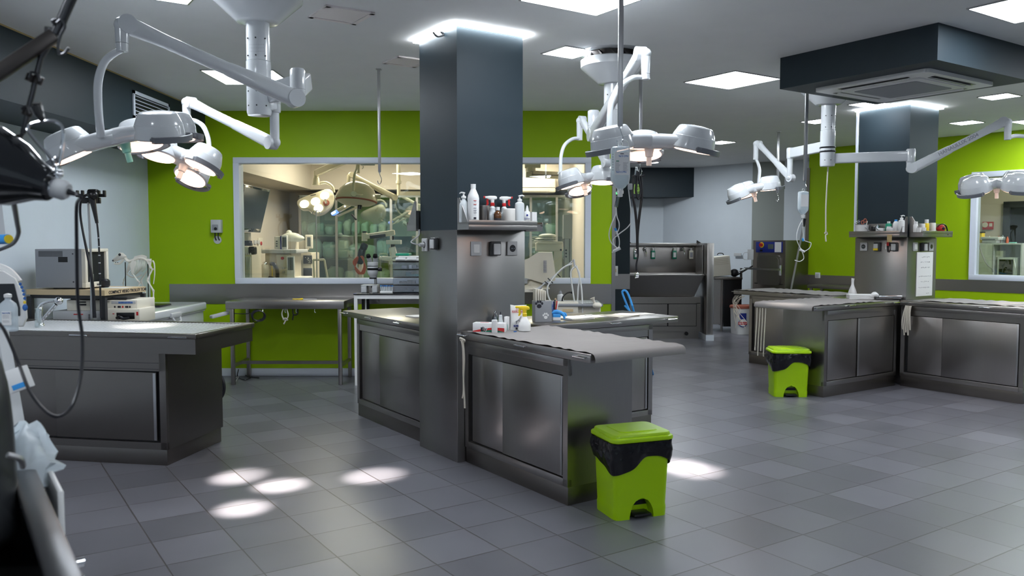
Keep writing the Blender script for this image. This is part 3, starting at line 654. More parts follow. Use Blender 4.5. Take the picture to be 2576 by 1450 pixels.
# ================================================================== CEILING CASSETTE
cs = thing('cassette_air_conditioner', 'white cassette air unit set in the dark ceiling box', 'air conditioner', AB(-3.75, 6.26, 2.795), RA)
def frame_ring(mb, o, i, z0, z1, m=None, bev=0.0):
    for x0, x1, y0, y1 in ((-o, o, -o, -i), (-o, o, i, o), (-o, -i, -i, i), (i, o, -i, i)): mb.box(x0, x1, y0, y1, z0, z1, m, bev)
    return mb
m_ = MB(); m_.prism(rrect(0.95, 0.95, 0.04), -0.028, 0.0); obj('panel', m_, 'white_plastic', cs)
m_ = MB(); m_.prism(rrect(0.66, 0.66, 0.03), -0.036, -0.0281); obj('centre_frame', m_, 'white_plastic', cs)
m_ = MB(); m_.prism(rrect(0.52, 0.52, 0.02), -0.040, -0.0361); obj('intake_grille', m_, 'grey_plastic', cs)
for k in range(4):
    m_ = MB(Matrix.Rotation(k * PI / 2, 4, 'Z')); m_.box(-0.29, 0.29, -0.425, -0.395, -0.0295, -0.0282); m_.box(-0.27, 0.27, -0.378, -0.355, -0.0295, -0.0282)
    o = obj('outlet', m_, 'black_plastic', cs); m_ = MB(Matrix.Rotation(k * PI / 2, 4, 'Z')); m_.obox((0, -0.387, -0.034), (0.56, 0.03, 0.004), Euler((R(20), 0, 0)).to_matrix()); obj('flap', m_, 'white_plastic', o)
# ================================================================== SURGICAL LIGHTS
def head_M(c, n_, head=0.0):
    z = Vector(n_).normalized(); x = Vector((1, 0, 0)); x = (x - z * x.dot(z)).normalized(); y = z.cross(x)
    M = Matrix((x, y, z)).transposed() @ Matrix.Rotation(head, 3, 'Z'); M = M.to_4x4(); M.translation = Vector(c); return M
def lamp_head(t_, c, n_, angs, rad, pr, tilt=13, hm='white_plastic', body='white_enamel', spot=None, lens='lens_warm'):
    M0 = W2L(t_); MH = head_M(c, n_)
    hb = MB(M0)
    # web between pods
    hb.to(MH)
    hub = []
    hb.lathe([(pr * .75, 0.012), (pr * .80, 0.03), (pr * .74, 0.075), (pr * .4, 0.092), (0.001, 0.094)], n=28)
    for a in angs:
        u = Vector((math.cos(R(a)), math.sin(R(a)), 0)); v = Vector((-u.y, u.x, 0)); rings = []
        for s_, wd, zt_, zb_ in ((0.0, pr * .75, 0.088, 0.006), (rad * .35, pr * .72, 0.088, 0.004), (rad * .7, pr * .84, 0.078, 0.0), (rad, pr * .95, 0.066, 0.0)):
            sh = rrect(2 * wd, zt_ - zb_, (zt_ - zb_) * .42, 4); rings.append([u * s_ + v * p[0] + Vector((0, 0, (zt_ + zb_) / 2 + p[1] + (0.02 * s_ / rad) * 0)) for p in sh])
        hb.loft(rings)
    H = obj('lamp_head', hb, body, t_, ang=50)
    for a in angs:
        u = Vector((math.cos(R(a)), math.sin(R(a)), 0)); ax = Vector((-u.y, u.x, 0))
        MP = MH @ Matrix.Translation(u * rad) @ Matrix.Rotation(R(a), 4, 'Z') @ Matrix.Rotation(R(tilt), 4, 'Y')
        p = MB(M0).to(MP); p.lathe([(pr * .93, -0.012), (pr, -0.004), (pr * 1.0, 0.012), (pr * .95, 0.062), (pr * .935, 0.064), (pr * .93, 0.068), (pr * .80, 0.105), (pr * .74, 0.118), (pr * .66, 0.124), (pr * .3, 0.130), (0.001, 0.131)], n=36)
        P_ = obj('reflector_pod', p, body, H, ang=24)
        l_ = MB(M0).to(MP); l_.lathe([(pr * .88, -0.0155), (pr * .88, -0.013), (0.001, -0.0128)], n=36); l_.lathe([(pr * .5, -0.019), (pr * .86, -0.0157)], n=36); obj('lens', l_, lens, H)
        r_ = MB(M0).to(MP); pts = []
        ro = pr + 0.028; rings = []
        for k in range(17):
            aa = R(-62 + 124 * k / 16); rr_ = ro if 0 < k < 16 else ro - 0.018
            q_ = Vector((math.cos(aa), math.sin(aa), 0)); rings.append([q_ * (rr_ - 0.006) + Vector((0, 0, -0.016)), q_ * (rr_ + 0.004) + Vector((0, 0, -0.018)), q_ * (rr_ + 0.006) + Vector((0, 0, 0.012)), q_ * (rr_ - 0.003) + Vector((0, 0, 0.014))])
        r_.loft(rings)
        for aa in (-60, 0, 60):
            q_ = Vector((math.cos(R(aa)), math.sin(R(aa)), 0)); r_.bar(q_ * (pr * .9), q_ * (ro - 0.002), 0.016, 0.016)
        obj('bumper_rail', r_, 'lamp_grey', H)
    h_ = MB(M0).to(MH); h_.lathe([(0.001, -0.092), (0.015, -0.091), (0.016, -0.08), (0.015, -0.042), (0.022, -0.038), (0.025, -0.01), (0.03, 0.012)], n=20); obj('handle', h_, hm, H)
    if spot:
        tg, e_, cone = spot
        for k, a in enumerate(angs):
            if tg[k % len(tg)] is None: continue
            u = Vector((math.cos(R(a)), math.sin(R(a)), 0)); MP = MH @ Matrix.Translation(u * rad) @ Matrix.Rotation(R(a), 4, 'Z') @ Matrix.Rotation(R(tilt), 4, 'Y')
            L = bpy.data.lights.new('reflector_beam', 'SPOT'); L.energy = e_; L.color = (1, 0.90, 0.80); L.spot_size = R(cone); L.spot_blend = 1.0; L.shadow_soft_size = 0.03
            o = bpy.data.objects.new('reflector_beam', L); COL.objects.link(o); o.parent = t_
            p_ = MP @ Vector((0, 0, -0.035)); d_ = (tg[k % len(tg)] - p_).normalized(); rot = (-d_).to_track_quat('Z', 'Y').to_matrix().to_4x4()
            o.matrix_local = M0 @ Matrix.Translation(p_) @ rot
    return H
def spring_arm(mb, p0, p1, h0=0.085, h1=0.085, w_=0.055, hm=0.06):
    p0, p1 = Vector(p0), Vector(p1); d = p1 - p0; L = d.length; Rm = frame_from(d); rings = []
    # local: col0 horizontal, col1 up-ish
    for t_, h_ in ((0, h0), (0.18, h0 * .95), (0.42, hm * 1.1), (0.44, hm), (0.8, hm), (1, h1)):
        sh = rrect(w_, h_, min(w_, h_) * .4, 3); rings.append([p0 + d * t_ + Rm @ Vector((x, y, 0)) for x, y in sh])
    mb.loft(rings); side = Rm.col[0]
    for p, h_ in ((p0, h0), (p1, h1)): mb.cyl(p - side * (w_ / 2 + 0.003), p + side * (w_ / 2 + 0.003), h_ / 2, n=24)
    return mb
def joint(mb, p, up, down, r=0.03):      # vertical sleeve through p
    p = Vector(p); mb.lathe([(r * .9, -down), (r, -down + .006), (r, -0.002), (r * .95, 0), (r, 0.002), (r, up - .01), (r * .86, up), (0.001, up + 0.002)], o=p, n=24); return mb
def column(t_, xy, zb, cover_gap=0.0, dark=False):
    M0 = W2L(t_); x, y = xy; zc = CEIL - cover_gap
    m_ = MB(M0); m_.lathe([(0.235, zc - 0.0), (0.252, zc - 0.01), (0.25, zc - 0.065), (0.12, zc - 0.185), (0.112, zc - 0.19), (0.074, zc - 0.192)], o=(x, y, 0), n=48); obj('ceiling_cover', m_, 'white_enamel', t_)
    if cover_gap:
        d_ = MB(M0); d_.lathe([(0.20, CEIL - cover_gap - 0.02), (0.21, CEIL - 0.01), (0.21, CEIL)], o=(x, y, 0), n=32); rn = random.Random(5)
        for k in range(14):
            a = k * PI / 7; d_.bar((x + .205 * math.cos(a), y + .205 * math.sin(a), CEIL - 0.004), (x + .222 * math.cos(a + .2), y + .222 * math.sin(a + .2), zc - 0.002), 0.02, 0.012)
        obj('mounting_flange', d_, 'bronze_dark', t_)
        r_ = MB(M0); r_.lathe([(0.27, CEIL - 0.006), (0.29, CEIL - 0.003), (0.29, CEIL)], o=(x, y, 0), n=40); obj('ceiling_ring', r_, 'white_enamel', t_)
    m_ = MB(M0); zt_ = zc - 0.18; h_ = zt_ - zb
    m_.lathe([(0.066, zt_), (0.066, zt_ - h_ * .42), (0.063, zt_ - h_ * .425), (0.069, zt_ - h_ * .43), (0.069, zb + 0.02), (0.064, zb + 0.004), (0.03, zb), (0.001, zb)], o=(x, y, 0), n=32)
    for k in range(3):
        for z_ in (zt_ - h_ * .2, zt_ - h_ * .38, zb + h_ * .1, zb + h_ * .25):
            a = R(-90 - 40 + k * 45); m_.cyl((x + .062 * math.cos(a), y + .062 * math.sin(a), z_), (x + .071 * math.cos(a), y + .071 * math.sin(a), z_), 0.0045, n=8, m='dark_plastic')
    C_ = obj('column', m_, 'white_enamel', t_)
    tx = MB(M0)
    for k in range(3): text_mb(tx, ('Surgical light service', 'max load 30 kg', 'see manual')[k] if False else '- - - - - - - - -', 0.016, Matrix.Translation((x + 0.012, y - 0.0675, zt_ - h_ * (.27 + .035 * k))) @ Matrix.Rotation(PI / 2, 4, 'X'), 'ink_grey', ext=0.0004)
    obj('marking', tx, 'ink_grey', C_)
    return C_
# ---------- lamp system 1 (left, near)
q = PD(652, 250, 4.75); L1 = thing('surgical_light', 'white ceiling surgical light at the left, one large head and one small head', 'surgical light', (q.x, q.y, CEIL), 0, 'ceiling surgical lights')
zb1 = PD(655, 293, 4.75).z; column(L1, (q.x, q.y), zb1, cover_gap=0.06)
pj = PD(749, 226, 4.62); pe = PD(742, 248, 4.60); pt = PD(318, 62, 4.05)
m_ = WB(L1); pa = PD(668, 238, 4.74); m_.bar((pa.x, pa.y, pa.z), (PD(775, 205, 4.80)), 0.07, 0.11, bev=0.012); m_.bar(PD(772, 205, 4.80), pj, 0.06, 0.10, bev=0.012); joint(m_, (pj.x, pj.y, PD(749, 226, 4.62).z), 0.115, 0.02, 0.042); obj('boom', m_, 'white_enamel', L1)
m_ = WB(L1); m_.cyl((pj.x, pj.y, pj.z - 0.01), (pj.x, pj.y, pe.z), 0.040, 0.040); m_.sph((pj.x, pj.y, pe.z), 0.043); spring_arm(m_, pe, pt, 0.098, 0.09, 0.06, 0.068); obj('spring_arm', m_, 'white_enamel', L1)
m_ = WB(L1); pk = PD(306, 62, 4.04); pk2 = PD(310, 130, 4.04); m_.sph(pk, 0.036); m_.cyl(pk, (pk.x, pk.y, pk2.z + 0.04), 0.033, 0.030); m_.cyl((pk.x, pk.y, pk2.z + 0.038), (pk.x, pk.y, pk2.z), 0.028, 0.027); 
m_.tube([(pk.x, pk.y, pk2.z + 0.008), PD(288, 134, 4.05), PD(262, 158, 4.08), PD(247, 205, 4.10), PD(247, 270, 4.14), PD(254, 345, 4.18)], [0.013, 0.017, 0.019, 0.02, 0.02, 0.02], n=14, k=8); obj('yoke', m_, 'white_enamel', L1)
lamp_head(L1, PD(315, 365, 4.3), (-0.20, -0.16, 1), (196, 96, 40, 337), 0.25, 0.122, tilt=13, hm='mint_plastic', spot=([PZ(600,1200,0),PZ(705,1222,0),PZ(940,1198,0),PZ(610,1280,0)], 1300, 10.5))
# second branch
m_ = WB(L1); p0 = PD(655, 262, 4.72); p1 = PD(690, 262, 4.80); m_.bar(p0, p1, 0.07, 0.08, bev=0.012); joint(m_, p1, 0.05, 0.05, 0.036); obj('boom', m_, 'white_enamel', L1)
m_ = WB(L1); p2 = PD(690, 358, 4.80); m_.cyl((p1.x, p1.y, p1.z - .04), (p1.x, p1.y, p2.z), 0.027); m_.sph((p1.x, p1.y, p2.z), 0.033); pt = PD(480, 258, 5.35); spring_arm(m_, PD(683, 360, 4.80), pt, 0.075, 0.07, 0.05, 0.055); obj('spring_arm', m_, 'white_enamel', L1)
m_ = WB(L1); pk = PD(469, 258, 5.36); pk2 = PD(468, 312, 5.36); m_.sph(pk, 0.032); m_.cyl(pk, (pk.x, pk.y, pk2.z), 0.027, 0.025)
m_.tube([PD(466, 306, 5.36), PD(485, 303, 5.34), PD(508, 315, 5.30), PD(523, 345, 5.26), PD(527, 385, 5.22), PD(528, 424, 5.2)], 0.015, n=12, k=8); m_.cyl(PD(533, 424, 5.2), PD(492, 422, 5.1), 0.02, 0.018); obj('yoke', m_, 'white_enamel', L1)
lamp_head(L1, PD(462, 418, 5.15), (0.26, 0.40, 1), (215, 335, 95), 0.155, 0.108, tilt=9, spot=([PZ(400,818,.92),PZ(340,822,.92),PZ(380,820,.92)], 160, 12))
# ---------- lamp system 2 (centre)
q = PD(1540, 250, 6.6); L2 = thing('surgical_light', 'white ceiling surgical light in mid room with an exposed dark mounting ring', 'surgical light', (q.x, q.y, CEIL), 0, 'ceiling surgical lights')
column(L2, (q.x, q.y), PD(1540, 372, 6.6).z, cover_gap=0.05)
pj = PD(1493, 318, 6.35); pe = PD(1490, 340, 6.33); pt = PD(1611, 136, 5.25)
m_ = WB(L2); m_.bar(PD(1535, 305, 6.58), PD(1515, 295, 6.50), 0.08, 0.10, bev=0.012); m_.bar(PD(1518, 297, 6.50), (pj.x, pj.y, PD(1495, 300, 6.35).z), 0.07, 0.10, bev=0.012); joint(m_, (pj.x, pj.y, pj.z), 0.12, 0.02, 0.045); obj('boom', m_, 'white_enamel', L2)
m_ = WB(L2); m_.cyl((pj.x, pj.y, pj.z), (pj.x, pj.y, pe.z), 0.042); m_.sph((pj.x, pj.y, pe.z), 0.046); spring_arm(m_, pe, pt, 0.098, 0.09, 0.06, 0.072); obj('spring_arm', m_, 'white_enamel', L2)
m_ = WB(L2); pk = PD(1625, 136, 5.22); pk2 = PD(1626, 200, 5.22); m_.sph(pk, 0.036); m_.cyl(pk, (pk.x, pk.y, pk2.z + 0.035), 0.032, 0.028); m_.cyl((pk.x, pk.y, pk2.z + 0.034), (pk.x, pk.y, pk2.z), 0.027)
m_.tube([(pk.x, pk.y, pk2.z + 0.012), PD(1592, 196, 5.2), PD(1560, 218, 5.1), PD(1540, 252, 5.0), PD(1534, 290, 4.95), PD(1532, 362, 4.9)], [0.012, 0.016, 0.018, 0.018, 0.018, 0.018], n=14, k=8); obj('yoke', m_, 'white_enamel', L2)
lamp_head(L2, PD(1633, 378, 4.85), (0.0, -0.03, 1), (207, 333, 90), 0.25, 0.13, tilt=13, spot=([None,PZ(1748,1186,0),PZ(1705,1172,0)], 1000, 12.5))
m_ = WB(L2); pb = PD(1540, 345, 6.6); p1 = PD(1526, 350, 6.75); m_.bar((q.x, q.y, pb.z), p1, 0.07, 0.08, bev=0.01); joint(m_, p1, 0.04, 0.05, 0.036); obj('boom', m_, 'white_enamel', L2)
m_ = WB(L2); p2 = PD(1525, 410, 6.75); m_.cyl((p1.x, p1.y, p1.z - .04), (p1.x, p1.y, p2.z), 0.027); m_.sph((p1.x, p1.y, p2.z), 0.033); spring_arm(m_, p2, PD(1464, 302, 7.15), 0.075, 0.07, 0.05, 0.055); obj('spring_arm', m_, 'white_enamel', L2)
m_ = WB(L2); pk = PD(1458, 304, 7.16); pk2 = PD(1459, 353, 7.16); m_.sph(pk, 0.031); m_.cyl(pk, (pk.x, pk.y, pk2.z), 0.027, 0.025)
m_.tube([PD(1459, 349, 7.16), PD(1440, 350, 7.1), PD(1420, 366, 7.05), PD(1411, 395, 7.0), PD(1410, 430, 6.95), PD(1410, 458, 6.9)], 0.0155, n=12, k=8); m_.cyl(PD(1405, 459, 6.9), PD(1450, 458, 6.88), 0.025, 0.022); obj('yoke', m_, 'white_enamel', L2)
lamp_head(L2, PD(1470, 466, 6.9), (-0.16, 0.16, 1), (222, 345, 100), 0.15, 0.108, tilt=11, spot=([PZ(1480,800,.92),PZ(1580,795,.92),PZ(1400,802,.92)], 260, 14))
# ---------- lamp system 3 (right)
q = PD(2083, 330, 7.9); L3 = thing('surgical_light', 'white ceiling surgical light by the far pillar with black bands on its column', 'surgical light', (q.x, q.y, CEIL), 0, 'ceiling surgical lights')
column(L3, (q.x, q.y), PD(2080, 420, 7.9).z)
m_ = WB(L3)
for y_ in (372, 382): z_ = PD(2083, y_, 7.9).z; m_.lathe([(0.072, z_ - .007), (0.076, z_), (0.072, z_ + .007)], o=(q.x, q.y, 0), n=32)
obj('seal_band', m_, 'black_rubber', L3)
m_ = WB(L3); z_ = PD(2180, 397, 7.8).z; pj = PD(2291, 397, 7.65); m_.bar((q.x, q.y, z_), (pj.x, pj.y, z_), 0.055, 0.095, bev=0.012); m_.box(0, 0, 0, 0, 0, 0) if False else None; joint(m_, (pj.x, pj.y, z_ - 0.05), 0.115, 0.01, 0.04); obj('boom', m_, 'white_enamel', L3)
pe = PD(2296, 424, 7.62); pt = PD(2525, 307, 7.2)
m_ = WB(L3); m_.cyl((pj.x, pj.y, z_ - .05), (pj.x, pj.y, pe.z), 0.036); m_.sph((pj.x, pj.y, pe.z), 0.04); spring_arm(m_, pe, pt, 0.09, 0.085, 0.055, 0.065); SP = obj('spring_arm', m_, 'white_enamel', L3)
tx = WB(L3); d_ = (pt - pe).normalized(); mid = pe + (pt - pe) * 0.42; nrm = Vector((d_.y, -d_.x, 0)).normalized(); 
if nrm.y > 0: nrm = -nrm
yv = nrm.cross(d_); Mx = Matrix((d_, yv, nrm)).transposed().to_4x4(); Mx.translation = mid + nrm * 0.0285 + d_ * 0.08
text_mb(tx, 'HANAULUX 2004', 0.045, Mx, 'ink_grey', ext=0.0006, bold=True); obj('lettering', tx, 'ink_grey', SP)
m_ = WB(L3); pk = PD(2536, 308, 7.18); pk2 = PD(2536, 352, 7.18); m_.sph(pk, 0.034); m_.cyl(pk, (pk.x, pk.y, pk2.z), 0.030, 0.027)
m_.tube([PD(2536, 347, 7.18), PD(2560, 342, 7.2), PD(2592, 350, 7.24), PD(2605, 385, 7.3), PD(2602, 430, 7.36), PD(2575, 455, 7.4)], 0.017, n=12, k=8); obj('yoke', m_, 'white_enamel', L3)
lamp_head(L3, PD(2507, 474, 7.4), (-0.10, -0.10, 1), (200, 110, 20, 280), 0.235, 0.128, tilt=13, spot=([PZ(2540,765,.92),PZ(2600,775,.92),PZ(2480,990,0),PZ(2640,990,0)], 160, 14))
m_ = WB(L3); pa = PD(2066, 368, 7.92); p1 = PD(1988, 386, 8.35); m_.bar((q.x, q.y, pa.z), (p1.x, p1.y, p1.z), 0.055, 0.10, bev=0.012); joint(m_, (p1.x, p1.y, p1.z - .045), 0.10, 0.01, 0.036); obj('boom', m_, 'white_enamel', L3)
m_ = WB(L3); p2 = PD(1989, 448, 8.35); m_.cyl((p1.x, p1.y, p1.z - .04), (p1.x, p1.y, p2.z), 0.028); m_.sph((p1.x, p1.y, p2.z), 0.034); spring_arm(m_, p2, PD(1908, 362, 8.75), 0.08, 0.07, 0.05, 0.055); obj('spring_arm', m_, 'white_enamel', L3)
m_ = WB(L3); pk = PD(1902, 362, 8.76); pk2 = PD(1902, 402, 8.76); m_.sph(pk, 0.032); m_.cyl(pk, (pk.x, pk.y, pk2.z), 0.027, 0.025)
m_.tube([PD(1901, 400, 8.76), PD(1907, 412, 8.74), PD(1911, 430, 8.7), PD(1909, 455, 8.6), PD(1906, 480, 8.5)], 0.016, n=12, k=8); obj('yoke', m_, 'white_enamel', L3)
lamp_head(L3, PD(1896, 486, 8.4), (-0.28, 0.0, 1), (195, 340, 95), 0.165, 0.11, tilt=10, spot=([PZ(1960,930,0),PZ(2000,1000,0),PZ(1900,900,0)], 40, 26))
# hanging rods
def rod(label, px, ytop, ybot, Y, r=0.012, hook=True):
    p = PD(px, ybot, Y); t_ = thing('hanging_rod', label, 'rod', (p.x, p.y, CEIL), 0, 'square steel rods hanging from the ceiling')
    m_ = MB(); L = CEIL - p.z; m_.box(-r, r, -r, r, -L, 0, bev=0.002); m_.box(-r * 1.8, r * 1.8, -r * 1.8, r * 1.8, -0.006, 0); obj('rod', m_, 'satin_metal', t_)
    h_ = MB(); h_.cyl((0, 0, -L - 0.012), (0, 0, -L + .001), r * .6); h_.tube([(0, 0, -L - 0.01), (0.004, 0, -L - .03), (0.016, 0, -L - .065), (0.006, 0, -L - .10), (-.012, 0, -L - .10), (-.018, 0, -L - .075)], 0.003, n=8); obj('hook', h_, 'chrome', t_); return t_
Y1 = 1.496 * 2065 / (608 - 185)
rod('thin steel rod with an empty hook before the window glass', 955, 185, 433, 7.2, 0.012)
rod('long thick rod in mid view carrying the saline bottle', 1560, 0, 318, 4.55, 0.0135)
rod('steel rod behind the saline bottle carrying stethoscopes', 1610, 200, 412, 7.2, 0.014)
rod('steel rod at the right carrying the far infusion bag', 2025, 238, 455, 7.6, 0.014)
rod('thin far rod with empty hook behind the right lamp', 1956, 320, 487, 11.2, 0.014)
# ================================================================== PEDAL BINS
def dense(P_, s_=0.008):
    o = []
    for i in range(len(P_)):
        a, b = P_[i], P_[(i + 1) % len(P_)]; n_ = max(1, int(math.hypot(a[0] - b[0], a[1] - b[1]) / s_)); o += [(a[0] + (b[0] - a[0]) * j / n_, a[1] + (b[1] - a[1]) * j / n_) for j in range(n_)]
    return o
def pedal_bin(label, loc, rz, group='green pedal bins with black liners'):
    t_ = thing('pedal_bin', label, 'bin', loc, rz, group)
    w0, d0, w1, d1, h = 0.325, 0.25, 0.355, 0.285, 0.445
    def ring(f, z, g=0.0, r=0.035, n=6): return [(x, y, z) for x, y in rrect(w0 + (w1 - w0) * f + 2 * g, d0 + (d1 - d0) * f + 2 * g, r, n)]
    # body with the pedal arch cut into its front (front is -y)
    N = 26; b = MB(); zs = [i / N for i in range(N + 1)]
    def wall(f):          # outline with arch
        return ring(f, f * h * 0.97)
    aw, ah = 0.075, 0.115
    rings = []
    for f in zs:
        z = f * h * 0.97; W_ = w0 + (w1 - w0) * f + (0.006 if z < 0.05 else 0); D_ = d0 + (d1 - d0) * f + (0.006 if z < 0.05 else 0)
        hw = aw * math.sqrt(max(0, 1 - (z / ah) ** 2)) if z < ah else 0.0
        dep = 0.065 if hw > 0 else 0.0; pts = rrect(W_, D_, 0.035, 6)
        # start the outline in the middle of the front and insert the arch
        back = [p for p in pts]; k = 14
        front_l = pts[:]      # order: +x+y corner, -x+y, -x-y, +x-y
        seq = pts[0:21]; seq2 = pts[21:]
        yf = -D_ / 2
        hw2 = max(hw, 0.0012)
        arch = [(-hw2 - 0.0008, yf), (-hw2, yf + dep), (hw2, yf + dep), (hw2 + 0.0008, yf)]
        rings.append([(x, y, z) for x, y in seq + arch + seq2])
    b.loft(rings); obj('body', b, 'bin_green', t_, ang=40)
    obj('pedal', MB().box(-0.055, 0.055, -0.15, -0.045, 0.014, 0.03, bev=0.006), 'black_plastic', t_)
    obj('pedal_recess', MB().box(-0.068, 0.068, -d0 / 2 + 0.061, -d0 / 2 + 0.064, 0.002, 0.085), 'black_plastic', t_)
    # liner folded over the rim
    l_ = MB(); rn = random.Random(label.__len__()); rings = []
    for k in range(23):
        v = k / 22; ring_ = []
        for i, (x, y) in enumerate(dense(rrect(w1 + 0.032, d1 + 0.032, 0.045, 8))):
            a = math.atan2(y, x); sag = 0.135 + 0.035 * math.sin(a * 2 + 1.0) + 0.022 * math.sin(3 * a + 2) + 0.004 * math.sin(9 * a)
            z = h - 0.008 - v * sag; push = 0.010 * math.sin(PI * v) + 0.008 * noise.noise(Vector((x * 14, y * 14, z * 18 + 3))) * math.sin(PI * min(1, v * 1.4)) - 0.012 * v
            L_ = math.hypot(x, y); f_ = 1 + push / L_ + (0.045 * noise.noise(Vector((x * 22, y * 22, z * 16))) + 0.025 * noise.noise(Vector((x * 60, y * 60, z * 30)))) * math.sin(PI * min(1, .15 + v)); ring_.append((x * f_, y * f_, z))
        rings.append(ring_)
    l_.loft(rings, caps=False)
    rings2 = [[(x * .985, y * .985, z) for x, y, z in rr_] for rr_ in rings]; l_.loft(rings2, caps=False)
    obj('liner', l_, 'bag_black', t_, ang=70)
    lid = MB(); W_, D_ = w1 + 0.036, d1 + 0.038
    lid.loft([[(x, y, z) for x, y in rrect(W_ * s_, D_ * s_, 0.045 * s_, 6)] for s_, z in ((0.985, h - 0.004), (1.0, h), (1.0, h + 0.012), (0.985, h + 0.018), (0.93, h + 0.022), (0.915, h + 0.034), (0.90, h + 0.038), (0.62, h + 0.042), (0.60, h + 0.046), (0.2, h + 0.047))])
    obj('lid', lid, 'bin_green', t_, ang=30); return t_
pedal_bin('large lime pedal bin in front of the nearest exam table', (0.685, 4.655, 0), R(20))
c_ = (PZ(1925, 995, 0) + PZ(2022, 993, 0)) / 2; pedal_bin('lime pedal bin at the end of the far pillar table', (2.80, 8.27, 0), R(-3))
# ================================================================== BOTTLES AND SMALL THINGS
def bottle(label, loc, prof, body='white_plastic', cap='white_plastic', capprof=None, lab=None, cat='bottle', rz=0, sx=1, sy=1, name='bottle', extra=None, group=None):
    t_ = thing(name, label, cat, loc, rz, group); obj('body', MB().lathe(prof, n=24, sx=sx, sy=sy), body, t_, ang=40)
    if capprof: obj('cap', MB().lathe(capprof, n=18), cap, t_)
    if lab:
        z0, z1, r_, m_ = lab; q_ = MB(); rings = []
        for z in (z0, z1): rings.append([((r_ + .0008) * sx * math.cos(R(a)), (r_ + .0008) * sy * math.sin(R(a)), z) for a in range(-150, -29, 10)])
        q_.loft(rings, caps=False, closed=False); L_ = obj('label', q_, m_, t_)
    else: L_ = None
    if extra: extra(t_, L_)
    return t_
def pump(t_, L_, z=0.165, m='white_plastic', a=0.0):
    q_ = MB(Matrix.Rotation(a, 4, 'Z')); q_.lathe([(0.017, z), (0.017, z + .014), (0.006, z + .018), (0.006, z + .032), (0.011, z + .034), (0.011, z + .04), (0.001, z + .042)], n=16); q_.tube([(0, 0, z + .037), (0.02, 0, z + .040), (0.034, 0, z + .034)], [0.006, 0.005, 0.004], n=8); obj('pump', q_, m, t_)
def sprayer(t_, z, body, trig, a=0.0, s=1.0):
    Rz = Matrix.Rotation(a, 4, 'Z') @ Matrix.Translation((0, 0, z)) @ Matrix.Scale(s, 4)
    q_ = MB(Rz); q_.lathe([(0.014, 0), (0.015, 0.002), (0.015, 0.020), (0.011, 0.024)], n=16); obj('collar', q_, trig, t_)
    q_ = MB(Rz); sh = lambda x, zc, w_, h_: [(x, p[0], zc + p[1]) for p in rrect(w_, h_, min(w_, h_) * .4, 3)]
    q_.loft([sh(-0.032, 0.056, 0.012, 0.016), sh(-0.02, 0.057, 0.02, 0.026), (sh(0.0, 0.054, 0.024, 0.034)), sh(0.02, 0.056, 0.022, 0.030), sh(0.04, 0.060, 0.015, 0.016), sh(0.052, 0.061, 0.013, 0.014)]); q_.cyl((0, 0, 0.02), (0, 0, 0.045), 0.011, 0.014); obj('spray_head', q_, body, t_)
    q_ = MB(Rz); q_.cyl((0.050, 0, 0.061), (0.062, 0, 0.061), 0.008, n=12); q_.tube([(0.03, 0, 0.052), (0.036, 0, 0.035), (0.034, 0, 0.016), (0.042, 0, 0.004)], [0.006, 0.005, 0.005, 0.003], n=8, flat=1.5); obj('trigger', q_, trig, t_)
ZSH = 1.686
def onS(px, dep=0.075, z=ZSH):       # on the near pillar shelf: measured column, depth from the pillar face
    a = P1[1] + 0.013 + dep; k = (px - 1288) / FPX; b = (a * SA + k * a * CA) / (k * SA - CA); return AB(a, b, z)
white = lambda r, h, nk=0.012: [(r * .96, 0), (r, 0.004), (r, h * .72), (r * .8, h * .84), (nk, h * .95), (nk, h)]
def txt(t_, s_, size, z, r_, m_='ink', dy=0.0, part='print', world=None):
    q_ = MB(); text_mb(q_, s_, size, Matrix.Translation((0, -r_ - 0.0012, z)) @ Matrix.Rotation(PI / 2, 4, 'X'), m_, ext=0.0003); obj(part, q_, m_, t_)
faceA = math.atan2(-1, 0) * 0
bottle('white pump bottle at the left end of the near pillar shelf, behind the tall bottle', onS(1167, 0.045), white(0.031, 0.165), 'frosted_plastic', extra=lambda t_, L_: pump(t_, L_, 0.165, a=2.6))
t_ = bottle('tall white bottle with red and grey print on the near pillar shelf', onS(1191, 0.085), [(0.037, 0), (0.04, 0.005), (0.04, 0.165), (0.036, 0.185), (0.018, 0.225), (0.016, 0.232)], 'white_plastic', 'white_plastic', [(0.0175, 0.232), (0.0175, 0.262), (0.001, 0.263)], (0.02, 0.165, 0.04, 'label_white'))
q_ = MB()
for z_ in (0.145, 0.12, 0.095, 0.078, 0.062): q_.box(0.004, 0.024, -0.0412, -0.039, z_, z_ + 0.004, m='ink_red' if z_ > 0.1 else 'ink_grey')
q_.box(0.004, 0.022, -0.0413, -0.039, 0.022, 0.034, m='ink'); obj('print', q_, 'ink_grey', t_)
cn = thing('steel_canister', 'plain brushed steel canister behind the bottles on the near pillar shelf', 'canister', onS(1219, 0.04)); obj('body', MB().lathe([(0.034, 0), (0.036, 0.003), (0.036, 0.118), (0.034, 0.12), (0.001, 0.12)]), 'steel', cn)
for px, a_, lb, dp in ((1239, PI, 'white spray bottle with red trigger on the left of the shelf, its nozzle turned left', 0.05), (1268, 0.0, 'white spray bottle with red trigger behind the paper roll, its nozzle turned right', 0.035)):
    t_ = bottle(lb, onS(px, dp), [(0.030, 0), (0.033, 0.004), (0.033, 0.045), (0.030, 0.058), (0.022, 0.075), (0.019, 0.09), (0.021, 0.105), (0.013, 0.115), (0.012, 0.12)], 'frosted_plastic', name='spray_bottle', cat='spray bottle'); sprayer(t_, 0.118, 'white_plastic', 'red_plastic', a=a_)
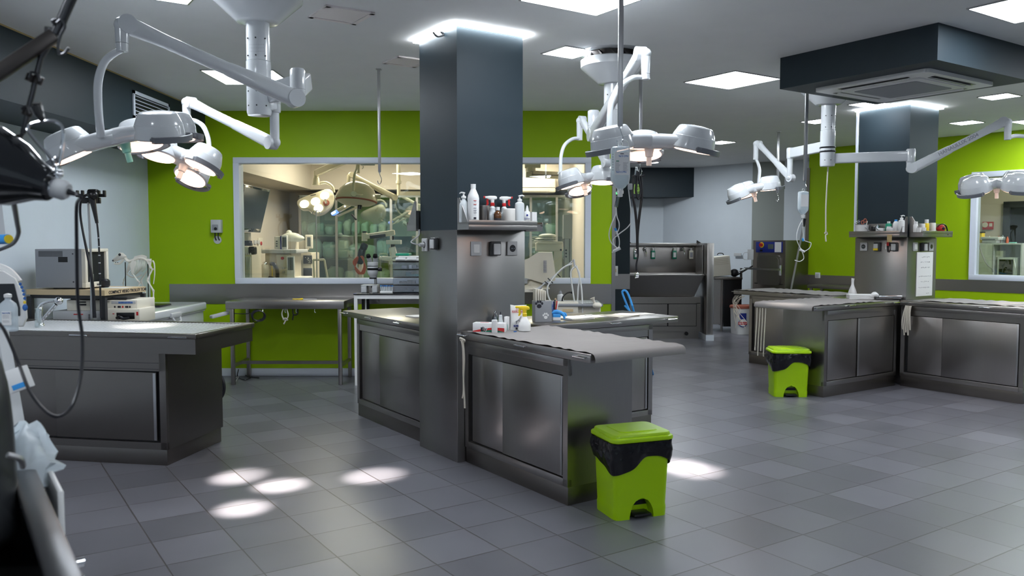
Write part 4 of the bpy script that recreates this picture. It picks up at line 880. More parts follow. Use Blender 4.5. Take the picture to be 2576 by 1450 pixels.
t_ = bottle('small amber glass bottle with a white cap at the front of the shelf', onS(1252, 0.115), [(0.024, 0), (0.027, 0.004), (0.027, 0.058), (0.022, 0.072), (0.012, 0.08), (0.011, 0.088)], 'amber', 'white_plastic', [(0.015, 0.086), (0.015, 0.108), (0.001, 0.109)], (0.008, 0.03, 0.027, 'ink'))
pr_ = thing('paper_roll', 'white embossed paper roll standing on the near pillar shelf', 'paper roll', onS(1281, 0.10)); obj('roll', MB().lathe([(0.041, 0), (0.043, 0.004), (0.043, 0.096), (0.040, 0.1), (0.02, 0.1), (0.02, 0.06), (0.001, 0.06)]), 'paper', pr_)
bottle('tall translucent pump bottle right of the paper roll', onS(1307, 0.08), [(0.030, 0), (0.034, 0.004), (0.034, 0.125), (0.031, 0.142), (0.016, 0.15), (0.016, 0.156)], 'frosted_plastic', extra=lambda t_, L_: pump(t_, L_, 0.156, a=-0.3))
t_ = bottle('small white dropper bottle with a dark logo at the shelf right end', onS(1326, 0.10), [(0.021, 0), (0.023, 0.003), (0.023, 0.07), (0.019, 0.082), (0.010, 0.086)], 'white_plastic', 'white_plastic', [(0.012, 0.086), (0.010, 0.10), (0.004, 0.125), (0.001, 0.126)]); txt(t_, 'Epivet', 0.016, 0.032, 0.023, 'dark_blue'); q_ = MB(); q_.cyl((0.0, -0.0245, 0.056), (0, -0.0225, 0.056), 0.007, n=16); obj('logo', q_, 'dark_blue', t_)
bx = thing('small_box', 'white carton at the right end of the shelf behind the dropper bottle', 'box', onS(1338, 0.045), RB); obj('box', MB().box(-0.012, 0.03, -0.02, 0.02, 0, 0.082), 'label_white', bx)
obj('flap', MB().box(0.0301, 0.032, -0.02, 0.02, 0, 0.05), 'dark_blue', bx)
# ---- on the near table
ZT = HT + 0.007
def onT(px, dep, z=HT + 0.007):      # on the near table: measured column, distance out from the pillar face
    a = P1[1] + 0.013 + dep; k = (px - 1288) / FPX; b = (a * SA + k * a * CA) / (k * SA - CA); return AB(a, b, z)
p = onT(1218, 0.14); gb = thing('glove_box', 'long white glove carton with a red and green swoosh lying by the near pillar', 'box', p, R(-12))
m_ = MB(); m_.box(-0.075, 0.15, -0.03, 0.055, 0, 0.062, bev=0.002); obj('carton', m_, 'label_white', gb)
m_ = MB()
def arcband(mb, f0, f1, x0, x1, y, m, n=16):
    V = []; 
    for i in range(n + 1): x = x0 + (x1 - x0) * i / n; V += [(x, y, f0(i / n)), (x, y, f1(i / n)), (x, y + 0.001, f0(i / n)), (x, y + 0.001, f1(i / n))]
    F = []
    for i in range(n): a = 4 * i; F += [(a, a + 1, a + 5, a + 4), (a + 2, a + 6, a + 7, a + 3), (a, a + 4, a + 6, a + 2), (a + 1, a + 3, a + 7, a + 5)]
    mb.add(V, F, m)
arcband(m_, lambda t: 0.002, lambda t: 0.004 + 0.028 * math.sin(t * PI * 0.62 + .1), -0.074, 0.149, -0.0312, 'ink_red')
arcband(m_, lambda t: 0.002, lambda t: 0.003 + 0.012 * math.sin(t * PI), -0.02, 0.149, -0.0318, 'green_bottle')
m_.box(-0.018, 0.0, -0.0316, -0.03, 0.005, 0.032, m='ink'); text_mb(m_, 'By', 0.034, Matrix.Translation((0.012, -0.0322, 0.022)) @ Matrix.Rotation(PI / 2, 4, 'X'), 'label_white', bold=True)
text_mb(m_, 'By', 0.034, Matrix.Translation((0.008, -0.0326, 0.022)) @ Matrix.Rotation(PI / 2, 4, 'X'), 'ink', bold=True)
for k in range(9): m_.box(0.072 + k * 0.0028, 0.0732 + k * 0.0028, -0.0316, -0.03, 0.03, 0.044, m='ink')
m_.box(-0.03, 0.03, 0.0, 0.02, 0.0621, 0.0626, m='ink_red'); obj('print', m_, 'ink_red', gb)
p = onT(1244, 0.24); pr_ = thing('paper_roll', 'small white roll standing before the glove carton', 'paper roll', p); obj('roll', MB().lathe([(0.019, 0), (0.02, 0.002), (0.02, 0.086), (0.018, 0.088), (0.006, 0.088), (0.001, 0.08)]), 'label_white', pr_)
p = onT(1259, 0.09); t_ = bottle('slim translucent bottle with dark nozzle behind the small white roll', p, [(0.016, 0), (0.018, 0.003), (0.018, 0.06), (0.014, 0.072), (0.012, 0.10), (0.006, 0.105)], 'frosted_plastic', 'ink', [(0.005, 0.103), (0.003, 0.125), (0.001, 0.126)])
p = onT(1246, 0.04); t_ = bottle('grey translucent bottle standing against the pillar cladding', p, [(0.02, 0), (0.023, 0.003), (0.023, 0.08), (0.012, 0.105), (0.007, 0.125), (0.001, 0.13)], 'smoke_plastic')
p = onT(1274, 0.17); bx = thing('small_box', 'slim white and teal carton left of the food pouch', 'box', p, R(-20)); obj('carton', MB().box(-0.012, 0.015, -0.015, 0.02, 0, 0.098, bev=0.001), 'label_white', bx); obj('print', MB().box(-0.0125, 0.0155, -0.0156, -0.0149, 0.006, 0.045), 'mint_plastic', bx)
p = onT(1304, 0.17); pc = thing('food_pouch', 'white standing pet food pouch with red crown and a dog sketch', 'pouch', p, R(-6))
m_ = MB(); rings = []
for k in range(15):
    v = k / 14; wd = 0.058 * (1 - 0.05 * math.sin(PI * v)) * (1.0 if v < .97 else 1.0); th_ = 0.028 * (1 - v) ** 0.8 + 0.002; rings.append([(math.copysign(abs(math.cos(a)) ** 0.6, math.cos(a)) * wd, math.sin(a) * th_ - 0.0, v * 0.172 + (0.006 * math.cos(a * 2) if v > .9 else 0)) for a in [2 * PI * i / 20 for i in range(20)]])
m_.loft(rings); obj('bag', m_, 'white_plastic', pc, ang=60)
def on_pouch(x, z): v = z / 0.172; return (x, -(0.028 * (1 - v) ** 0.8 + 0.0034), z)
m_ = MB()
m_.tube([(-0.018, *on_pouch(0, 0.142)[1:]), (0.018, *on_pouch(0, 0.142)[1:])], 0.0014, n=4, m='ink_red')
for x in (-0.012, 0, 0.012): m_.sph((x, on_pouch(0, 0.153)[1], 0.153), 0.0028, n=8, m='ink_red')
m_.tube([(-0.045, *on_pouch(0, 0.123)[1:]), (0.045, *on_pouch(0, 0.123)[1:])], 0.0012, n=4, m='ink_red'); obj('crown', m_, 'ink_red', pc)
m_ = MB(); v_ = 0.131; text_mb(m_, 'ROYAL CANIN', 0.0135, Matrix.Translation((0, on_pouch(0, v_)[1] - 0.0006, v_)) @ Matrix.Rotation(PI / 2 + 0.12, 4, 'X'), 'ink_red', bold=True); obj('lettering', m_, 'ink_red', pc)
m_ = MB(); m_.tube([(0.022, *on_pouch(0, .098)[1:]), (0.014, *on_pouch(0, .085)[1:]), (0.0, *on_pouch(0, .070)[1:]), (-0.018, *on_pouch(0, .062)[1:])], [0.007, 0.010, 0.011, 0.006], n=8, flat=0.3); m_.tube([(0.012, *on_pouch(0, .07)[1:]), (0.016, *on_pouch(0, .05)[1:])], 0.003, n=6); m_.tube([(-0.010, *on_pouch(0, .062)[1:]), (-0.012, *on_pouch(0, .044)[1:])], 0.003, n=6); obj('dog_sketch', m_, 'ink_grey', pc)
m_ = MB(); y_ = on_pouch(0, .028)[1]; m_.box(-0.03, 0.012, y_ - 0.001, y_ + 0.002, 0.022, 0.036, m='dark_blue'); m_.box(-0.016, -0.002, y_ - 0.003, y_ - 0.0, 0.004, 0.018, m='ink'); text_mb(m_, 'PILL A', 0.011, Matrix.Translation((-0.009, y_ - 0.0018, 0.029)) @ Matrix.Rotation(PI / 2, 4, 'X'), 'label_white'); obj('pouch_label', m_, 'dark_blue', pc)
p = onT(1320, 0.27); t_ = bottle('white spray bottle with a yellow head, in front of the food pouch', p, [(0.036, 0), (0.041, 0.004), (0.042, 0.03), (0.042, 0.05), (0.037, 0.058), (0.037, 0.06), (0.026, 0.078), (0.016, 0.098), (0.014, 0.104)], 'white_plastic', name='spray_bottle', cat='spray bottle'); sprayer(t_, 0.102, 'yellow_plastic', 'yellow_plastic', a=PI - 0.3, s=1.05)
p = onT(1296, 0.28); cl = thing('blue_clip', 'tiny blue clip lying before the food pouch', 'clip', p, 0.6); obj('clip', MB().box(-0.012, 0.012, -0.004, 0.004, 0, 0.006, bev=0.002), 'ink_blue', cl)
# file box with paw print
p = PZ(1352, 811, HT + .001); fb = thing('file_box', 'dark grey box with paw prints holding pale folders', 'box', p, R(12))
m_ = MB(); m_.box(-0.02, 0.115, -0.005, 0.10, 0.0, 0.165, bev=0.003); obj('box', m_, 'grey_plastic', fb)
def paw(mb, M, s, m):
    sv = mb.M; mb.M = mb.M @ M
    for x, z, r_ in ((0, -0.006, .012), (-.015, .007, .0055), (-.006, .016, .0055), (.006, .016, .0055), (.015, .007, .0055)):
        mb.lathe([(r_ * s, 0), (r_ * s, 0.0008), (0.0001, 0.0009)], o=(x * s, z * s, 0), n=14, m=m, sy=1.25 if r_ < .01 else .85)
    mb.M = sv
m_ = MB(); paw(m_, face_M((0.065, -0.006, 0.045), (0, -1, 0)), 1.25, 'label_white'); paw(m_, face_M((0.012, -0.006, 0.135), (0, -1, 0)), 1.6, 'ink'); obj('paw_prints', m_, 'label_white', fb)
for k in range(5):
    x = -0.015 + k * 0.018; f_ = thing('folder', 'pale beige folder standing upright in the grey paw print box', 'folder', p, R(12), 'upright folders in the paw print box')
    m_ = MB(); rings = []
    m_.sheet(lambda u, v, x=x, k=k: (x + 0.004 * math.sin(u * 3 + k), 0.005 + 0.085 * v, 0) if False else (x + 0.014 * u, 0.004 + 0.09 * v, 0.175 + 0.055 * 1), 2, 2) if False else m_.box(x, x + 0.013, 0.006, 0.095, 0.166, 0.262 - 0.004 * k, bev=0.005)
    obj('cover', m_, 'cream_plastic', f_)
# pen cup, red stamp, blue glove box
p = PZ(1376, 806, HT + 0.002); pcup = thing('pen_cup', 'clear cup of pens and brushes right of the paw print box', 'cup', p + Vector((0.055, 0.05, 0))); obj('cup', MB().lathe([(0.026, 0), (0.03, 0.003), (0.033, 0.085), (0.031, 0.085), (0.028, 0.006), (0.001, 0.006)]), 'clear_plastic', pcup)
for k, (mm, dx, dy, h_) in enumerate((('ink_blue', -0.01, 0, .14), ('dark_blue', 0.0, 0.01, .135), ('ink_red', 0.016, 0, .14), ('white_plastic', 0.022, 0.006, .125), ('ink', 0.006, -0.006, .15), ('wood', 0.010, 0.010, .16), ('ink_blue', -0.016, 0.008, .12))):
    o_ = thing('pen', ('blue', 'dark blue', 'red', 'white', 'black', 'wooden', 'short blue')[k] + ' pen standing in the clear cup by the paw print box', 'pen', pcup.location, 0, 'pens in the clear cup'); obj('barrel', MB().cyl((dx * .5, dy, 0.008), (dx * 1.6, dy, h_), 0.0055, 0.0045, n=10), mm, o_); obj('end_cap', MB().cyl((dx * 1.6, dy, h_), (dx * 1.68, dy, h_ + .012), 0.006 if mm != 'wood' else 0.011, 0.004, n=10), mm if mm != 'wood' else 'card', o_)
p = PZ(1382, 809, HT + 0.002); st = thing('stamp', 'small red plastic stamp on the table edge', 'stamp', p, R(10)); obj('case', MB().box(-0.018, 0.018, -0.012, 0.014, 0, 0.028, bev=0.004), 'red_plastic', st); obj('cap', MB().box(-0.0185, 0.0185, -0.0125, 0.0145, 0.026, 0.036, bev=0.004), 'ink_red', st)
p = PZ(1400, 806, HT + 0.002); bc = thing('small_carton', 'small blue and white carton under a blue glove', 'box', p, R(5)); obj('carton', MB().box(-0.028, 0.032, -0.01, 0.05, 0, 0.038, bev=0.002), 'label_white', bc); obj('band', MB().box(-0.0285, 0.0325, -0.0105, 0.0505, 0.022, 0.050, bev=0.003), 'sky_blue', bc)
m_ = MB(); m_.tube([(-0.03, 0.02, 0.052), (0.0, 0.01, 0.066), (0.035, 0.0, 0.058), (0.058, -0.008, 0.035), (0.062, -0.012, 0.008)], [0.012, 0.018, 0.016, 0.012, 0.006], n=10); m_.tube([(0.03, 0.0, 0.06), (0.07, -0.0, 0.052), (0.078, -0.006, 0.03)], [0.010, 0.008, 0.005], n=8); m_.tube([(-0.01, 0.02, 0.055), (-0.02, 0.03, 0.078)], [0.012, 0.008], n=8)
gl = thing('glove', 'crumpled sky blue disposable glove draped on the small carton', 'glove', p, R(5)); obj('glove_body', m_, 'sky_blue', gl, ang=70)
# paper sheets and folders on the right table
def sheets(label, c, w_, d_, rz, n_, m, name='folder', z0=HT + 0.001, th=0.003):
    t_ = thing(name, label, 'folder' if name == 'folder' else 'paper', (c.x, c.y, 0), rz, 'folders and papers on the table right of the near pillar')
    for k in range(n_):
        q_ = MB(Matrix.Rotation(random.uniform(-.12, .12) * (k > 0), 4, 'Z')); q_.box(-w_ / 2, w_ / 2, -d_ / 2, d_ / 2, z0 + k * th * 1.3, z0 + k * th * 1.3 + th, bev=0.0008); obj('leaf' if k else 'cover', q_, m if k % 2 == 0 else 'paper', t_)
    return t_
sheets('stack of white papers and folders left on the right table', PZ(1448, 803, HT), 0.24, 0.20, RB + .1, 4, 'cream_plastic'); sheets('open white papers in the middle of the right table', PZ(1500, 797, HT), 0.22, 0.18, RB - .2, 2, 'paper'); sheets('beige folder with papers towards the right table end', PZ(1560, 796, HT), 0.30, 0.20, RB + .25, 3, 'cream_plastic'); sheets('loose white sheets near the right table end', PZ(1606, 791, HT), 0.26, 0.16, RB - .1, 1, 'paper')
sheets('pen pouch lying on the papers', PZ(1480, 796, HT + .016), 0.07, 0.02, RB, 1, 'light_grey_plastic', 'pen', z0=HT + 0.02, th=0.008)['category'] = 'pen'
# rope leads on table rails
def rope(label, pts_list, name='rope', m='rope', r=0.006, group=None, loc=None):
    p0 = Vector(loc if loc is not None else pts_list[0][0]); t_ = thing(name, label, 'rope', p0, 0, group)
    for i, pts in enumerate(pts_list): obj('strand', WB(t_).tube(pts, r, n=7, k=7), m, t_)
    return t_
r0 = AB(-4.86, 2.87, 0.885)
def V3(a, b, z): return AB(a, b, z)
rope('cream tie rope knotted to the left rail of the nearest table', [[V3(-4.90, 2.862, .875), V3(-4.87, 2.855, .865), V3(-4.86, 2.86, .80), V3(-4.865, 2.865, .65), V3(-4.855, 2.86, .52), V3(-4.87, 2.86, .47)], [V3(-4.84, 2.862, .88), V3(-4.85, 2.855, .86), V3(-4.845, 2.86, .74), V3(-4.855, 2.86, .60), V3(-4.84, 2.86, .44), V3(-4.835, 2.858, .405)], [V3(-4.90, 2.86, .875), V3(-4.87, 2.845, .89), V3(-4.84, 2.86, .875), V3(-4.87, 2.87, .862), V3(-4.90, 2.86, .875)]], r=0.0065)
rope('white tie straps bunched at the inner corner of the far pillar tables', [[V3(-4.90 + i * .014, 8.352 - .006 * (i % 2), .875), V3(-4.91 + i * .016, 8.335, .80), V3(-4.925 + i * .022, 8.33, .70 - .05 * (i % 3)), V3(-4.92 + i * .02, 8.335, .62 - .06 * (i % 2))] for i in range(5)], r=0.008, name='strap')
rope('brown and cream leads hanging from the end of the far pillar table', [[V3(-5.64 + i * .035, 6.86 + .006 * (i % 2), .87), V3(-5.645 + i * .036, 6.86, .70), V3(-5.655 + i * .036, 6.862, .55), V3(-5.66 + i * .037, 6.86, .42 - .05 * (i % 2))] for i in range(4)], r=0.006, name='lead')
rope('tangle of thin white laces hanging from the rearmost table end', [[V3(-7.22 + .02 * i, 8.35, .86), V3(-7.20 + random.uniform(-.07, .07), 8.34, .78), V3(-7.21 + random.uniform(-.05, .1), 8.34, .66), V3(-7.16 + random.uniform(-.06, .16), 8.34, .5 + random.uniform(-.08, .1))] for i in range(9)], r=0.003, name='laces')
q = PD(2083, 422, 7.9); rp = PD(2077, 608, 7.9)
rope('thin twisted cord hanging from the right lamp column', [[(q.x, q.y, q.z + .01), (q.x - .012, q.y, (q.z + rp.z) / 2), (rp.x, rp.y, PD(2077, 585, 7.9).z)], [PD(2074, 588, 7.9), PD(2078, 584, 7.9), PD(2081, 589, 7.9), PD(2077, 592, 7.9), PD(2078, 608, 7.9)]], r=0.0065, name='cord')
# ---- far pillar shelves
ZF = 1.656
def onF(px, dep=0.08, face='l'):
    k = (px - 1288) / FPX
    if face == 'l': b = P2[2] - 0.013 - dep; a = b * (k * SA - CA) / (SA + k * CA); return AB(a, b, ZF)
    a = P2[1] + 0.013 + dep; b = (a * SA + k * a * CA) / (k * SA - CA); return AB(a, b, ZF)
G = 'small items on the far pillar shelves'
tb = thing('instrument_tub', 'white tub of scissors at the left end of the far pillar shelf', 'tub', onF(2166, 0.09)); obj('tub', MB().lathe([(0.055, 0), (0.065, 0.01), (0.072, 0.085), (0.069, 0.085), (0.06, 0.012), (0.001, 0.012)]), 'white_plastic', tb)
sc_ = thing('scissors', 'red handled scissors standing in the white tub', 'scissors', tb.location); m_ = MB()
for s_ in (-1, 1): m_.tube([(0.014 * s_ + .02 + .014 * math.cos(a), 0, 0.125 + .02 * s_ * .5 + .02 * math.sin(a)) for a in [i * PI / 4 for i in range(8)]], 0.006, n=6, closed=True, k=3)
obj('handles', m_, 'brick_red', sc_); obj('blades', MB().bar((0.02, 0, 0.02), (0.02, 0, 0.105), 0.012, 0.004).bar((0.012, 0.004, 0.02), (0.03, 0.004, 0.10), 0.010, 0.003), 'chrome', sc_)
for i, x in enumerate((-0.05, -0.035, -0.02)):
    f_ = thing('forceps', 'steel forceps ring handles sticking out of the white tub', 'forceps', tb.location, 0, G + ' forceps'); obj('shaft', MB().cyl((x * .5, 0.02, 0.02), (x * 1.3, 0.02, 0.10 + .01 * i), 0.003, n=6), 'chrome', f_); obj('ring', MB().tube([(x * 1.3 + .009 * math.cos(a), 0.02, 0.111 + .01 * i + .011 * math.sin(a)) for a in [k * PI / 4 for k in range(8)]], 0.002, n=5, closed=True, k=2), 'chrome', f_)
br = thing('brush', 'pale brush handle standing in the white tub', 'brush', tb.location); obj('handle', MB().bar((0.03, -.01, 0.02), (0.055, -.01, 0.13), 0.012, 0.006), 'cream_plastic', br)
ck_ = thing('black_tool', 'black holder lying behind the white tub with metal rods over the shelf edge', 'tool', onF(2196, 0.07), RA); obj('holder', MB().lathe([(0.028, 0), (0.03, 0.005), (0.03, 0.05), (0.024, 0.065), (0.001, 0.066)]), 'black_plastic', ck_)
m_ = MB(); 
for i, x in enumerate((-0.10, -0.03, 0.02)): m_.tube([(x, -0.03, 0.075), (x + .05, -0.075, 0.05), (x + .10, -0.085, 0.018)], 0.004, n=6, m='chrome' if i != 1 else 'black_plastic')
obj('rods', m_, 'chrome', ck_)
bx = thing('steel_jar', 'small steel jar with knob lid on the far left shelf', 'jar', onF(2205, 0.05)); obj('jar', MB().lathe([(0.03, 0), (0.03, 0.065), (0.033, 0.068), (0.033, 0.076), (0.006, 0.08), (0.006, 0.09), (0.001, 0.092)]), 'chrome', bx)
for px, w_, lb in ((2212, 0.085, 'wide low white carton at the front of the far left shelf'), (2237, 0.07, 'second low white carton before the green bottle')):
    bx = thing('small_box', lb, 'box', onF(px, 0.11), RA, G + ' cartons'); obj('carton', MB().box(-w_ / 2, w_ / 2, -0.02, 0.03, 0, 0.048, bev=0.002), 'label_white', bx)
bottle('green bottle with a white cap on the far left shelf', onF(2233, 0.07), [(0.03, 0), (0.033, 0.004), (0.033, 0.085), (0.028, 0.095), (0.014, 0.1)], 'teal_plastic', 'white_plastic', [(0.017, 0.098), (0.017, 0.12), (0.001, 0.121)], (0.02, 0.065, 0.033, 'label_white'))
bottle('white bottle with a blue cap on the far left shelf', onF(2251, 0.07), [(0.028, 0), (0.031, 0.004), (0.031, 0.09), (0.022, 0.112), (0.013, 0.122)], 'white_plastic', 'sky_blue', [(0.015, 0.12), (0.015, 0.138), (0.001, 0.139)])
t_ = bottle('white pump bottle next to the gusset of the far left shelf', onF(2265, 0.08), [(0.028, 0), (0.032, 0.004), (0.032, 0.115), (0.028, 0.128), (0.015, 0.134), (0.015, 0.14)], 'white_plastic', extra=lambda t_, L_: pump(t_, L_, 0.14, a=0.0)); txt(t_, 'derma', 0.012, 0.06, 0.032, 'ink_grey'); 
for px, lb, r_, h_, mm, cm in ((2301, 'small white jar at the left of the far right shelf', 0.024, 0.085, 'white_plastic', 'white_plastic'), (2317, 'white tub behind the yellow bottle', 0.032, 0.095, 'label_white', 'white_plastic'), (2328, 'yellow bottle with tall white cap on the far right shelf', 0.026, 0.10, 'yellow_plastic', 'white_plastic'), (2343, 'white roll standing right of the yellow bottle', 0.033, 0.105, 'paper', 'white_plastic')):
    bottle(lb, onF(px, 0.07 if px != 2317 else 0.04, 'r'), [(r_ * .95, 0), (r_, 0.003), (r_, h_ * .93), (r_ * .9, h_), (0.001, h_)], mm, cm, [(r_ * .8, h_), (r_ * .8, h_ + .03 + .01 * (mm[0] == 'y')), (0.001, h_ + .031 + .01 * (mm[0] == 'y'))] if px in (2301, 2328) else None, (0.02, 0.06, r_, 'yellow_plastic') if px == 2328 else None)
for px, lb in ((2310, 'small white cup at the front of the far right shelf'), (2322, 'white cup with blue emblem on the far right shelf')):
    bx = thing('cup', lb, 'cup', onF(px, 0.115, 'r')); obj('cup', MB().lathe([(0.018, 0), (0.022, 0.05), (0.02, 0.05), (0.017, 0.004), (0.001, 0.004)]), 'white_plastic', bx)
bx = thing('tape_roll', 'brown tape roll lying flat on the far right shelf', 'tape', onF(2324, 0.10, 'r')); obj('roll', MB().lathe([(0.03, 0), (0.03, 0.02), (0.015, 0.02), (0.015, 0.001), (0.03, 0)]), 'tape_beige', bx)
md = thing('muzzle', 'red and black dog muzzle at the right end of the far shelf', 'muzzle', onF(2364, 0.08, 'r')); m_ = MB(); m_.sph((0, 0, 0.045), 0.045, sc3=(1.1, .8, 1)); obj('cup', m_, 'red_plastic', md); m_ = MB(); m_.tube([(-.05, -.02, .06), (-.02, -.04, .09), (.03, -.035, .08), (.055, -.03, .03), (.05, -.05, -.03)], 0.010, n=8, flat=.5); m_.sph((0.012, -0.033, 0.045), 0.016, n=12); obj('straps', m_, 'black_rubber', md)
tp_ = AB(-5.10, P2[2] - 0.17, 1.60); bt = thing('paper_note', 'brown paper note hanging under the far left shelf', 'note', tp_, RA); obj('note', MB().box(-0.025, 0.03, -0.004, -0.002, -0.05, 0.03), 'tape_beige', bt)
ho = thing('hoof_cutters', 'black and red cutters with a tag hanging under the far left shelf', 'tool', AB(-5.20, P2[2] - 0.03, 1.60), RA); m_ = MB(); m_.tube([(0, 0, 0.02), (-.012, 0, -.05), (-.008, 0, -.12), (0, 0, -.16)], 0.005); m_.tube([(0, 0, 0.02), (.012, 0, -.05), (.010, 0, -.12), (0.002, 0, -.16)], 0.005); obj('handles', m_, 'black_rubber', ho); obj('grip', MB().box(-.014, .014, -.008, .006, -.09, -.05, bev=.004), 'red_plastic', ho); obj('tag', MB().box(-.03, -.018, -.003, -.001, -.13, -.07), 'label_white', ho)
# on the far tables
t_ = bottle('white spray bottle without label on the far table', onF(2146, .16) + Vector((0, 0, HT + .003 - ZF)), [(0.045, 0), (0.05, 0.005), (0.05, 0.04), (0.035, 0.09), (0.018, 0.13), (0.014, 0.15), (0.014, 0.17)], 'white_plastic', name='spray_bottle', cat='spray bottle'); m_ = MB(); m_.tube([(0, 0, .165), (0.0, 0, .19), (0.004, 0, .215)], [0.013, .016, .018], n=10); obj('spray_head', m_, 'white_plastic', t_)
p = onF(2166, .30) + Vector((0, 0, HT + .002 - ZF)); tr_ = thing('pad_stack', 'folded stack of white pads on the far table', 'pads', p, R(-8)); m_ = MB()
for k in range(4): m_.box(-0.13, 0.13, -0.06, 0.08, k * .013, k * .013 + .012, bev=.005)
obj('pads', m_, 'label_white', tr_); obj('fold', MB().tube([(0.10, -0.05, 0.03), (0.13, -0.055, 0.055), (0.16, -0.03, 0.04), (0.19, -0.01, 0.01)], [0.02, 0.028, 0.026, 0.012], n=10), 'label_white', tr_)
p = onF(2232, .13) + Vector((0, 0, HT + .002 - ZF)); tr_ = thing('steel_scale', 'low steel weighing dish on the far table by the pillar', 'scale', p, R(-10)); obj('base', MB().box(-0.12, 0.14, -0.06, 0.06, 0, 0.015, bev=.004), 'dark_chrome', tr_); obj('dish', MB().box(-0.09, 0.15, -0.05, 0.07, 0.018, 0.045, bev=.008), 'chrome', tr_)
# ================================================================== HANGING INFUSIONS, STETHOSCOPES
def iv_bottle(label, c, s=1.0, printed=True, rz=0.0):
    """inverted bottle hung by its base; c = top hook point"""
    t_ = thing('saline_bottle', label, 'saline bottle', c, rz); h = 0.235 * s; w_ = 0.105 * s; d_ = 0.07 * s
    rings = [[(x, y, z) for x, y in rrect(w_ * f, d_ * f, d_ * f * .42, 4)] for f, z in ((.80, -0.03 * s), (.97, -0.036 * s), (1.0, -0.05 * s), (1.0, -0.03 * s - h * .72), (.92, -0.03 * s - h * .82), (.55, -.03 * s - h * .93), (.32, -.03 * s - h * .97), (.30, -.03 * s - h * 1.03))]
    obj('bottle', MB().loft(rings), 'milky_bottle', t_, ang=40)
    liq = [[(x * .96, y * .96, z) for x, y in rrect(w_ * f, d_ * f, d_ * f * .42, 4)] for f, z in ((1.0, -0.03 * s - h * .50), (1.0, -0.03 * s - h * .72), (.92, -0.03 * s - h * .82), (.55, -.03 * s - h * .92))]
    obj('liquid', MB().loft(liq), 'milky_clear', t_)
    obj('hanger', MB().tube([(-.012 * s, 0, -.03 * s), (-.010 * s, 0, -.008 * s), (0, 0, 0.0), (.010 * s, 0, -.008 * s), (.012 * s, 0, -.03 * s)], 0.002, n=6), 'tube_plastic', t_)
    L_ = obj('label', MB().box(-w_ * .34, w_ * .40, -d_ / 2 - .002, -d_ / 2 - .0008, -0.03 * s - h * .66, -0.03 * s - h * .14), 'label_white', t_)
    if printed:
        q_ = MB(); zt = -0.03 * s - h * .14; y_ = -d_ / 2 - .0022
        MT = lambda x, z: Matrix.Translation((x, y_, z)) @ Matrix.Rotation(PI, 4, 'Y') @ Matrix.Rotation(-PI / 2, 4, 'X') if False else Matrix.Translation((x, y_, z)) @ Matrix.Rotation(PI / 2, 4, 'X') @ Matrix.Rotation(PI, 4, 'Z')
        q_.box(-.006, .014, y_, y_ + .001, zt - .010, zt - .006, m='ink'); text_mb(q_, 'NaCl 0,9%', .012, MT(.012, zt - .020), 'ink_blue', bold=True); text_mb(q_, 'NaCl 0,9%', .013, MT(.0, zt - h * .45), 'ink_blue', bold=True)
        q_.box(-.028, -.012, y_, y_ + .001, zt - .050, zt - .045, m='green_bottle')
        rn = random.Random(8)
        for k in range(12):
            z = zt - .056 - k * .004
            for x0 in (-.032, .010): q_.box(x0, x0 + rn.uniform(.018, .028), y_, y_ + .0008, z, z + .0013, m='ink_grey')
        for k in range(7): q_.box(-w_ * .46, -w_ * .40, -d_ / 2 - .001, -d_ / 2, zt - .012 - k * .014, zt - .010 - k * .014, m='ink')
        obj('print', q_, 'ink', L_)
    zb = -.03 * s - h * 1.03; m_ = MB(); m_.lathe([(.019 * s, zb - .012 * s), (.019 * s, zb + .004), (.012 * s, zb + .004), (.012 * s, zb + .014)]); m_.lathe([(.009 * s, zb - .03 * s), (.014 * s, zb - .028 * s), (.014 * s, zb - .012 * s)]); obj('cap', m_, 'white_plastic', t_); return t_, zb
c = PD(1561, 356, 4.52); iv, zb = iv_bottle('large upside down saline bottle hanging in mid view', c)
ln = thing('infusion_line', 'clear infusion line with white clamps hanging below the large saline bottle', 'infusion line', c); m_ = WB(ln)
D = 4.52; P = lambda x, y, d=D: PD(x, y, d)
m_.cyl(P(1556, 492), P(1549, 522), 0.0095, 0.0085, m='clear_plastic'); m_.cyl(P(1559, 480), P(1556, 492), .005); m_.cyl(P(1549, 521), P(1549, 525), .006)
m_ = WB(ln); m_.cyl(P(1557, 484), P(1555, 493), .005); m_.cyl(P(1555, 493), P(1550, 521), 0.0095); obj('drip_chamber', m_, 'clear_plastic', ln)
for pts in ([P(1550, 522), P(1549, 540), P(1538, 565), P(1532, 590), P(1537, 610), P(1550, 622)], [P(1550, 522), P(1552, 545), P(1557, 560), P(1557, 575), P(1550, 590)], [P(1551, 585), P(1557, 600), P(1558, 615), P(1556, 624)], [P(1583, 380, 4.5), P(1584, 430, 4.5), P(1581, 470, 4.5), P(1585, 510, 4.5), P(1588, 538, 4.5)], [P(1587, 562), P(1576, 575), P(1556, 590), P(1543, 603), P(1545, 617), P(1552, 624)], [P(1584, 385, 4.5), P(1580, 360, 4.51), P(1570, 352, 4.52)]):
    obj('tube', WB(ln).tube(pts, 0.0028, n=8, k=8), 'tube_plastic', ln)
obj('blue_connector', WB(ln).cyl(P(1547, 574), P(1550, 581), .006).cyl(P(1550, 581), P(1556, 597), .005, .004, m='label_white'), 'sky_blue', ln, label='blue and white connector')
obj('roller_clamp', WB(ln).obox(P(1585, 470, 4.5), (.024, .016, .034), None, None, .004), 'light_grey_plastic', ln); obj('t_piece', WB(ln).cyl(P(1543, 633), P(1560, 624), .008, .010).cyl(P(1540, 636), P(1545, 632), .004), 'white_plastic', ln)
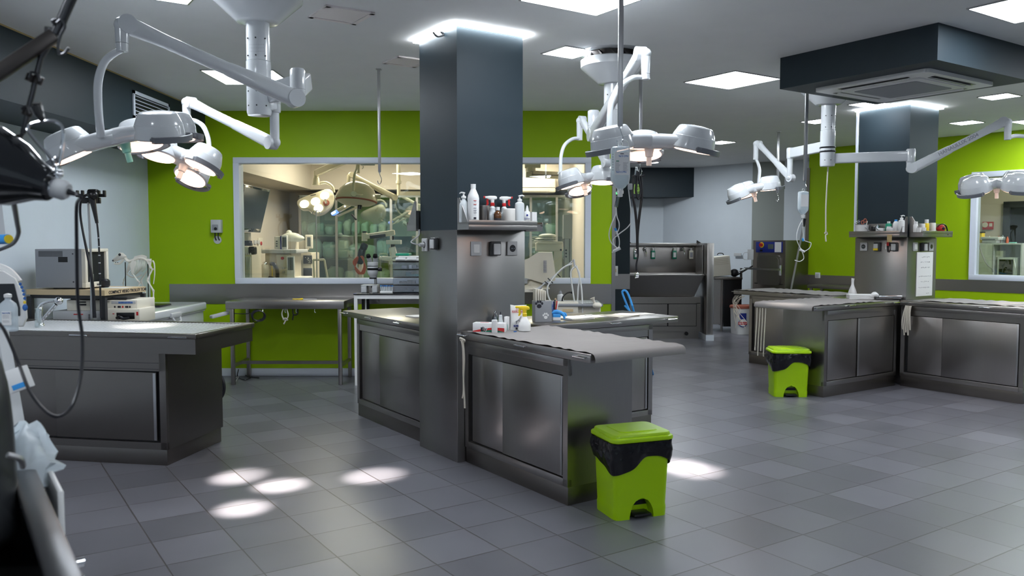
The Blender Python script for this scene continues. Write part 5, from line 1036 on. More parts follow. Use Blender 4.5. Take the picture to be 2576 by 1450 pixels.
# stethoscopes on the rod behind
D2 = 7.15; st0 = PD(1606, 440, D2)
for k, (dx, lb) in enumerate(((0, 'black stethoscope hanging from the rod hook, its chest piece lowest'), (-8, 'second black stethoscope behind on the same hook'))):
    t_ = thing('stethoscope', lb, 'stethoscope', st0 + Vector((0.02 * k, 0.03 * k, 0)), 0); Q = lambda x, y, d=D2 + .03 * k: PD(x + dx * .3, y, d)
    m_ = WB(t_); m_.tube([Q(1603, 430), Q(1603, 455), Q(1601, 480), Q(1607, 502), Q(1613, 480), Q(1609, 455), Q(1606, 432)], 0.0065 if k == 0 else .005, n=8); m_.tube([Q(1596, 445), Q(1592, 485), Q(1598, 520), Q(1603, 570), Q(1605, 620)], .0075, n=8); m_.tube([Q(1614, 445), Q(1616, 490), Q(1610, 540), Q(1605, 590), Q(1604, 640)], .0075, n=8)
    if k == 0: m_.tube([Q(1604, 600), Q(1605, 640), Q(1601, 665), Q(1601, 682)], .008, n=8)
    obj('tubing', m_, 'black_rubber', t_)
    m_ = WB(t_); m_.tube([Q(1598, 444), Q(1603, 420), Q(1608, 444)], .004, n=6, m='chrome')
    for x in (1597, 1617): m_.cyl(Q(x - 4, 444), Q(x + 5, 442), .009, n=12, m='black_rubber')
    obj('headset', m_, 'chrome', t_); obj('chest_piece', WB(t_).cyl(Q(1598, 634 if k else 694), Q(1606, 634 if k else 694), .024, .02, n=20).sph(Q(1603, 630 if k else 690), .016), 'chrome', t_)
nt = thing('sticky_note', 'small lime green note with black writing hanging among the stethoscopes', 'note', PD(1603, 475, 7.35)); m_ = MB(); m_.box(-.035, .035, -.001, .001, -.045, .04); obj('note', m_, 'note_green', nt)
m_ = MB()
for k in range(3): text_mb(m_, ('Res', 'w', 'rf al')[k], .028, Matrix.Translation((0.0, -.0015, .022 - k * .026)) @ Matrix.Rotation(PI / 2, 4, 'X'), 'ink')
obj('writing', m_, 'ink', nt); obj('string', WB(nt).cyl(PD(1603, 468, 7.35), (PD(1610, 418, 7.2).x, 7.2, PD(1610, 418, 7.2).z), .002, n=6), 'light_grey_plastic', nt)
# far infusion bag
c = PD(2021, 475, 7.58); iv2, zb = iv_bottle('smaller clear infusion bottle hanging by the right green wall', c, 0.9, False)
ln = thing('infusion_line', 'thin infusion line looping down below the far infusion bottle', 'infusion line', c); P = lambda x, y, d=7.58: PD(x, y, d)
obj('drip_chamber', WB(ln).cyl(P(2020, 536), P(2019, 552), .01), 'clear_plastic', ln)
for pts in ([P(2019, 552), P(2008, 575), P(2004, 600), P(2012, 622), P(2022, 632)], [P(2019, 552), P(2022, 600), P(2030, 608), P(2040, 612), P(2036, 625), P(2022, 634)], [P(2018, 634), P(2022, 650), P(2012, 658), P(1999, 655)], [P(2017, 560), P(2021, 545)]): obj('tube', WB(ln).tube(pts, .0035, n=7, k=8), 'tube_plastic', ln)
obj('clamp', WB(ln).cyl(P(2012, 628), P(2024, 634), .010), 'white_plastic', ln); obj('blue_connector', WB(ln).cyl(P(2019, 600), P(2021, 607), .009), 'sky_blue', ln)
ps = thing('prod_stick', 'long thin pole leaning behind the rearmost table, dark grip at top', 'pole', Vector((PD(1990, 728, 10.9).x - .15, 11.2, 0))); m_ = WB(ps); m_.cyl(PD(2023, 560, 10.8), PD(1990, 728, 10.9), .013); m_.cyl(PD(1990, 728, 10.9), (PD(1990, 728, 10.9).x - .15, 11.15, 0.0), .013); obj('pole', m_, 'satin_metal', ps); obj('grip', WB(ps).cyl(PD(2025, 550, 10.79), PD(2021, 570, 10.81), .018), 'black_rubber', ps)
# ================================================================== OPERATING ROOM BEHIND THE WINDOW
def PT(mb, x0, y0, x1, y1, Y, dep, m=None, bev=0.0):     # box whose front is at distance Y and spans measured edges
    a = PD(x0, y1, Y); b = PD(x1, y0, Y); mb.box(a.x, b.x, Y, Y + dep, a.z, b.z, m, bev); return mb
# television on the left wall, leaning forward
tv = thing('television', 'large black television leaning forward on the left wall behind the window', 'television', (-3.62, 11.0, 1.98)); m_ = MB(); Rm = Euler((0, R(90 + 15), 0)).to_matrix()
M_ = Matrix.Translation((0.18, 0, 0)) @ Matrix.Rotation(R(14), 4, 'Y')
m_.to(M_); m_.box(-0.045, 0.0, -0.62, 0.50, -0.31, 0.31, bev=0.012); obj('housing', m_, 'black_gloss', tv); s_ = MB(M_); s_.box(0.0, 0.002, -0.58, 0.46, -0.255, 0.275); obj('screen', s_, 'screen_dark', tv); s_ = MB(M_); s_.box(0.0005, 0.003, -0.595, -0.59, -0.1, 0.1); s_.box(.0005, .003, -.03, .03, -.268, -.262); obj('trim_light', s_, 'light_grey_plastic', tv)
m_ = MB(); m_.box(-0.42, 0.13, -0.06, 0.06, -0.05, 0.03); m_.box(-0.43, -0.40, -0.15, 0.15, -0.2, 0.2); obj('wall_arm', m_, 'black_plastic', tv)
# cream four bulb lamp
c = PD(795, 512, 11.8); la = thing('theatre_light', 'cream four bulb theatre lamp with all bulbs lit behind the window', 'theatre light', (c.x, c.y, c.z)); Mx = Matrix.Rotation(R(-28), 4, 'X') @ Matrix.Rotation(R(-12), 4, 'Y')
def blob(s_, y): # outline in xz
    base = [(-.26, 0.02), (-.24, 0.09), (-.12, .13), (.06, .17), (.18, .19), (.25, .15), (.27, .04), (.24, -.06), (.20, -.12), (.10, -.19), (.0, -.20), (-.07, -.15), (-.13, -.08), (-.21, -.06)]
    P_ = crom([(x * s_, y, z * s_) for x, z in base], 4, closed=True); return P_
m_ = MB(Mx); m_.loft([blob(.93, -.035), blob(.99, -.03), blob(1.0, -.015), blob(.97, .04), blob(.80, .075), blob(.4, .09)]); B_ = obj('housing', m_, 'cream_enamel', la, ang=50)
for x, z in ((-.16, .0), (-.0, .01), (.14, .08), (.03, -.11)): obj('bulb_lens', MB(Mx).cyl((x, -.032, z), (x, -.042, z), .062, n=28), 'lens_or', B_)
obj('name_plate', MB(Mx).box(-.06, .02, -.036, -.03, .118, .13), 'dark_plastic', B_)
obj('handle', MB(Mx).cyl((.15, -.03, -.05), (.15, -.05, -.05), .045, n=20, m='brick_red').cyl((.15, -.05, -.05), (.155, -.16, -.07), .018, .015), 'cream_enamel', la)
m_ = WB(la); m_.tube([PD(840, 485, 11.8), PD(836, 470, 11.8), PD(822, 460, 11.8), PD(806, 461, 11.8)], .02, n=10); m_.cyl(PD(795, 466, 11.8), PD(795, 448, 11.8), .055, .045); m_.cyl(PD(795, 448, 11.8), PD(795, 430, 11.8), .035); m_.bar(PD(795, 436, 11.8), PD(862, 407, 11.4), .06, .09, bev=.01); m_.bar(PD(862, 407, 11.4), PD(905, 385, 11.2), .06, .09); m_.bar(PD(905, 385, 11.2), (PD(905, 385, 11.2).x, 11.2, CEIL), .06, .06); obj('arm', m_, 'cream_enamel', la)
# dome lamp
c = PD(897, 500, 10.9); lb = thing('theatre_light', 'cream dome shaped theatre lamp with red rim in the middle of the window', 'theatre light', (c.x, c.y, c.z)); Mx = Matrix.Rotation(R(-7), 4, 'X') @ Matrix.Rotation(R(4), 4, 'Y')
m_ = MB(Mx); m_.lathe([(0.27, -.03), (.275, 0.0), (.262, .05), (.225, .12), (.16, .185), (.08, .215), (.001, .222)], n=40); B_ = obj('dome', m_, 'cream_enamel', lb); obj('red_rim', MB(Mx).lathe([(.262, -.042), (.272, -.036), (.274, -.026), (.26, -.024)], n=40), 'brick_red', B_); obj('diffuser', MB(Mx).lathe([(.255, -.045), (.20, -.075), (.001, -.09)], n=36), 'cream_plastic', B_); obj('knob', MB(Mx).cyl((.05, 0, -.07), (.05, 0, -.14), .03), 'black_plastic', lb)
m_ = WB(lb); Q = lambda x, y, d=10.62: PD(x, y, d); m_.tube([Q(899, 405, 10.9), Q(897, 425, 10.7), Q(892, 440), Q(890, 460), Q(889, 480)], .017, n=10); m_.cyl(Q(890, 488, 10.58), Q(890, 490, 10.68), .035); m_.tube([Q(889, 482), Q(900, 490), Q(925, 491, 10.75), Q(953, 494, 10.9)], .016, n=10); m_.cyl(Q(899, 410, 10.9), (Q(899, 410, 10.9).x, 10.9, CEIL), .02); m_.bar(Q(902, 405, 10.95), Q(902, 436, 10.95), .03, .03); m_.cyl(Q(945, 494, 10.9), Q(957, 495, 10.9), .03); obj('arm', m_, 'cream_enamel', lb)
# LED paddle
c = PD(870, 522, 11.6); lc = thing('theatre_light', 'slim paddle shaped theatre lamp with glowing blue tip below the dome lamp', 'theatre light', (c.x, c.y, c.z)); a_, b_ = PD(835, 540, 11.6), PD(905, 500, 11.6); d_ = (b_ - a_)
m_ = WB(lc); m_.bar(a_ + d_ * .22, b_, .12, .05, bev=.015); m_.bar(a_ + d_ * .1 + Vector((0.03, 0, -.05)), a_ + d_ * .8 + Vector((.06, 0, -.07)), .10, .02, bev=.006); obj('paddle', m_, 'cream_plastic', lc); obj('tip', WB(lc).bar(a_, a_ + d_ * .22, .115, .045, bev=.015), 'blue_glow', lc); m_ = WB(lc); m_.bar(a_ + d_ * .03 + Vector((0, -.062, 0)), a_ + d_ * .15 + Vector((0, -.062, 0)), .004, .02)
for f in (.5, .66): m_.sph(a_ + d_ * f + Vector((0, -.062, 0)), .01, n=8)
obj('led', m_, 'white_glow', lc); obj('handle', WB(lc).cyl(PD(885, 540, 11.5), PD(896, 553, 11.45), .014), 'black_plastic', lc)
m_ = WB(lc); q0 = PD(1003, 405, 12.2); m_.cyl((q0.x, q0.y, CEIL), PD(1003, 455, 12.2), .032); m_.cyl(PD(1003, 455, 12.2), PD(1003, 462, 12.2), .042); m_.cyl(PD(1003, 462, 12.2), PD(1003, 492, 12.2), .026); spring_arm(m_, PD(992, 497, 12.1), PD(884, 440, 11.8), .09, .08, .06, .07); m_.cyl(PD(878, 440, 11.8), PD(876, 463, 11.8), .025); m_.tube([PD(876, 463, 11.8), PD(868, 480, 11.75), PD(880, 505, 11.65), PD(890, 508, 11.6)], .015); m_.bar(PD(1005, 487, 12.2), PD(1065, 487, 12.3), .04, .06); obj('arm', m_, 'cream_enamel', lc)
hb = thing('ceiling_bracket', 'small grey bracket with a hook at the top of the window', 'bracket', (PD(925, 405, 11).x, 11, CEIL)); m_ = WB(hb); PT(m_, 907, 380, 942, 416, 11, .03); m_.tube([PD(912, 417, 11), PD(914, 421, 11), PD(911, 425, 11)], .004); m_.box(PD(920, 405, 11).x, PD(930, 405, 11).x, 11, 11.02, 2.6, CEIL); obj('bracket', m_, 'grey_green_wall', hb)
# IV pole
ip = thing('infusion_stand', 'thin infusion stand with two hooks behind the window', 'infusion stand', (PD(796, 600, 11.3).x, 11.3, 0)); m_ = MB(); zt = PD(796, 530, 11.3).z; m_.cyl((0, 0, .05), (0, 0, zt), .009); m_.tube([(-.075, 0, zt - .03), (-.06, 0, zt - .045), (-.035, 0, zt - .01), (0, 0, zt), (.035, 0, zt - .01), (.06, 0, zt - .045), (.075, 0, zt - .03)], .006); obj('pole', m_, 'satin_metal', ip)
m_ = MB(); [m_.bar((0, 0, .05), (.25 * math.cos(k * 1.256), .25 * math.sin(k * 1.256), .03), .025, .02) for k in range(5)]; obj('base', m_, 'dark_plastic', ip)
# anaesthesia workstation
def wthing(name, label, cat, px, Y): p = PD(px, 700, Y); return thing(name, label, cat, (p.x, Y + .2, 0))
an = wthing('anaesthesia_machine', 'cream anaesthesia machine with grey top tray and red button behind the window', 'medical machine', 700, 12.0)
m_ = WB(an); Y = 12.0; a, b = PD(666, 636, Y), PD(735, 715, Y); m_.box(a.x, b.x, Y, Y + .55, .12, a.z, bev=.02); m_.box(PD(694, 0, Y - .1).x, b.x + .0, Y - .1, Y, .3, a.z - .02, bev=.03); obj('body', m_, 'beige_plastic', an)
m_ = WB(an); z_ = PD(0, 634, Y).z; m_.box(PD(665, 0, Y).x, PD(753, 0, Y).x, Y - .14, Y + .55, z_ - .02, z_ + .035, bev=.015); obj('tray', m_, 'light_grey_plastic', an)
m_ = WB(an); PT(m_, 722, 645, 740, 700, Y - .12, .03, bev=.005); obj('display_frame', m_, 'white_plastic', an); obj('display', PT(WB(an), 724, 648, 737, 680, Y - .125, .01), 'screen_grey', an)
m_ = WB(an); p = PD(711, 650, Y - .11); m_.cyl(p, p + Vector((0, -.02, 0)), .022, m='red_plastic')
for y_ in (675, 685): p = PD(714, y_, Y - .11); m_.cyl(p, p + Vector((0, -.04, 0)), .018, m='satin_metal')
obj('knobs', m_, 'satin_metal', an); m_ = WB(an); m_.box(PD(690, 0, Y).x, PD(766, 0, Y).x, Y - .05, Y + .5, .1, PD(0, 698, Y).z, bev=.02); obj('drawer_base', m_, 'white_plastic', an); 
m_ = WB(an); m_.tube([PD(682, 664, 11.8), PD(690, 666, 11.75), PD(697, 680, 11.75), PD(698, 700, 11.75), PD(697, 722, 11.75)], .028, n=10); m_.tube([PD(678, 698, 11.8), PD(688, 702, 11.75), PD(692, 715, 11.75)], .022, n=10); obj('breathing_hose', m_, 'black_rubber', an)
m_ = WB(an); m_.lathe([(.001, 0), (.06, 0), (.065, .1), (.06, .16), (.03, .2), (.03, .22)], o=PD(667, 698, 11.85), n=20); m_.sph(PD(667, 665, 11.85), .04, m='chrome'); obj('absorber_canister', m_, 'cream_plastic', an); m_ = WB(an); m_.tube([PD(684, 668, 11.8), PD(685, 690, 11.8), PD(684, 715, 11.8)], .006); obj('yellow_hose', m_, 'yellow_plastic', an)
for k, (x0, x1, Yk, lb, stripe) in enumerate(((691, 723, 11.95, 'white patient monitor with blue stripe on the anaesthesia machine', True), (757, 784, 12.65, 'second pale patient monitor on the right stack behind the window', False))):
    t_ = thing('patient_monitor', lb, 'monitor', (PD(x0, 0, Yk).x, Yk, PD(0, 629, Yk).z)); m_ = WB(t_)
    if k == 0:
        PT(m_, 690, 595, 707, 627, Yk, .2, bev=.01); obj('case', m_, 'cream_plastic', t_); obj('stripe', PT(WB(t_), 705, 594, 709, 629, Yk - .02, .2), 'dark_blue', t_); m_ = WB(t_); PT(m_, 708, 592, 722, 628, Yk - .03, .05, bev=.012); obj('bezel', m_, 'white_plastic', t_); obj('screen', PT(WB(t_), 710, 597, 720, 622, Yk - .035, .01), 'screen_grey', t_)
        m_ = WB(t_); [PT(m_, 694, y, 698, y + 3, Yk - .003, .01) for y in (606, 612, 618)]; obj('ports', m_, 'black_plastic', t_)
    else:
        PT(m_, 744, 605, 768, 629, Yk, .25, bev=.01); obj('case', m_, 'beige_plastic', t_); m_ = WB(t_); PT(m_, 768, 591, 785, 626, Yk - .05, .07, bev=.01); obj('bezel', m_, 'cream_plastic', t_); obj('screen', PT(WB(t_), 773, 597, 781, 620, Yk - .055, .01), 'screen_grey', t_)
rk = wthing('equipment_rack', 'beige equipment stack with two dark displays right of the anaesthesia machine', 'equipment rack', 765, 12.35)
m_ = WB(rk); Y = 12.62; m_.box(PD(745, 0, Y).x, PD(785, 0, Y).x, Y, Y + .5, .1, PD(0, 636, Y).z, bev=.01); obj('body', m_, 'beige_plastic', rk)
for y0, y1 in ((643, 664), (675, 696), (705, 712)): obj('display', PT(WB(rk), 763, y0, 784, y1, Y - .02, .03, bev=.003), 'dark_plastic', rk)
m_ = WB(rk); rn = random.Random(2)
for k in range(9): x = rn.uniform(767, 780); y = rn.uniform(646, 660); PT(m_, x, y, x + 1.5, y + 2, Y - .023, .01)
obj('dial_marks', m_, 'cream_plastic', rk); obj('flask', WB(rk).cyl(PD(750, 696, 12.55), PD(750, 655, 12.55), .05, n=20), 'smoke_plastic', rk)
bl = thing('pillow_pack', 'grey wrapped bundle lying on boxes behind the first monitor', 'bundle', PD(735, 606, 12.3)); m_ = WB(bl); m_.sph(PD(733, 597, 12.35), .10, sc3=(1.5, .8, .7)); m_.sph(PD(748, 600, 12.35), .09, sc3=(1.2, .8, .6)); m_.sph(PD(727, 588, 12.4), .06, sc3=(.8, .8, .9)); obj('bundle', m_, 'cream_pack', bl)
bx = thing('carton_box', 'beige carton under the wrapped bundle', 'box', PD(735, 629, 12.4)); obj('carton', PT(WB(bx), 722, 606, 743, 629, 12.35, .2), 'beige_plastic', bx)
# left corner appliances
ap = wthing('coffee_dispenser', 'cream canister on a black base in the left window corner', 'dispenser', 614, 11.2); m_ = WB(ap); PT(m_, 604, 585, 625, 606, 11.2, .12, bev=.015); obj('canister', m_, 'beige_plastic', ap); m_ = WB(ap); PT(m_, 604, 606, 626, 619, 11.2, .14); PT(m_, 626, 612, 631, 619, 11.2, .08); obj('base', m_, 'black_plastic', ap); m_ = WB(ap); m_.box(PD(600, 0, 11.2).x, PD(634, 0, 11.2).x, 11.15, 11.5, 0, PD(0, 619, 11.2).z); 
ap2 = wthing('suction_unit', 'white box with black pump and clear hoses in the left window corner', 'medical machine', 618, 11.0); m_ = WB(ap2); PT(m_, 604, 621, 624, 640, 11.0, .15, bev=.01); obj('case', m_, 'white_plastic', ap2); m_ = WB(ap2); PT(m_, 624, 621, 640, 641, 11.0, .12, bev=.02); m_.cyl(PD(632, 630, 10.98), PD(641, 630, 10.98), .02); obj('pump', m_, 'black_plastic', ap2)
m_ = WB(ap2); rn = random.Random(4)
for k in range(5): x = 606 + k * 6; m_.tube([PD(x, 638, 10.96), PD(x + rn.uniform(-2, 2), 655, 10.87), PD(x + rn.uniform(-3, 3), 672, 10.86), PD(x + rn.uniform(-3, 3), 715, 10.86)], .011, n=8)
obj('hoses', m_, 'light_grey_plastic', ap2); m_ = WB(ap2); PT(m_, 621, 660, 635, 684, 11.02, .06, bev=.01); obj('wood_block', m_, 'wood', ap2)
for a0, a1, lb, mm in ((604, 634, 'supporting table under the canister', 'cream_plastic'),):
    tt = wthing('side_table', 'cream side cabinet carrying the left corner appliances', 'cabinet', 612, 11.3); m_ = WB(tt); m_.box(PD(598, 0, 11.2).x, PD(636, 0, 11.2).x, 11.22, 11.6, 0, PD(0, 619.5, 11.2).z - .003); m_.box(PD(598, 0, 11.2).x, PD(640, 0, 11.0).x, 10.9, 11.21, 0, PD(0, 641, 11.0).z - .002); obj('body', m_, 'cream_plastic', tt)
for x0, x1, lb in ((640, 644, 'first small socket on the operating room left wall'), (647, 651, 'second small socket on the operating room left wall')):
    t_ = thing('power_socket', lb, 'socket', PD(x0, 608, 12.3)); obj('plate', MB().box(-.01, .012, -.05, .05, -.03, .03, bev=.003), 'light_grey_plastic', t_)
for t_ in [o for o in COL.objects if o.get('label', '').endswith('operating room left wall')]: t_.location.x = OX0 + .012; t_.location.y = 4.05 / ((1288 - (641 if 'first' in t_['label'] else 649)) / FPX); t_.location.z = 1.55
t_ = thing('alarm_plate', 'pale wall plate with a red button behind the window', 'wall plate', (OX0 + .002, 13.2, 1.53)); obj('plate', MB().box(0, .015, -.11, .11, -.09, .09, bev=.004), 'cream_plastic', t_); obj('button', MB().cyl((.014, 0, 0), (.03, 0, 0), .03), 'red_plastic', t_)
fr_ = wthing('frame_stand', 'empty shiny trapezoid metal frame standing before the glass cabinet', 'frame', 805, 11.4); m_ = WB(fr_); Y = 11.4; zb = .02
A_, B_ = PD(788, 654, Y), PD(816, 654, Y); m_.cyl(A_, B_, .016); m_.cyl(A_, (PD(800, 0, Y).x, Y, zb), .014); m_.cyl(B_, (PD(832, 0, Y).x + .12, Y, zb), .014); obj('frame', m_, 'cream_enamel', fr_)
# glass cabinets along the back with wrapped packs
CY = 14.25; cz0, cz1 = .9, PD(0, 497, CY).z
gc = thing('glass_cabinet', 'long glass fronted cabinet with green tinted panes across the back of the operating room', 'cabinet', (PD(756, 0, CY).x, CY + .3, 0)); m_ = WB(gc); xl, xr = PD(756, 0, CY).x, 1.1
shz = [PD(0, 715, CY).z, PD(0, 651, CY).z, PD(0, 592, CY).z, PD(0, 545, CY).z + .1]
m_.box(xl, xr, CY + .62, CY + .64, 0, cz1 + .03); m_.box(xl - .02, xl, CY, CY + .64, 0, cz1 + .03); m_.box(xr, xr + .02, CY, CY + .64, 0, cz1 + .03); m_.box(xl - .02, xr + .02, CY, CY + .64, cz1, cz1 + .04); m_.box(xl, xr, CY + .01, CY + .62, 0, .82); obj('carcass', m_, 'grey_green_wall', gc)
for z_ in shz[:3]: obj('shelf', WB(gc).box(xl, xr, CY + .02, CY + .6, z_ - .02, z_), 'grey_green_wall', gc)
for px in (757, 848, 897, 985, 1050, 1335, 1400): x = PD(px, 0, CY).x; obj('mullion', WB(gc).box(x - .02, x + .02, CY - .01, CY + .02, .82, cz1), 'satin_metal', gc)
obj('glass_door', WB(gc).box(xl, xr, CY + .004, CY + .010, .82, cz1), 'cabinet_glass', gc)
packproto = {}
def pack(label, px, zb, w_, h_, m, seed, group, Y=CY + .24):
    x = PD(px, 0, Y).x; t_ = thing('wrapped_pack', label, 'pack', (x, Y, zb), 0, group); rn = random.Random(seed); m_b = MB(); rings = []
    for k in range(13):
        ph = -PI / 2 + PI * k / 12; r_ = max(.02, math.cos(ph)) ** .45; z = h_ / 2 * (1 + math.copysign(abs(math.sin(ph)) ** .7, math.sin(ph))); ring_ = []
        for i in range(22):
            a = 2 * PI * i / 22; x_ = math.copysign(abs(math.cos(a)) ** .55, math.cos(a)) * w_ / 2 * r_; y_ = math.copysign(abs(math.sin(a)) ** .55, math.sin(a)) * .13 * r_; f_ = 1 + .30 * noise.noise(Vector((x_ * 14 + seed, y_ * 14, z * 14))); ring_.append((x_ * f_, y_ * f_, z * (1 + .22 * noise.noise(Vector((x_ * 9, y_ * 9 + seed, 3))))))
        rings.append(ring_)
    m_b.loft(rings); obj('wrap', m_b, m, t_, ang=50); return t_
rn = random.Random(11); seed = 0
for zb, row, x0, x1, step, lab in ((shz[2], 'upper', 766, 975, 22, 'small teal wrapped pack on the upper glass cabinet shelf'), (shz[1], 'middle', 796, 980, 34, 'large wrapped pack on the middle glass cabinet shelf'), (shz[0], 'lower', 845, 1040, 40, 'pale wrapped pack on the lower glass cabinet shelf')):
    x = x0; k = 0
    while x < x1:
        seed += 1; w_ = step / FPX * CY * rn.uniform(.85, 1.05); h_ = {'upper': .22, 'middle': .30, 'lower': .26}[row] * rn.uniform(.75, 1.2); pack(lab, x, zb, w_, h_, 'teal_pack' if (row != 'lower' and rn.random() < .8) else 'cream_pack', seed, lab + 's'); x += step
for px, zb in ((1345, shz[2]), (1385, shz[2]), (1350, shz[1]), (1425, shz[1]), (1322, shz[0]), (1378, shz[0])): seed += 1; pack('wrapped pack in the right glass cabinet bay', px, zb, .22, .2, 'teal_pack' if seed % 2 else 'cream_pack', seed, 'packs in the right cabinet bay')
# microscope arm
ma = wthing('surgical_microscope', 'surgical microscope arm with orange cables bunched on its column', 'microscope', 910, 11.4); m_ = WB(ma); Y = 11.4
m_.cyl((PD(908, 0, Y).x, Y, .05), PD(908, 660, Y), .033); m_.cyl((PD(908, 0, Y).x, Y, 0), (PD(908, 0, Y).x, Y, .06), .25); obj('column', m_, 'cream_plastic', ma)
m_ = WB(ma); m_.bar(PD(904, 665, Y - .02), PD(912, 625, Y - .02), .08, .10, bev=.03); m_.bar(PD(912, 630, Y - .02), PD(919, 612, Y - .02), .08, .10, bev=.03); obj('knuckle', m_, 'black_plastic', ma)
m_ = WB(ma); m_.bar(PD(918, 596, Y), PD(993, 585, Y), .08, .07, bev=.012); m_.cyl(PD(917, 607, Y), PD(917, 586, Y), .04); m_.cyl(PD(917, 586, Y), PD(917, 582, Y), .03, m='black_plastic'); obj('arm', m_, 'cream_plastic', ma); obj('arm_cover', WB(ma).bar(PD(930, 597, Y - .05), PD(970, 592, Y - .05), .03, .05, bev=.012), 'dark_plastic', ma)
m_ = WB(ma); m_.cyl(PD(989, 594, Y), PD(989, 605, Y), .015, m='black_plastic'); PT(m_, 971, 604, 1008, 615, Y - .05, .12, bev=.008); m_.cyl(PD(988, 615, Y), PD(988, 625, Y), .03, m='black_plastic'); m_.bar(PD(986, 622, Y), PD(992, 648, Y), .09, .09, bev=.01); m_.bar(PD(960, 650, Y - .05), PD(985, 652, Y - .05), .08, .06, bev=.015); m_.sph(PD(957, 650, Y - .05), .025); m_.bar(PD(979, 660, Y), PD(1000, 657, Y), .08, .07, bev=.01); obj('optics_head', m_, 'white_plastic', ma)
m_ = WB(ma)
for k in range(6): m_.tube([PD(906 - k, 645, Y - .05), PD(898 - 2 * k, 660, Y - .06 - .01 * k), PD(893 + k, 676, Y - .06), PD(904 + 2 * k, 690, Y - .05), PD(915 + k, 672, Y - .06), PD(914 - k, 648, Y - .06)], .006, n=6, closed=True)
obj('orange_cables', m_, 'orange_rubber', ma, label='coiled orange cables')
# things in the right part of the window
acu = thing('split_air_conditioner', 'cream split air conditioner high on the wall seen right of the near pillar', 'air conditioner', PD(1355, 460, 13.8)); m_ = WB(acu); PT(m_, 1300, 446, 1398, 484, 13.88, .22, bev=.02); obj('case', m_, 'cream_plastic', acu); m_ = WB(acu); PT(m_, 1300, 471.5, 1397, 472.5, 13.875, .01, m='dark_plastic'); PT(m_, 1300, 476, 1382, 481, 13.872, .02); obj('flap', m_, 'beige_plastic', acu)
pa_ = thing('pendant_arm', 'cream ceiling pendant arm crossing the top right of the window', 'pendant', (PD(1345, 420, 11.5).x, 11.5, CEIL)); m_ = WB(pa_); m_.bar(PD(1320, 416, 11.5), PD(1360, 416, 11.5), .10, .08, bev=.01); m_.cyl(PD(1335, 422, 11.5), PD(1335, 432, 11.5), .07); PT(m_, 1323, 432, 1338, 446, 11.45, .12, bev=.01); m_.bar(PD(1336, 438, 11.5), PD(1450, 444, 12.2), .08, .10, bev=.01); m_.cyl(PD(1345, 416, 11.5), (PD(1345, 416, 11.5).x, 11.5, CEIL), .05); obj('arm', m_, 'cream_enamel', pa_); obj('groove', WB(pa_).bar(PD(1338, 439, 11.42), PD(1440, 443, 12.08), .012, .01), 'black_plastic', pa_)
ca = wthing('x_ray_column', 'grey upright column with three black holes in the right of the window', 'medical machine', 1430, 11.3); m_ = WB(ca); Y = 11.3; PT(m_, 1417, 540, 1440, 601, Y - .02, .15, bev=.004); m_.box(PD(1419, 0, Y).x, PD(1437, 0, Y).x, Y, Y + .12, 0, PD(0, 600, Y).z); obj('column', m_, 'light_grey_plastic', ca); m_ = WB(ca)
for px in (1419, 1433): PT(m_, px - 1, 601, px + .8, 705, Y - .008, .01)
for y in (630, 638, 646): p = PD(1424, y, Y); m_.cyl(p + Vector((0, -.006, 0)), p + Vector((0, .002, 0)), .013)
obj('slots', m_, 'black_plastic', ca)
cab = wthing('machine_console', 'cream machine console with folded packs on top in the right of the window', 'medical machine', 1380, 11.5); m_ = WB(cab); Y = 11.5; PT(m_, 1348, 610, 1417, 633, Y, .3, bev=.02); PT(m_, 1352, 608, 1416, 614, Y - .03, .3, bev=.01); m_.box(PD(1395, 0, Y).x, PD(1414, 0, Y).x, Y + .02, Y + .25, 0, PD(0, 633, Y).z); obj('body', m_, 'cream_plastic', cab); m_ = WB(cab); [m_.cyl(PD(1411, y, Y - .01), PD(1411, y, Y + .02), .014) for y in (629,)]; obj('knob', m_, 'black_plastic', cab)
for k, (x0, x1, y0, y1) in enumerate(((1343, 1403, 603, 610), (1346, 1398, 598, 604), (1355, 1400, 588, 600))):
    t_ = thing('flat_pack', ('lowest', 'middle', 'topmost')[k] + ' flat paper pack on the machine console', 'pack', PD((x0 + x1) / 2, y1, 11.6), 0, 'flat packs on the console'); m_ = MB(); wd = (x1 - x0) / FPX * 11.6; hh = (y1 - y0) / FPX * 11.6; m_.sph((0, 0, hh / 2), 1, n=20, sc3=(wd / 2, .12, hh / 2)); obj('pack', m_, 'cream_pack', t_)
cr = thing('crt_monitor', 'big cream tube monitor seen from the side, right of the near pillar', 'monitor', PD(1345, 708, 9.05)); m_ = WB(cr); Y0 = 9.0
def ring4(px, y0, y1, Ya, dep): return [PD(px, y1, Ya), PD(px, y0, Ya), PD(px, y0, Ya) + Vector((0.02, dep, 0)), PD(px, y1, Ya) + Vector((0.02, dep, 0))]
m_.loft([ring4(1300, 662, 695, 9.0, .26), ring4(1330, 650, 702, 8.98, .28), ring4(1353, 635, 709, 8.96, .32), ring4(1362, 635, 712, 8.95, .34), ring4(1389, 635, 708, 8.9, .36), ring4(1397, 690, 706, 8.9, .36)]); obj('case', m_, 'beige_plastic', cr)
m_ = WB(cr)
for k in range(12): y = 656 + k * 2.6; PT(m_, 1367, y, 1378, y + 1.2, 8.925, .02)
obj('vent_slots', m_, 'ink_grey', cr); m_ = WB(cr); m_.lathe([(.17, 0), (.16, .02), (.08, .05), (.08, .10)], o=PD(1345, 727, 9.1), n=24); m_.bar(PD(1345, 727, 9.1), PD(1350, 708, 9.1), .2, .16, bev=.03); obj('stand', m_, 'beige_plastic', cr)
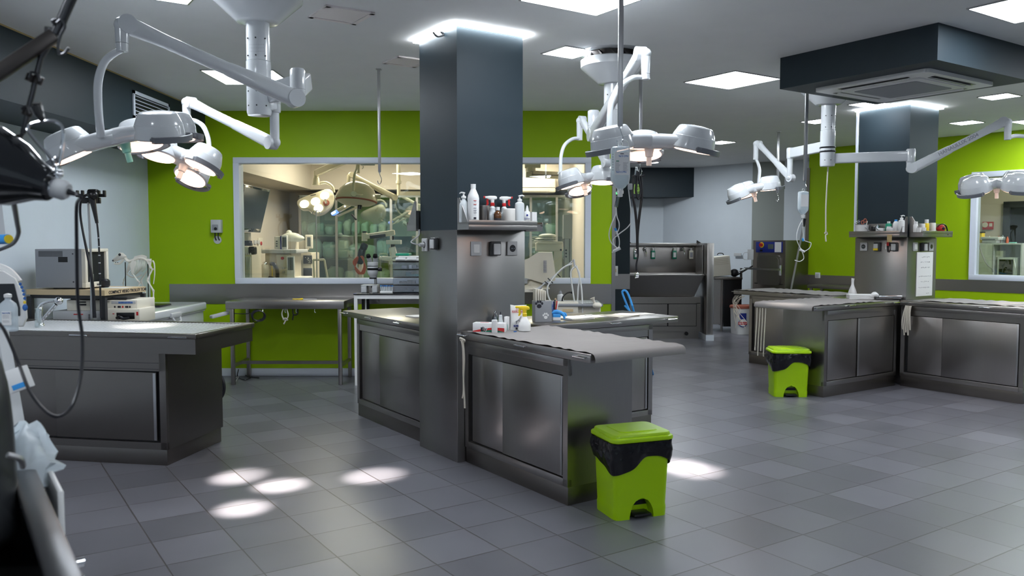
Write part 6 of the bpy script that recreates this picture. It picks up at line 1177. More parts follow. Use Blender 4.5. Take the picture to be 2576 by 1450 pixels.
mcr = thing('monitor_cart', 'low cream cart under the tube monitor behind the near pillar', 'cart', (PD(1345, 0, 9.1).x, 9.1, 0)); m_ = WB(mcr); zq = PD(0, 727, 9.1).z; xq = PD(1345, 0, 9.1).x; m_.box(xq - .22, xq + .05, 8.95, 9.35, zq - .03, zq - .001, bev=.004); obj('top', m_, 'cream_plastic', mcr); [obj('leg', WB(mcr).box(xq + a - .015, xq + a + .015, b - .015, b + .015, 0, zq - .03), 'light_grey_plastic', mcr) for a in (-.2, .03) for b in (8.98, 9.32)]
# the console (ultrasound) below it on this side of the glass
uc = thing('ultrasound_console', 'grey ultrasound console with probes behind the papers on the right table', 'medical machine', (PD(1440, 0, 8.5).x, 8.75, 0)); m_ = WB(uc); Y = 8.45; m_.box(PD(1355, 0, Y).x, PD(1512, 0, Y).x, Y, Y + .55, .45, PD(0, 768, Y).z, bev=.02); PT(m_, 1378, 760, 1455, 792, Y - .05, .1, bev=.01); obj('body', m_, 'cream_plastic', uc)
m_ = WB(uc); z_ = PD(0, 764, Y).z; m_.box(PD(1370, 0, Y).x, PD(1516, 0, Y).x, Y - .06, Y + .5, z_ - .03, z_, bev=.01); obj('keyboard_deck', m_, 'grey_plastic', uc); obj('card_slot', PT(WB(uc), 1415, 778, 1442, 785, Y - .056, .01), 'wood', uc)
m_ = WB(uc)
for k in range(7): p = PD(1462 + k * 7, 763, Y + .05); m_.sph((p.x, p.y, z_ + .004), .018, n=10, sc3=(1, 1, .5))
obj('keys', m_, 'light_grey_plastic', uc); m_ = WB(uc); [m_.cyl((PD(x, 0, Y).x, Y + .2 + dy, 0), (PD(x, 0, Y).x, Y + .2 + dy, .5), .03) for x in (1365, 1505) for dy in (-.1, .3)]; obj('leg', m_, 'dark_plastic', uc)
pb = thing('ultrasound_probe', 'white ultrasound probe with round head in the console holder', 'probe', PD(1498, 770, 8.4)); m_ = WB(pb); m_.tube([PD(1490, 750, 8.4), PD(1493, 757, 8.4), PD(1498, 768, 8.4)], [.028, .014, .012], n=12); m_.sph(PD(1502, 769, 8.4), .045, sc3=(1.1, 1, .7)); obj('probe', m_, 'cream_plastic', pb)
ul = thing('cable_hanger', 'angled rod with three pale probe cables looping over the console', 'cable hanger', (PD(1350, 730, 8.6).x, 8.6, 1.03)); m_ = WB(ul); Y = 8.45; m_.cyl(PD(1351, 729, Y), (PD(1374, 0, Y).x, Y + .05, z_), .008); m_.cyl(PD(1349, 731, Y), PD(1443, 655, Y), .007); m_.cyl(PD(1349, 731, Y), PD(1362, 722, Y), .016); m_.cyl(PD(1345, 733, Y), PD(1352, 728, Y), .02); m_.cyl(PD(1443, 653, Y), PD(1446, 672, Y), .011); obj('rod', m_, 'light_grey_plastic', ul)
for pts in ([(1446, 672), (1436, 685), (1439, 720), (1450, 790)], [(1446, 668), (1458, 690), (1454, 730), (1452, 790)], [(1450, 668), (1462, 720), (1466, 792)], [(1440, 664), (1420, 672), (1400, 690), (1383, 712), (1377, 725), (1379, 745), (1388, 765), (1396, 785)]): obj('cable', WB(ul).tube([PD(x, y, Y - .02) for x, y in pts], .008, n=8), 'tube_plastic', ul)
for a, b in (((1401, 688), (1410, 698)), ((1378, 700), (1391, 713)), ((1370, 708), (1384, 719))): obj('clip', WB(ul).cyl(PD(*a, Y - .02), PD(*b, Y - .02), .005), 'black_plastic', ul)
db_ = bottle('small white dropper bottle on the console behind the rod', Vector((PD(1410, 0, 8.7).x, 8.7, z_ + .001)), [(.03, 0), (.033, .004), (.033, .07), (.015, .085)], 'white_plastic', 'grey_plastic', [(.018, .085), (.018, .10), (.008, .11), (.008, .12), (.001, .121)])
gn_ = thing('gooseneck_lamp', 'small black gooseneck on the console', 'lamp', Vector((PD(1414, 0, 8.55).x, 8.55, z_))); m_ = MB(); m_.tube([(0, 0, 0), (.01, 0, .06), (.05, 0, .1), (.09, 0, .11)], .008); m_.box(-.015, .015, -.01, .01, 0, .02); m_.bar((.09, 0, .11), (.12, 0, .10), .02, .02); obj('neck', m_, 'black_plastic', gn_)
# ================================================================== ON THE DESK: stereo microscope, drawers, tubes
sm = thing('stereo_microscope', 'grey and black stereo microscope on the white framed desk', 'microscope', (PD(938, 0, 9.0).x, 9.0, .998)); s = 9.0 / FPX
m_ = MB(); m_.box(-.12, -.06, -.07, .1, 0, .075, bev=.01); m_.box(.0, .06, -.07, .1, 0, .075, bev=.01); m_.box(-.12, .06, -.07, .1, .075, .085, bev=.004); obj('base', m_, 'light_grey_plastic', sm); m_ = MB(); m_.cyl((.02, .06, .08), (.02, .06, .24), .016, m='satin_metal'); m_.cyl((.0, .0, .05), (.0, .0, .075), .02, m='black_plastic'); obj('post', m_, 'satin_metal', sm)
m_ = MB(); m_.lathe([(.03, .15), (.035, .17), (.03, .172), (.052, .20), (.06, .23), (.058, .24), (.06, .27), (.055, .28), (.06, .29), (.06, .33), (.05, .335)], o=(-.0, 0, 0), n=24); obj('body', m_, 'light_grey_plastic', sm); m_ = MB(); m_.lathe([(.0605, .245), (.063, .25), (.063, .268), (.0605, .27)], n=24); m_.cyl((.06, 0, .255), (.10, 0, .255), .022); obj('focus_ring', m_, 'black_plastic', sm); obj('seam_ring', MB().lathe([(.0605, .288), (.062, .29), (.0605, .293)], n=24), 'black_plastic', sm); obj('objective', MB().cyl((0, 0, .15), (0, 0, .165), .04), 'black_plastic', sm)
for x in (-.03, .03): obj('eyepiece', MB().cyl((x * .9, 0, .33), (x * 1.2, -.05, .39), .024, .026, m='light_grey_plastic').cyl((x * 1.2, -.05, .39), (x * 1.3, -.065, .415), .027, .022), 'black_plastic', sm)
dw = thing('drawer_tower', 'tower of translucent drawers with black frame on the white desk', 'drawer tower', (PD(1026, 0, 8.95).x, 9.0, .998)); wd = .155; m_ = MB(); hD = .335
m_.box(-wd, wd + .1, -.12, .15, 0, .01); m_.box(-wd, wd + .1, -.12, .15, hD, hD + .012)
for k in range(4): m_.box(-wd, wd + .1, -.12, .15, k * hD / 4, k * hD / 4 + .006)
m_.box(wd - .004, wd + .002, -.12, .15, 0, hD); obj('frame', m_, 'black_plastic', dw)
for k in range(4):
    z0 = k * hD / 4 + .008; dr = obj('drawer', MB().box(-wd + .003, wd - .006, -.13, .14, z0, z0 + hD / 4 - .012, bev=.004), 'drawer_plastic', dw); m_ = MB(); rn = random.Random(k)
    for q in range(5): x = rn.uniform(-.12, .1); m_.box(x, x + rn.uniform(.03, .08), rn.uniform(-.1, 0), .05, z0 + .006, z0 + rn.uniform(.02, .05), bev=.003)
    obj('contents', m_, ('label_white', 'cream_plastic', 'mint_plastic', 'frosted_plastic')[k], dr)
    obj('drawer', MB().box(wd + .006, wd + .098, -.13, .14, z0, z0 + hD / 4 - .012, bev=.004), 'drawer_plastic', dw)
ty = thing('tray', 'stack of white and green trays on top of the drawer tower', 'tray', (dw.location.x, 9.0, .998 + hD + .012)); m_ = MB(); m_.box(-.13, .2, -.10, .12, 0, .03, bev=.01); m_.box(-.10, .2, -.10, .12, .032, .055, bev=.01); obj('white_tray', m_, 'white_plastic', ty); obj('green_tray', MB().box(-.13, .02, -.08, .14, .056, .085, bev=.012), 'teal_plastic', ty); 
m_ = MB(); m_.cyl((-.12, -.09, .02), (-.02, -.09, .02), .02, n=14); m_.cyl((.0, -.09, .02), (.1, -.09, .02), .02, n=14); obj('rolled_paper', m_, 'label_white', ty)
rk2 = thing('tube_rack', 'clear rack of blue capped tubes left of the drawer tower', 'rack', (PD(974, 0, 8.9).x, 8.9, .998)); obj('rack', MB().box(-.075, .06, -.03, .03, 0, .02, bev=.003), 'white_plastic', rk2)
for k in range(9):
    t_ = thing('sample_tube', 'small tube with blue or red cap in the clear rack', 'tube', (rk2.location.x - .065 + k * .015, 8.9 + .01 * (k % 2), 1.018), 0, 'sample tubes in the clear rack'); m_ = MB(); m_.cyl((0, 0, 0), (.004 * (k % 3 - 1), 0, .055), .006, n=10); obj('tube', m_, 'frosted_plastic', t_); obj('cap', MB().cyl((.004 * (k % 3 - 1), 0, .05), (.005 * (k % 3 - 1), 0, .066), .0068, n=10), 'ink_blue' if k % 4 else 'sky_blue', t_)
fk = thing('flask', 'dark red stain bottle beside the tube rack', 'bottle', (PD(988, 0, 8.95).x, 8.95, .998)); obj('body', MB().lathe([(.012, 0), (.013, .05), (.008, .065), (.008, .08), (.001, .081)], n=14), 'brick_red', fk)
# on the steel bench, cables, and table 3
sc2 = thing('syringe_tool', 'yellow handled instrument lying on the steel bench', 'instrument', (PD(750, 0, 9.0).x, 9.0, .917)); m_ = MB(); m_.tube([(-.04 + .022 * math.cos(a), .014 * math.sin(a), .008) for a in [k * PI / 4 for k in range(8)]], .005, n=6, closed=True, k=3); m_.cyl((-.018, 0, .008), (.045, 0, .008), .006); m_.cyl((.02, 0, .008), (.05, 0, .008), .011); obj('handle', m_, 'yellow_plastic', sc2); obj('rod', MB().cyl((.05, 0, .008), (.20, 0.01, .006), .003), 'satin_metal', sc2)
cb = thing('cable_coil', 'coil of black cable hanging from a hook under the steel bench', 'cable', PD(650, 800, 8.86)); m_ = WB(cb)
for k in range(5): m_.tube([PD(648 + 16 * math.cos(a) + k, 793 + 13 * math.sin(a) + k * .8, 8.84 - .008 * k) for a in [j * PI / 5 for j in range(10)]], .005, n=6, closed=True, k=3)
m_.tube([PD(585, 789, 8.85), PD(615, 790, 8.85), PD(636, 788, 8.85)], .005, n=6); m_.tube([PD(632, 797, 8.85), PD(640, 812, 8.85), PD(652, 808, 8.85), PD(655, 802, 8.85)], .004, n=6); obj('coil', m_, 'black_rubber', cb)
rope('knotted white cord hanging from a bench hook', [[PD(713, 777, 8.84), PD(709, 790, 8.84), PD(714, 804, 8.84), PD(722, 806, 8.84)], [PD(721, 777, 8.84), PD(725, 795, 8.84), PD(718, 808, 8.84), PD(714, 816, 8.84)], [PD(712, 805, 8.84), PD(718, 801, 8.83), PD(724, 806, 8.84)]], r=.007, name='cord')
rope('dark leather strap hanging from a bench hook', [[PD(737, 777, 8.84), PD(738, 791, 8.84), PD(748, 791, 8.84), PD(749, 777, 8.84)], [PD(738, 791, 8.84), PD(736, 806, 8.84)]], r=.007, name='strap', m='black_rubber')
wr = thing('floor_cable', 'loose black and white cables on the floor by the bench legs', 'cable', PZ(605, 950, .005)); m_ = WB(wr); m_.tube([PZ(590, 945, .008), PZ(605, 938, .008), PZ(625, 948, .008), PZ(652, 951, .008)], .006, n=6); m_.tube([PD(600, 930, 9.2), PZ(598, 948, .008), PZ(615, 956, .008), PZ(630, 951, .008)], .005, n=6); m_.tube([PZ(588, 954, .006), PZ(600, 948, .006), PZ(592, 962, .006)], .005, n=6, m='white_plastic'); obj('cables', m_, 'black_rubber', wr)
po = thing('controller_box', 'grey wall controller box with two cables entering a round plate', 'controller', (PD(541, 0, YG - .04).x, YG, 0)); m_ = WB(po); PT(m_, 530, 553, 555, 586, YG - .07, .07, bev=.006); obj('box', m_, 'light_grey_plastic', po); m_ = WB(po); PT(m_, 533, 565, 548, 580, YG - .075, .02, bev=.006); obj('inset', m_, 'grey_plastic', po); p = PD(542, 576, YG - .08); obj('knob', WB(po).cyl(p, p + Vector((0, .02, 0)), .018), 'black_plastic', po)
p = PD(547, 604, YG - .012); obj('round_plate', WB(po).cyl(p, p + Vector((0, .011, 0)), .045, n=28), 'light_grey_plastic', po); m_ = WB(po); [m_.tube([PD(x, 586, YG - .03), PD(x, 597, YG - .03), PD(x + 3, 605, YG - .014)], .007, n=8) for x in (541, 549)]; obj('cables', m_, 'black_rubber', po)
vg = thing('vent_grille', 'white louvred grille in the dark soffit at the left', 'grille', (-3.497, 8.05, 2.82), R(90)); m_ = MB(); wv, hv = .40, .13
frame_ring_ = [(-wv, wv, -hv, -hv + .03), (-wv, wv, hv - .03, hv), (-wv, -wv + .03, -hv, hv), (wv - .03, wv, -hv, hv)]
for x0, x1, z0, z1 in frame_ring_: m_.box(x0, x1, -.012, 0, z0, z1)
obj('frame', m_, 'white_frame', vg); m_ = MB(); m_.box(-wv + .03, wv - .03, -.002, 0, -hv + .03, hv - .03, m='black_plastic')
for k in range(6): z = -hv + .045 + k * .034; m_.obox((0, -.008, z), (2 * wv - .06, .022, .003), Euler((R(35), 0, 0)).to_matrix())
obj('louvres', m_, 'white_frame', vg)
# pet carrier / papers on table 3 and a wheel
sheets('small stack of papers and a beige carton on the table behind the pillar', PZ(1050, 798, HT), 0.16, 0.14, RA, 3, 'paper')['group'] = 'papers on the table behind the near pillar'
wh = thing('wheelchair_wheel', 'spoked wheel with black tyre peeping out behind the sink table', 'wheel', (PZ(560, 1000, 0).x, 7.9, .155)); m_ = MB(); m_.tube([(.0 + .0, .14 * math.cos(a), .14 * math.sin(a)) for a in [k * PI / 12 for k in range(24)]], .016, n=10, closed=True, k=2); obj('tyre', m_, 'black_rubber', wh); m_ = MB(); m_.tube([(.0, .122 * math.cos(a), .122 * math.sin(a)) for a in [k * PI / 12 for k in range(24)]], .006, n=6, closed=True, k=2)
for k in range(10): a = k * PI / 5; m_.cyl((0, 0, 0), (0, .122 * math.cos(a), .122 * math.sin(a)), .0025, n=6)
m_.cyl((-.03, 0, 0), (.03, 0, 0), .02); obj('rim', m_, 'dark_chrome', wh); wh.rotation_euler.z = R(62)
sd = thing('clip_on_device', 'small grey flat device sticking out at the left end of the steel bench', 'device', PD(552, 792, 8.75)); m_ = WB(sd); m_.bar(PD(531, 798, 8.75), PD(574, 787, 8.9), .06, .035, bev=.006); obj('case', m_, 'light_grey_plastic', sd); m_ = WB(sd); m_.box(PD(574, 787, 8.9).x - .01, PD(580, 787, 8.9).x + .02, 8.86, 8.94, .80, .828); obj('bracket', m_, 'satin_metal', sd); obj('end_socket', WB(sd).bar(PD(530, 799, 8.745), PD(533, 797.5, 8.755), .045, .022), 'grey_plastic', sd)
# ================================================================== LEFT SIDE: freezer, skeleton, video trolley
fz = thing('chest_freezer', 'white chest freezer along the left wall under the dog skeleton', 'freezer', (-3.72, 8.0, 0)); m_ = MB(); m_.box(-.42, .34, -.5, .98, .03, .80, bev=.02); obj('body', m_, 'white_enamel', fz); obj('lid', MB().box(-.43, .365, -.51, 1.0, .81, .895, bev=.02), 'white_enamel', fz)
m_ = MB(); m_.box(.355, .385, .03, .27, .80, .85, bev=.01); m_.tube([(.37, .06, .81), (.395, .09, .76), (.395, .21, .76), (.37, .24, .81)], .012); obj('handle', m_, 'light_grey_plastic', fz); obj('seal', MB().box(-.42, .35, -.5, .98, .799, .811), 'light_grey_plastic', fz)
# dog skeleton
S0 = PD(383, 766, 8.35); sk = thing('dog_skeleton', 'mounted dog skeleton model on a black board on the freezer', 'skeleton', (S0.x - .12, 8.35, .896)); 
Y = 8.35; Q = lambda x, y, d=0.0: PD(x, y, Y + d)
obj('board', WB(sk).box(Q(345, 0).x, Q(415, 0).x, Y - .14, Y + .14, .897, .915, bev=.003), 'black_plastic', sk)
m_ = WB(sk); [m_.cyl((Q(x, 0).x, Y, .91), Q(x, y), .005) for x, y in ((315, 660), (372, 664))]; obj('support_rods', m_, 'black_plastic', sk)
# skull
m_ = WB(sk); sh = [(300, 637, .030, .028), (306, 641, .040, .036), (299, 648, .038, .034), (292, 655, .030, .028), (285, 657, .022, .020)]
rings = []
for i, (x, y, w_, h_) in enumerate([(318, 645, .008, .008), (312, 643, .028, .03), (305, 644, .038, .036), (298, 648, .032, .030), (291, 653, .022, .022), (285, 656, .018, .016), (283, 658, .008, .008)]):
    c = Q(x, y); ax = Vector((-.75, -.45, -.35)).normalized(); Rm = frame_from(ax); rings.append([c + Rm @ Vector((w_ * math.cos(2 * PI * k / 14), h_ * math.sin(2 * PI * k / 14), 0)) for k in range(14)])
m_.loft(rings); m_.tube([Q(311, 652), Q(303, 662), Q(293, 664), Q(287, 663)], [.012, .012, .010, .007], n=8)
m_.sph(Q(301, 641, -.035), .014, n=10, m='dark_plastic'); m_.sph(Q(296, 645, .02), .012, n=8, m='dark_plastic'); m_.sph(Q(284, 656, -.022), .009, n=8, m='dark_plastic'); [m_.sph(Q(x, 661, -.022), .005, n=6, m='dark_plastic') for x in (291, 296)]
obj('skull', m_, 'bone', sk)
# spine with spinous processes
sp = [(313, 648), (318, 655), (326, 658), (334, 655), (344, 652), (354, 650), (363, 652), (370, 656), (378, 656)]; P_ = crom([Q(x, y) for x, y in sp], 4); m_ = WB(sk)
for i, p in enumerate(P_): m_.sph(p, .0135, n=8); m_.bar(p, p + Vector((.012, 0, .035 if 12 < i < 27 else .018)), .004, .009)
obj('spine', m_, 'bone', sk)
m_ = WB(sk); m_.tube([Q(384, 656), Q(388, 665), Q(389, 690), Q(386, 715)], [.009, .004], n=6); obj('tail', m_, 'bone', sk)
# ribs
for k in range(11):
    f = k / 10; x = 331 + 36 * f; yt = 656 - 3 * math.sin(f * PI); L = 28 + 12 * math.sin(PI * min(1, f * 1.25)); bw = .055 + .02 * math.sin(PI * f); m_ = WB(sk)
    for s_ in (-1, 1): m_.tube([Q(x, yt), Q(x + 1, yt + L * .25, s_ * bw), Q(x - 2, yt + L * .7, s_ * bw * .95), Q(x - 9, yt + L * 1.0, s_ * .012)], [.0035, .0045, .0035], n=5, k=5)
    obj('rib_pair', m_, 'bone', sk)
m_ = WB(sk); m_.tube([Q(318, 690), Q(330, 697), Q(345, 698), Q(357, 692)], .007, n=6); obj('breastbone', m_, 'bone', sk)
m_ = WB(sk)
def plate(pts, th=.007): m_.loft([[p + Vector((0, -th / 2, 0)) for p in pts], [p + Vector((0, th / 2, 0)) for p in pts]])
obj('shoulder_blade', (lambda b: (b.loft([[Q(x, y, -.075 - t) for x, y in ((334, 655), (343, 658), (336, 690), (331, 690), (326, 664))] for t in (0, .008)]), b)[1])(WB(sk)), 'bone', sk)
obj('shoulder_blade', (lambda b: (b.loft([[Q(x, y, .075 + t) for x, y in ((324, 660), (332, 660), (322, 688), (316, 686))] for t in (0, .008)]), b)[1])(WB(sk)), 'bone', sk)
obj('pelvis', (lambda b: (b.loft([[Q(x, y, -.03 - t) for x, y in ((368, 656), (378, 660), (382, 655), (380, 668), (386, 680), (378, 676))] for t in (-.02, .04)]), b)[1])(WB(sk)), 'bone', sk)
def limb(pts, rr, d): 
    b = WB(sk); 
    for i in range(len(pts) - 1):
        p, q = Q(*pts[i], d), Q(*pts[i + 1], d); b.tube([p, p.lerp(q, .15), p.lerp(q, .5), p.lerp(q, .85), q], [rr * 1.5, rr, rr * .8, rr, rr * 1.5], n=8, k=3)
    b.sph(Q(pts[-1][0] - 2, pts[-1][1], d - .01), .016, n=8, sc3=(1.4, 1.4, .6)); 
    for k in (-1, 0, 1): b.tube([Q(*pts[-1], d), Q(pts[-1][0] - 5, pts[-1][1] + 3, d + k * .012)], .004, n=5)
    return b
obj('front_leg', limb([(333, 688), (347, 707), (352, 712), (344, 735), (344, 758)], .008, -.07), 'bone', sk); obj('front_leg', limb([(318, 688), (312, 705), (310, 712), (311, 735), (312, 750)], .007, .08), 'bone', sk)
obj('hind_leg', limb([(384, 676), (372, 703), (371, 706), (386, 732), (386, 752)], .009, -.06), 'bone', sk); obj('hind_leg', limb([(378, 672), (355, 705), (355, 708), (366, 738), (363, 754)], .008, .06), 'bone', sk)
# trolley with wooden top, monitor box and devices
TY = 6.95; vt = thing('video_trolley', 'trolley with a pale wooden top and printed edge behind the sink table', 'trolley', (PD(200, 0, TY).x, TY + .25, 0)); zt = PD(0, 722, TY).z
a0, a1, a2 = PD(262, 740, 6.75), PD(365, 725, 7.35), PD(70, 730, 6.9); zt = 1.155
A0 = Vector((PD(262, 0, 6.72).x, 6.72, 0)); A1 = Vector((PD(366, 0, 7.3).x, 7.3, 0)); dA = (A1 - A0); A2 = Vector((PD(65, 0, 6.88).x, 6.88, 0)); dB = A2 - A0; MT_ = Matrix.Identity(4)
m_ = WB(vt); c4 = [A0, A0 + dA, A0 + dA + dB, A0 + dB]; m_.loft([[Vector((p.x, p.y, z)) for p in c4] for z in (zt - .045, zt)]); TPO = obj('wooden_top', m_, 'wood', vt)
m_ = WB(vt); c5 = [A0 + dA * .03 + dB * .03 + (dA * .94 * u) + (dB * .94 * v) for u, v in ((0, 0), (1, 0), (1, 1), (0, 1))]; m_.loft([[Vector((p.x, p.y, z)) for p in c5] for z in (zt - .075, zt - .045)]); obj('under_frame', m_, 'dark_plastic', vt)
u_ = dA.normalized(); n_ = Vector((u_.y, -u_.x, 0)); Mx = Matrix((u_, Vector((0, 0, 1)), n_)).transposed().to_4x4(); Mx.translation = A0 + dA * .55 + n_ * .0015 + Vector((0, 0, zt - .023)); m_ = WB(vt); text_mb(m_, 'COMPACT VIDEO TROLLEY TC40', .036, Mx, 'ink', bold=True); obj('lettering', m_, 'ink', TPO)
for p in c5: obj('post', WB(vt).box(p.x - .02, p.x + .02, p.y - .02, p.y + .02, .04, zt - .06), 'dark_plastic', vt)
m_ = WB(vt); m_.loft([[Vector((p.x, p.y, z)) for p in c5] for z in (.862, .885)]); obj('lower_shelf', m_, 'dark_plastic', vt)
# monitor: grey steel box with cream bezel at its right
mo = thing('video_monitor', 'large grey cased video monitor with cream bezel facing right', 'monitor', (PD(190, 0, 7.0).x, 7.0, zt)); K0 = Vector((PD(207, 0, 6.86).x, 6.86, zt + .012)); K1 = Vector((PD(88, 0, 6.86).x, 6.87, zt + .012)); sdir = (K1 - K0).normalized(); fdir = Vector((-sdir.y, sdir.x, 0)); fdir = fdir if fdir.y > 0 else -fdir
f_end = Vector((PD(262, 0, 7.2).x, 7.2, K0.z)); fw = .42; fdir = (f_end - K0).normalized(); hM = .325
L_ = (K1 - K0).length
Mm = Matrix((-sdir, Vector((sdir.y, -sdir.x, 0)) if Vector((sdir.y, -sdir.x, 0)).y > 0 else Vector((-sdir.y, sdir.x, 0)), Vector((0, 0, 1)))).transposed().to_4x4(); Mm.translation = K0
m_ = WB(mo).to(Mm); m_.box(-L_, 0, 0, .36, 0, hM, bev=.004)
for k in range(14): m_.box(-L_ + .03, -.16, -.001, .002, hM - .018 - k * .0035, hM - .0165 - k * .0035, m='dark_plastic')
obj('case', m_, 'grey_plastic', mo); m_ = WB(mo).to(Mm); m_.box(-.20, -.12, -.002, .004, hM - .11, hM - .065, bev=.002); obj('handle_recess', m_, 'black_plastic', mo); [obj('screw', WB(mo).to(Mm).cyl((-.075, -.002, z), (-.075, .002, z), .007, n=12), 'dark_chrome', mo) for z in (.05, hM - .04)]
Mf = Mm @ Matrix.Rotation(R(0), 4, 'Z'); m_ = WB(mo).to(Mf); bw, bh = .42, hM + .008
m_.box(0, .035, -.01, .37, 0, .045, bev=.006); m_.box(0, .035, -.01, .37, hM - .025, hM + .003, bev=.006); m_.box(0, .035, -.01, .03, .04, hM - .02, bev=.006); m_.box(0, .035, .33, .37, .04, hM - .02, bev=.006); obj('bezel', m_, 'cream_plastic', mo); obj('screen', WB(mo).to(Mf).box(0.0, .015, .03, .33, .045, hM - .025), 'screen_dark', mo); m_ = WB(mo).to(Mf); text_mb(m_, 'SONY', .02, Matrix.Translation((.0362, .19, .02)) @ Matrix.Rotation(PI / 2, 4, 'Z') @ Matrix.Rotation(PI / 2, 4, 'X'), 'ink', bold=True); obj('badge', m_, 'ink', mo)
obj('foot', WB(mo).to(Mm).box(-L_ + .1, -.02, .08, .35, -.012, .001), 'dark_plastic', mo)
# devices under it
dv = lambda name, label, x0, x1, y0, y1, Yd, dep, m: (lambda t_: (obj('case', PT(WB(t_), x0, y0, x1, y1, Yd, dep, bev=.006), m, t_), t_)[1])(thing(name, label, 'device', (PD((x0 + x1) / 2, 0, Yd).x, Yd + dep / 2, PD(0, y1, Yd).z)))
d1 = dv('light_source', 'cream light source with a row of buttons on the lower trolley shelf', 168, 345, 755, 782, 6.85, .34, 'cream_plastic'); m_ = WB(d1); PT(m_, 280, 758, 340, 765, 6.845, .01, bev=.001); obj('button_strip', m_, 'light_grey_plastic', d1); m_ = WB(d1)
for k in range(12): PT(m_, 298 + k * 3.0, 759.5, 300 + k * 3.0, 764, 6.842, .01, m='ink_blue')
for x in (287, 296, 300, 307, 315, 319, 325): PT(m_, x, 770, x + 2.5, 775, 6.842, .01, m='ink' if x != 307 else 'ink_red')
obj('port_panel', m_, 'ink', d1); m_ = WB(d1); [PT(m_, x, 759, x + 9, 762, 6.843, .01) for x in (198, 206)]; PT(m_, 200, 765, 216, 769, 6.843, .01); obj('slots', m_, 'black_plastic', d1)
d2 = dv('video_processor', 'pale processor with a red stripe below the cream light source', 133, 262, 783, 812, 6.83, .3, 'light_grey_plastic'); obj('red_stripe', PT(WB(d2), 185, 790, 208, 792.5, 6.825, .01), 'ink_red', d2); m_ = WB(d2); [PT(m_, 222, 792 + k * 3, 229, 793.2 + k * 3, 6.826, .01) for k in range(5)]; obj('vents', m_, 'black_plastic', d2)
d3 = dv('insufflator', 'cream device with black window and red switch at the right of the stack', 267, 351, 778, 812, 6.80, .3, 'cream_plastic'); obj('window', PT(WB(d3), 293, 787, 338, 803, 6.796, .01, bev=.002), 'black_plastic', d3); m_ = WB(d3); PT(m_, 343, 785, 347, 794, 6.795, .01); PT(m_, 283, 789, 287, 791, 6.795, .01); obj('switch', m_, 'red_plastic', d3); obj('cable_bundle', WB(d3).tube([PD(294, 800, 6.78), PD(300, 797, 6.75), PD(310, 802, 6.75), PD(325, 800, 6.76)], .012, n=8), 'black_rubber', d3)
bk = thing('black_binder', 'black flat binder lying between trolley top and light source', 'binder', PD(290, 752, 6.95)); obj('cover', WB(bk).box(PD(243, 0, 6.9).x, PD(325, 0, 6.9).x, 6.85, 7.1, PD(0, 752, 6.9).z - .0, PD(0, 752, 6.9).z + .018, bev=.003), 'dark_plastic', bk)
# endoscope stand
es = thing('endoscope_stand', 'slim pole with a black holder carrying two black endoscopes', 'stand', (PD(226, 0, 6.68).x, 6.68, 0)); Y = 6.68; Q = lambda x, y, d=0.0: PD(x, y, Y + d); m_ = WB(es); m_.cyl(Q(232, 810), Q(231, 690), .014); m_.cyl(Q(231, 690), Q(222, 510), .009); m_.cyl((PD(231, 0, Y).x, Y, .03), Q(232, 810), .014); m_.cyl((PD(231, 0, Y).x, Y, .0), (PD(231, 0, Y).x, Y, .03), .07); obj('pole', m_, 'satin_metal', es)
m_ = WB(es); PT(m_, 205, 497, 250, 512, Y, .03, bev=.004)
for x0 in (190, 203, 244, 258): PT(m_, x0, 479, x0 + 5, 496, Y - .01, .03, bev=.004)
for x0, x1 in ((190, 208), (244, 263)): PT(m_, x0, 488, x1, 496, Y - .01, .03, bev=.004)
PT(m_, 222, 476, 242, 512, Y - .03, .05, bev=.01); m_.sph(Q(236, 492, -.05), .035); obj('holder', m_, 'black_plastic', es)
en1 = thing('endoscope', 'black endoscope hanging at the left of the stand down to the trolley', 'endoscope', Q(205, 520)); m_ = WB(en1); m_.tube([Q(228, 490, -.06), Q(212, 494, -.06), Q(203, 510, -.05), Q(202, 540), Q(208, 580), Q(218, 630, -.02), Q(228, 680, -.03), Q(234, 730, -.03), Q(238, 800, -.03)], [.012, .009, .009, .011, .014], n=9, k=7); obj('tube', m_, 'black_rubber', en1); m_ = WB(en1); m_.sph(Q(228, 490, -.07), .03, n=12); m_.cyl(Q(222, 482, -.07), Q(238, 486, -.07), .018); obj('control_head', m_, 'black_plastic', en1)
en2 = thing('endoscope', 'black endoscope with pale ring marks hanging at the right of the stand', 'endoscope', Q(240, 520)); m_ = WB(en2); m_.tube([Q(232, 500, -.04), Q(238, 530, -.04), Q(244, 562, -.04)], [.026, .018, .012], n=10); obj('grip', m_, 'black_plastic', en2); m_ = WB(en2); m_.tube([Q(244, 560, -.04), Q(248, 600, -.04), Q(250, 650, -.04), Q(252, 720, -.04), Q(254, 800, -.04)], .0075, n=8); obj('tube', m_, 'black_rubber', en2)
m_ = WB(en2)
for y in (600, 622, 644, 663, 690, 720): p = Q(248.5 + (y - 600) * .028, y, -.04); m_.cyl(p, p + Vector((0, 0, .008)), .0085, n=10)
obj('depth_marks', m_, 'light_grey_plastic', en2)
hd = thing('black_cup', 'small black round cup behind the right end of the trolley top', 'cup', Vector((PD(274, 0, 7.2).x, 7.12, zt))); obj('cup', MB().lathe([(.03, 0), (.045, .02), (.045, .06), (.03, .075), (.001, .076)]), 'black_rubber', hd)
pp = thing('paper_sheet', 'white sheet lying on the wooden trolley top', 'paper', Vector((PD(300, 0, 7.1).x, 7.1, zt))); obj('sheet', MB().box(-.12, .08, -.08, .08, .0005, .002), 'label_white', pp)
# small tubing bottle beside the tap
bottle('clear plastic squeeze tube standing beside the chrome tap', Vector((PD(92, 0, 6.0).x, 6.0, ZL)), [(.02, 0), (.022, .01), (.02, .09), (.012, .13), (.022, .14), (.001, .141)], 'milky_clear')
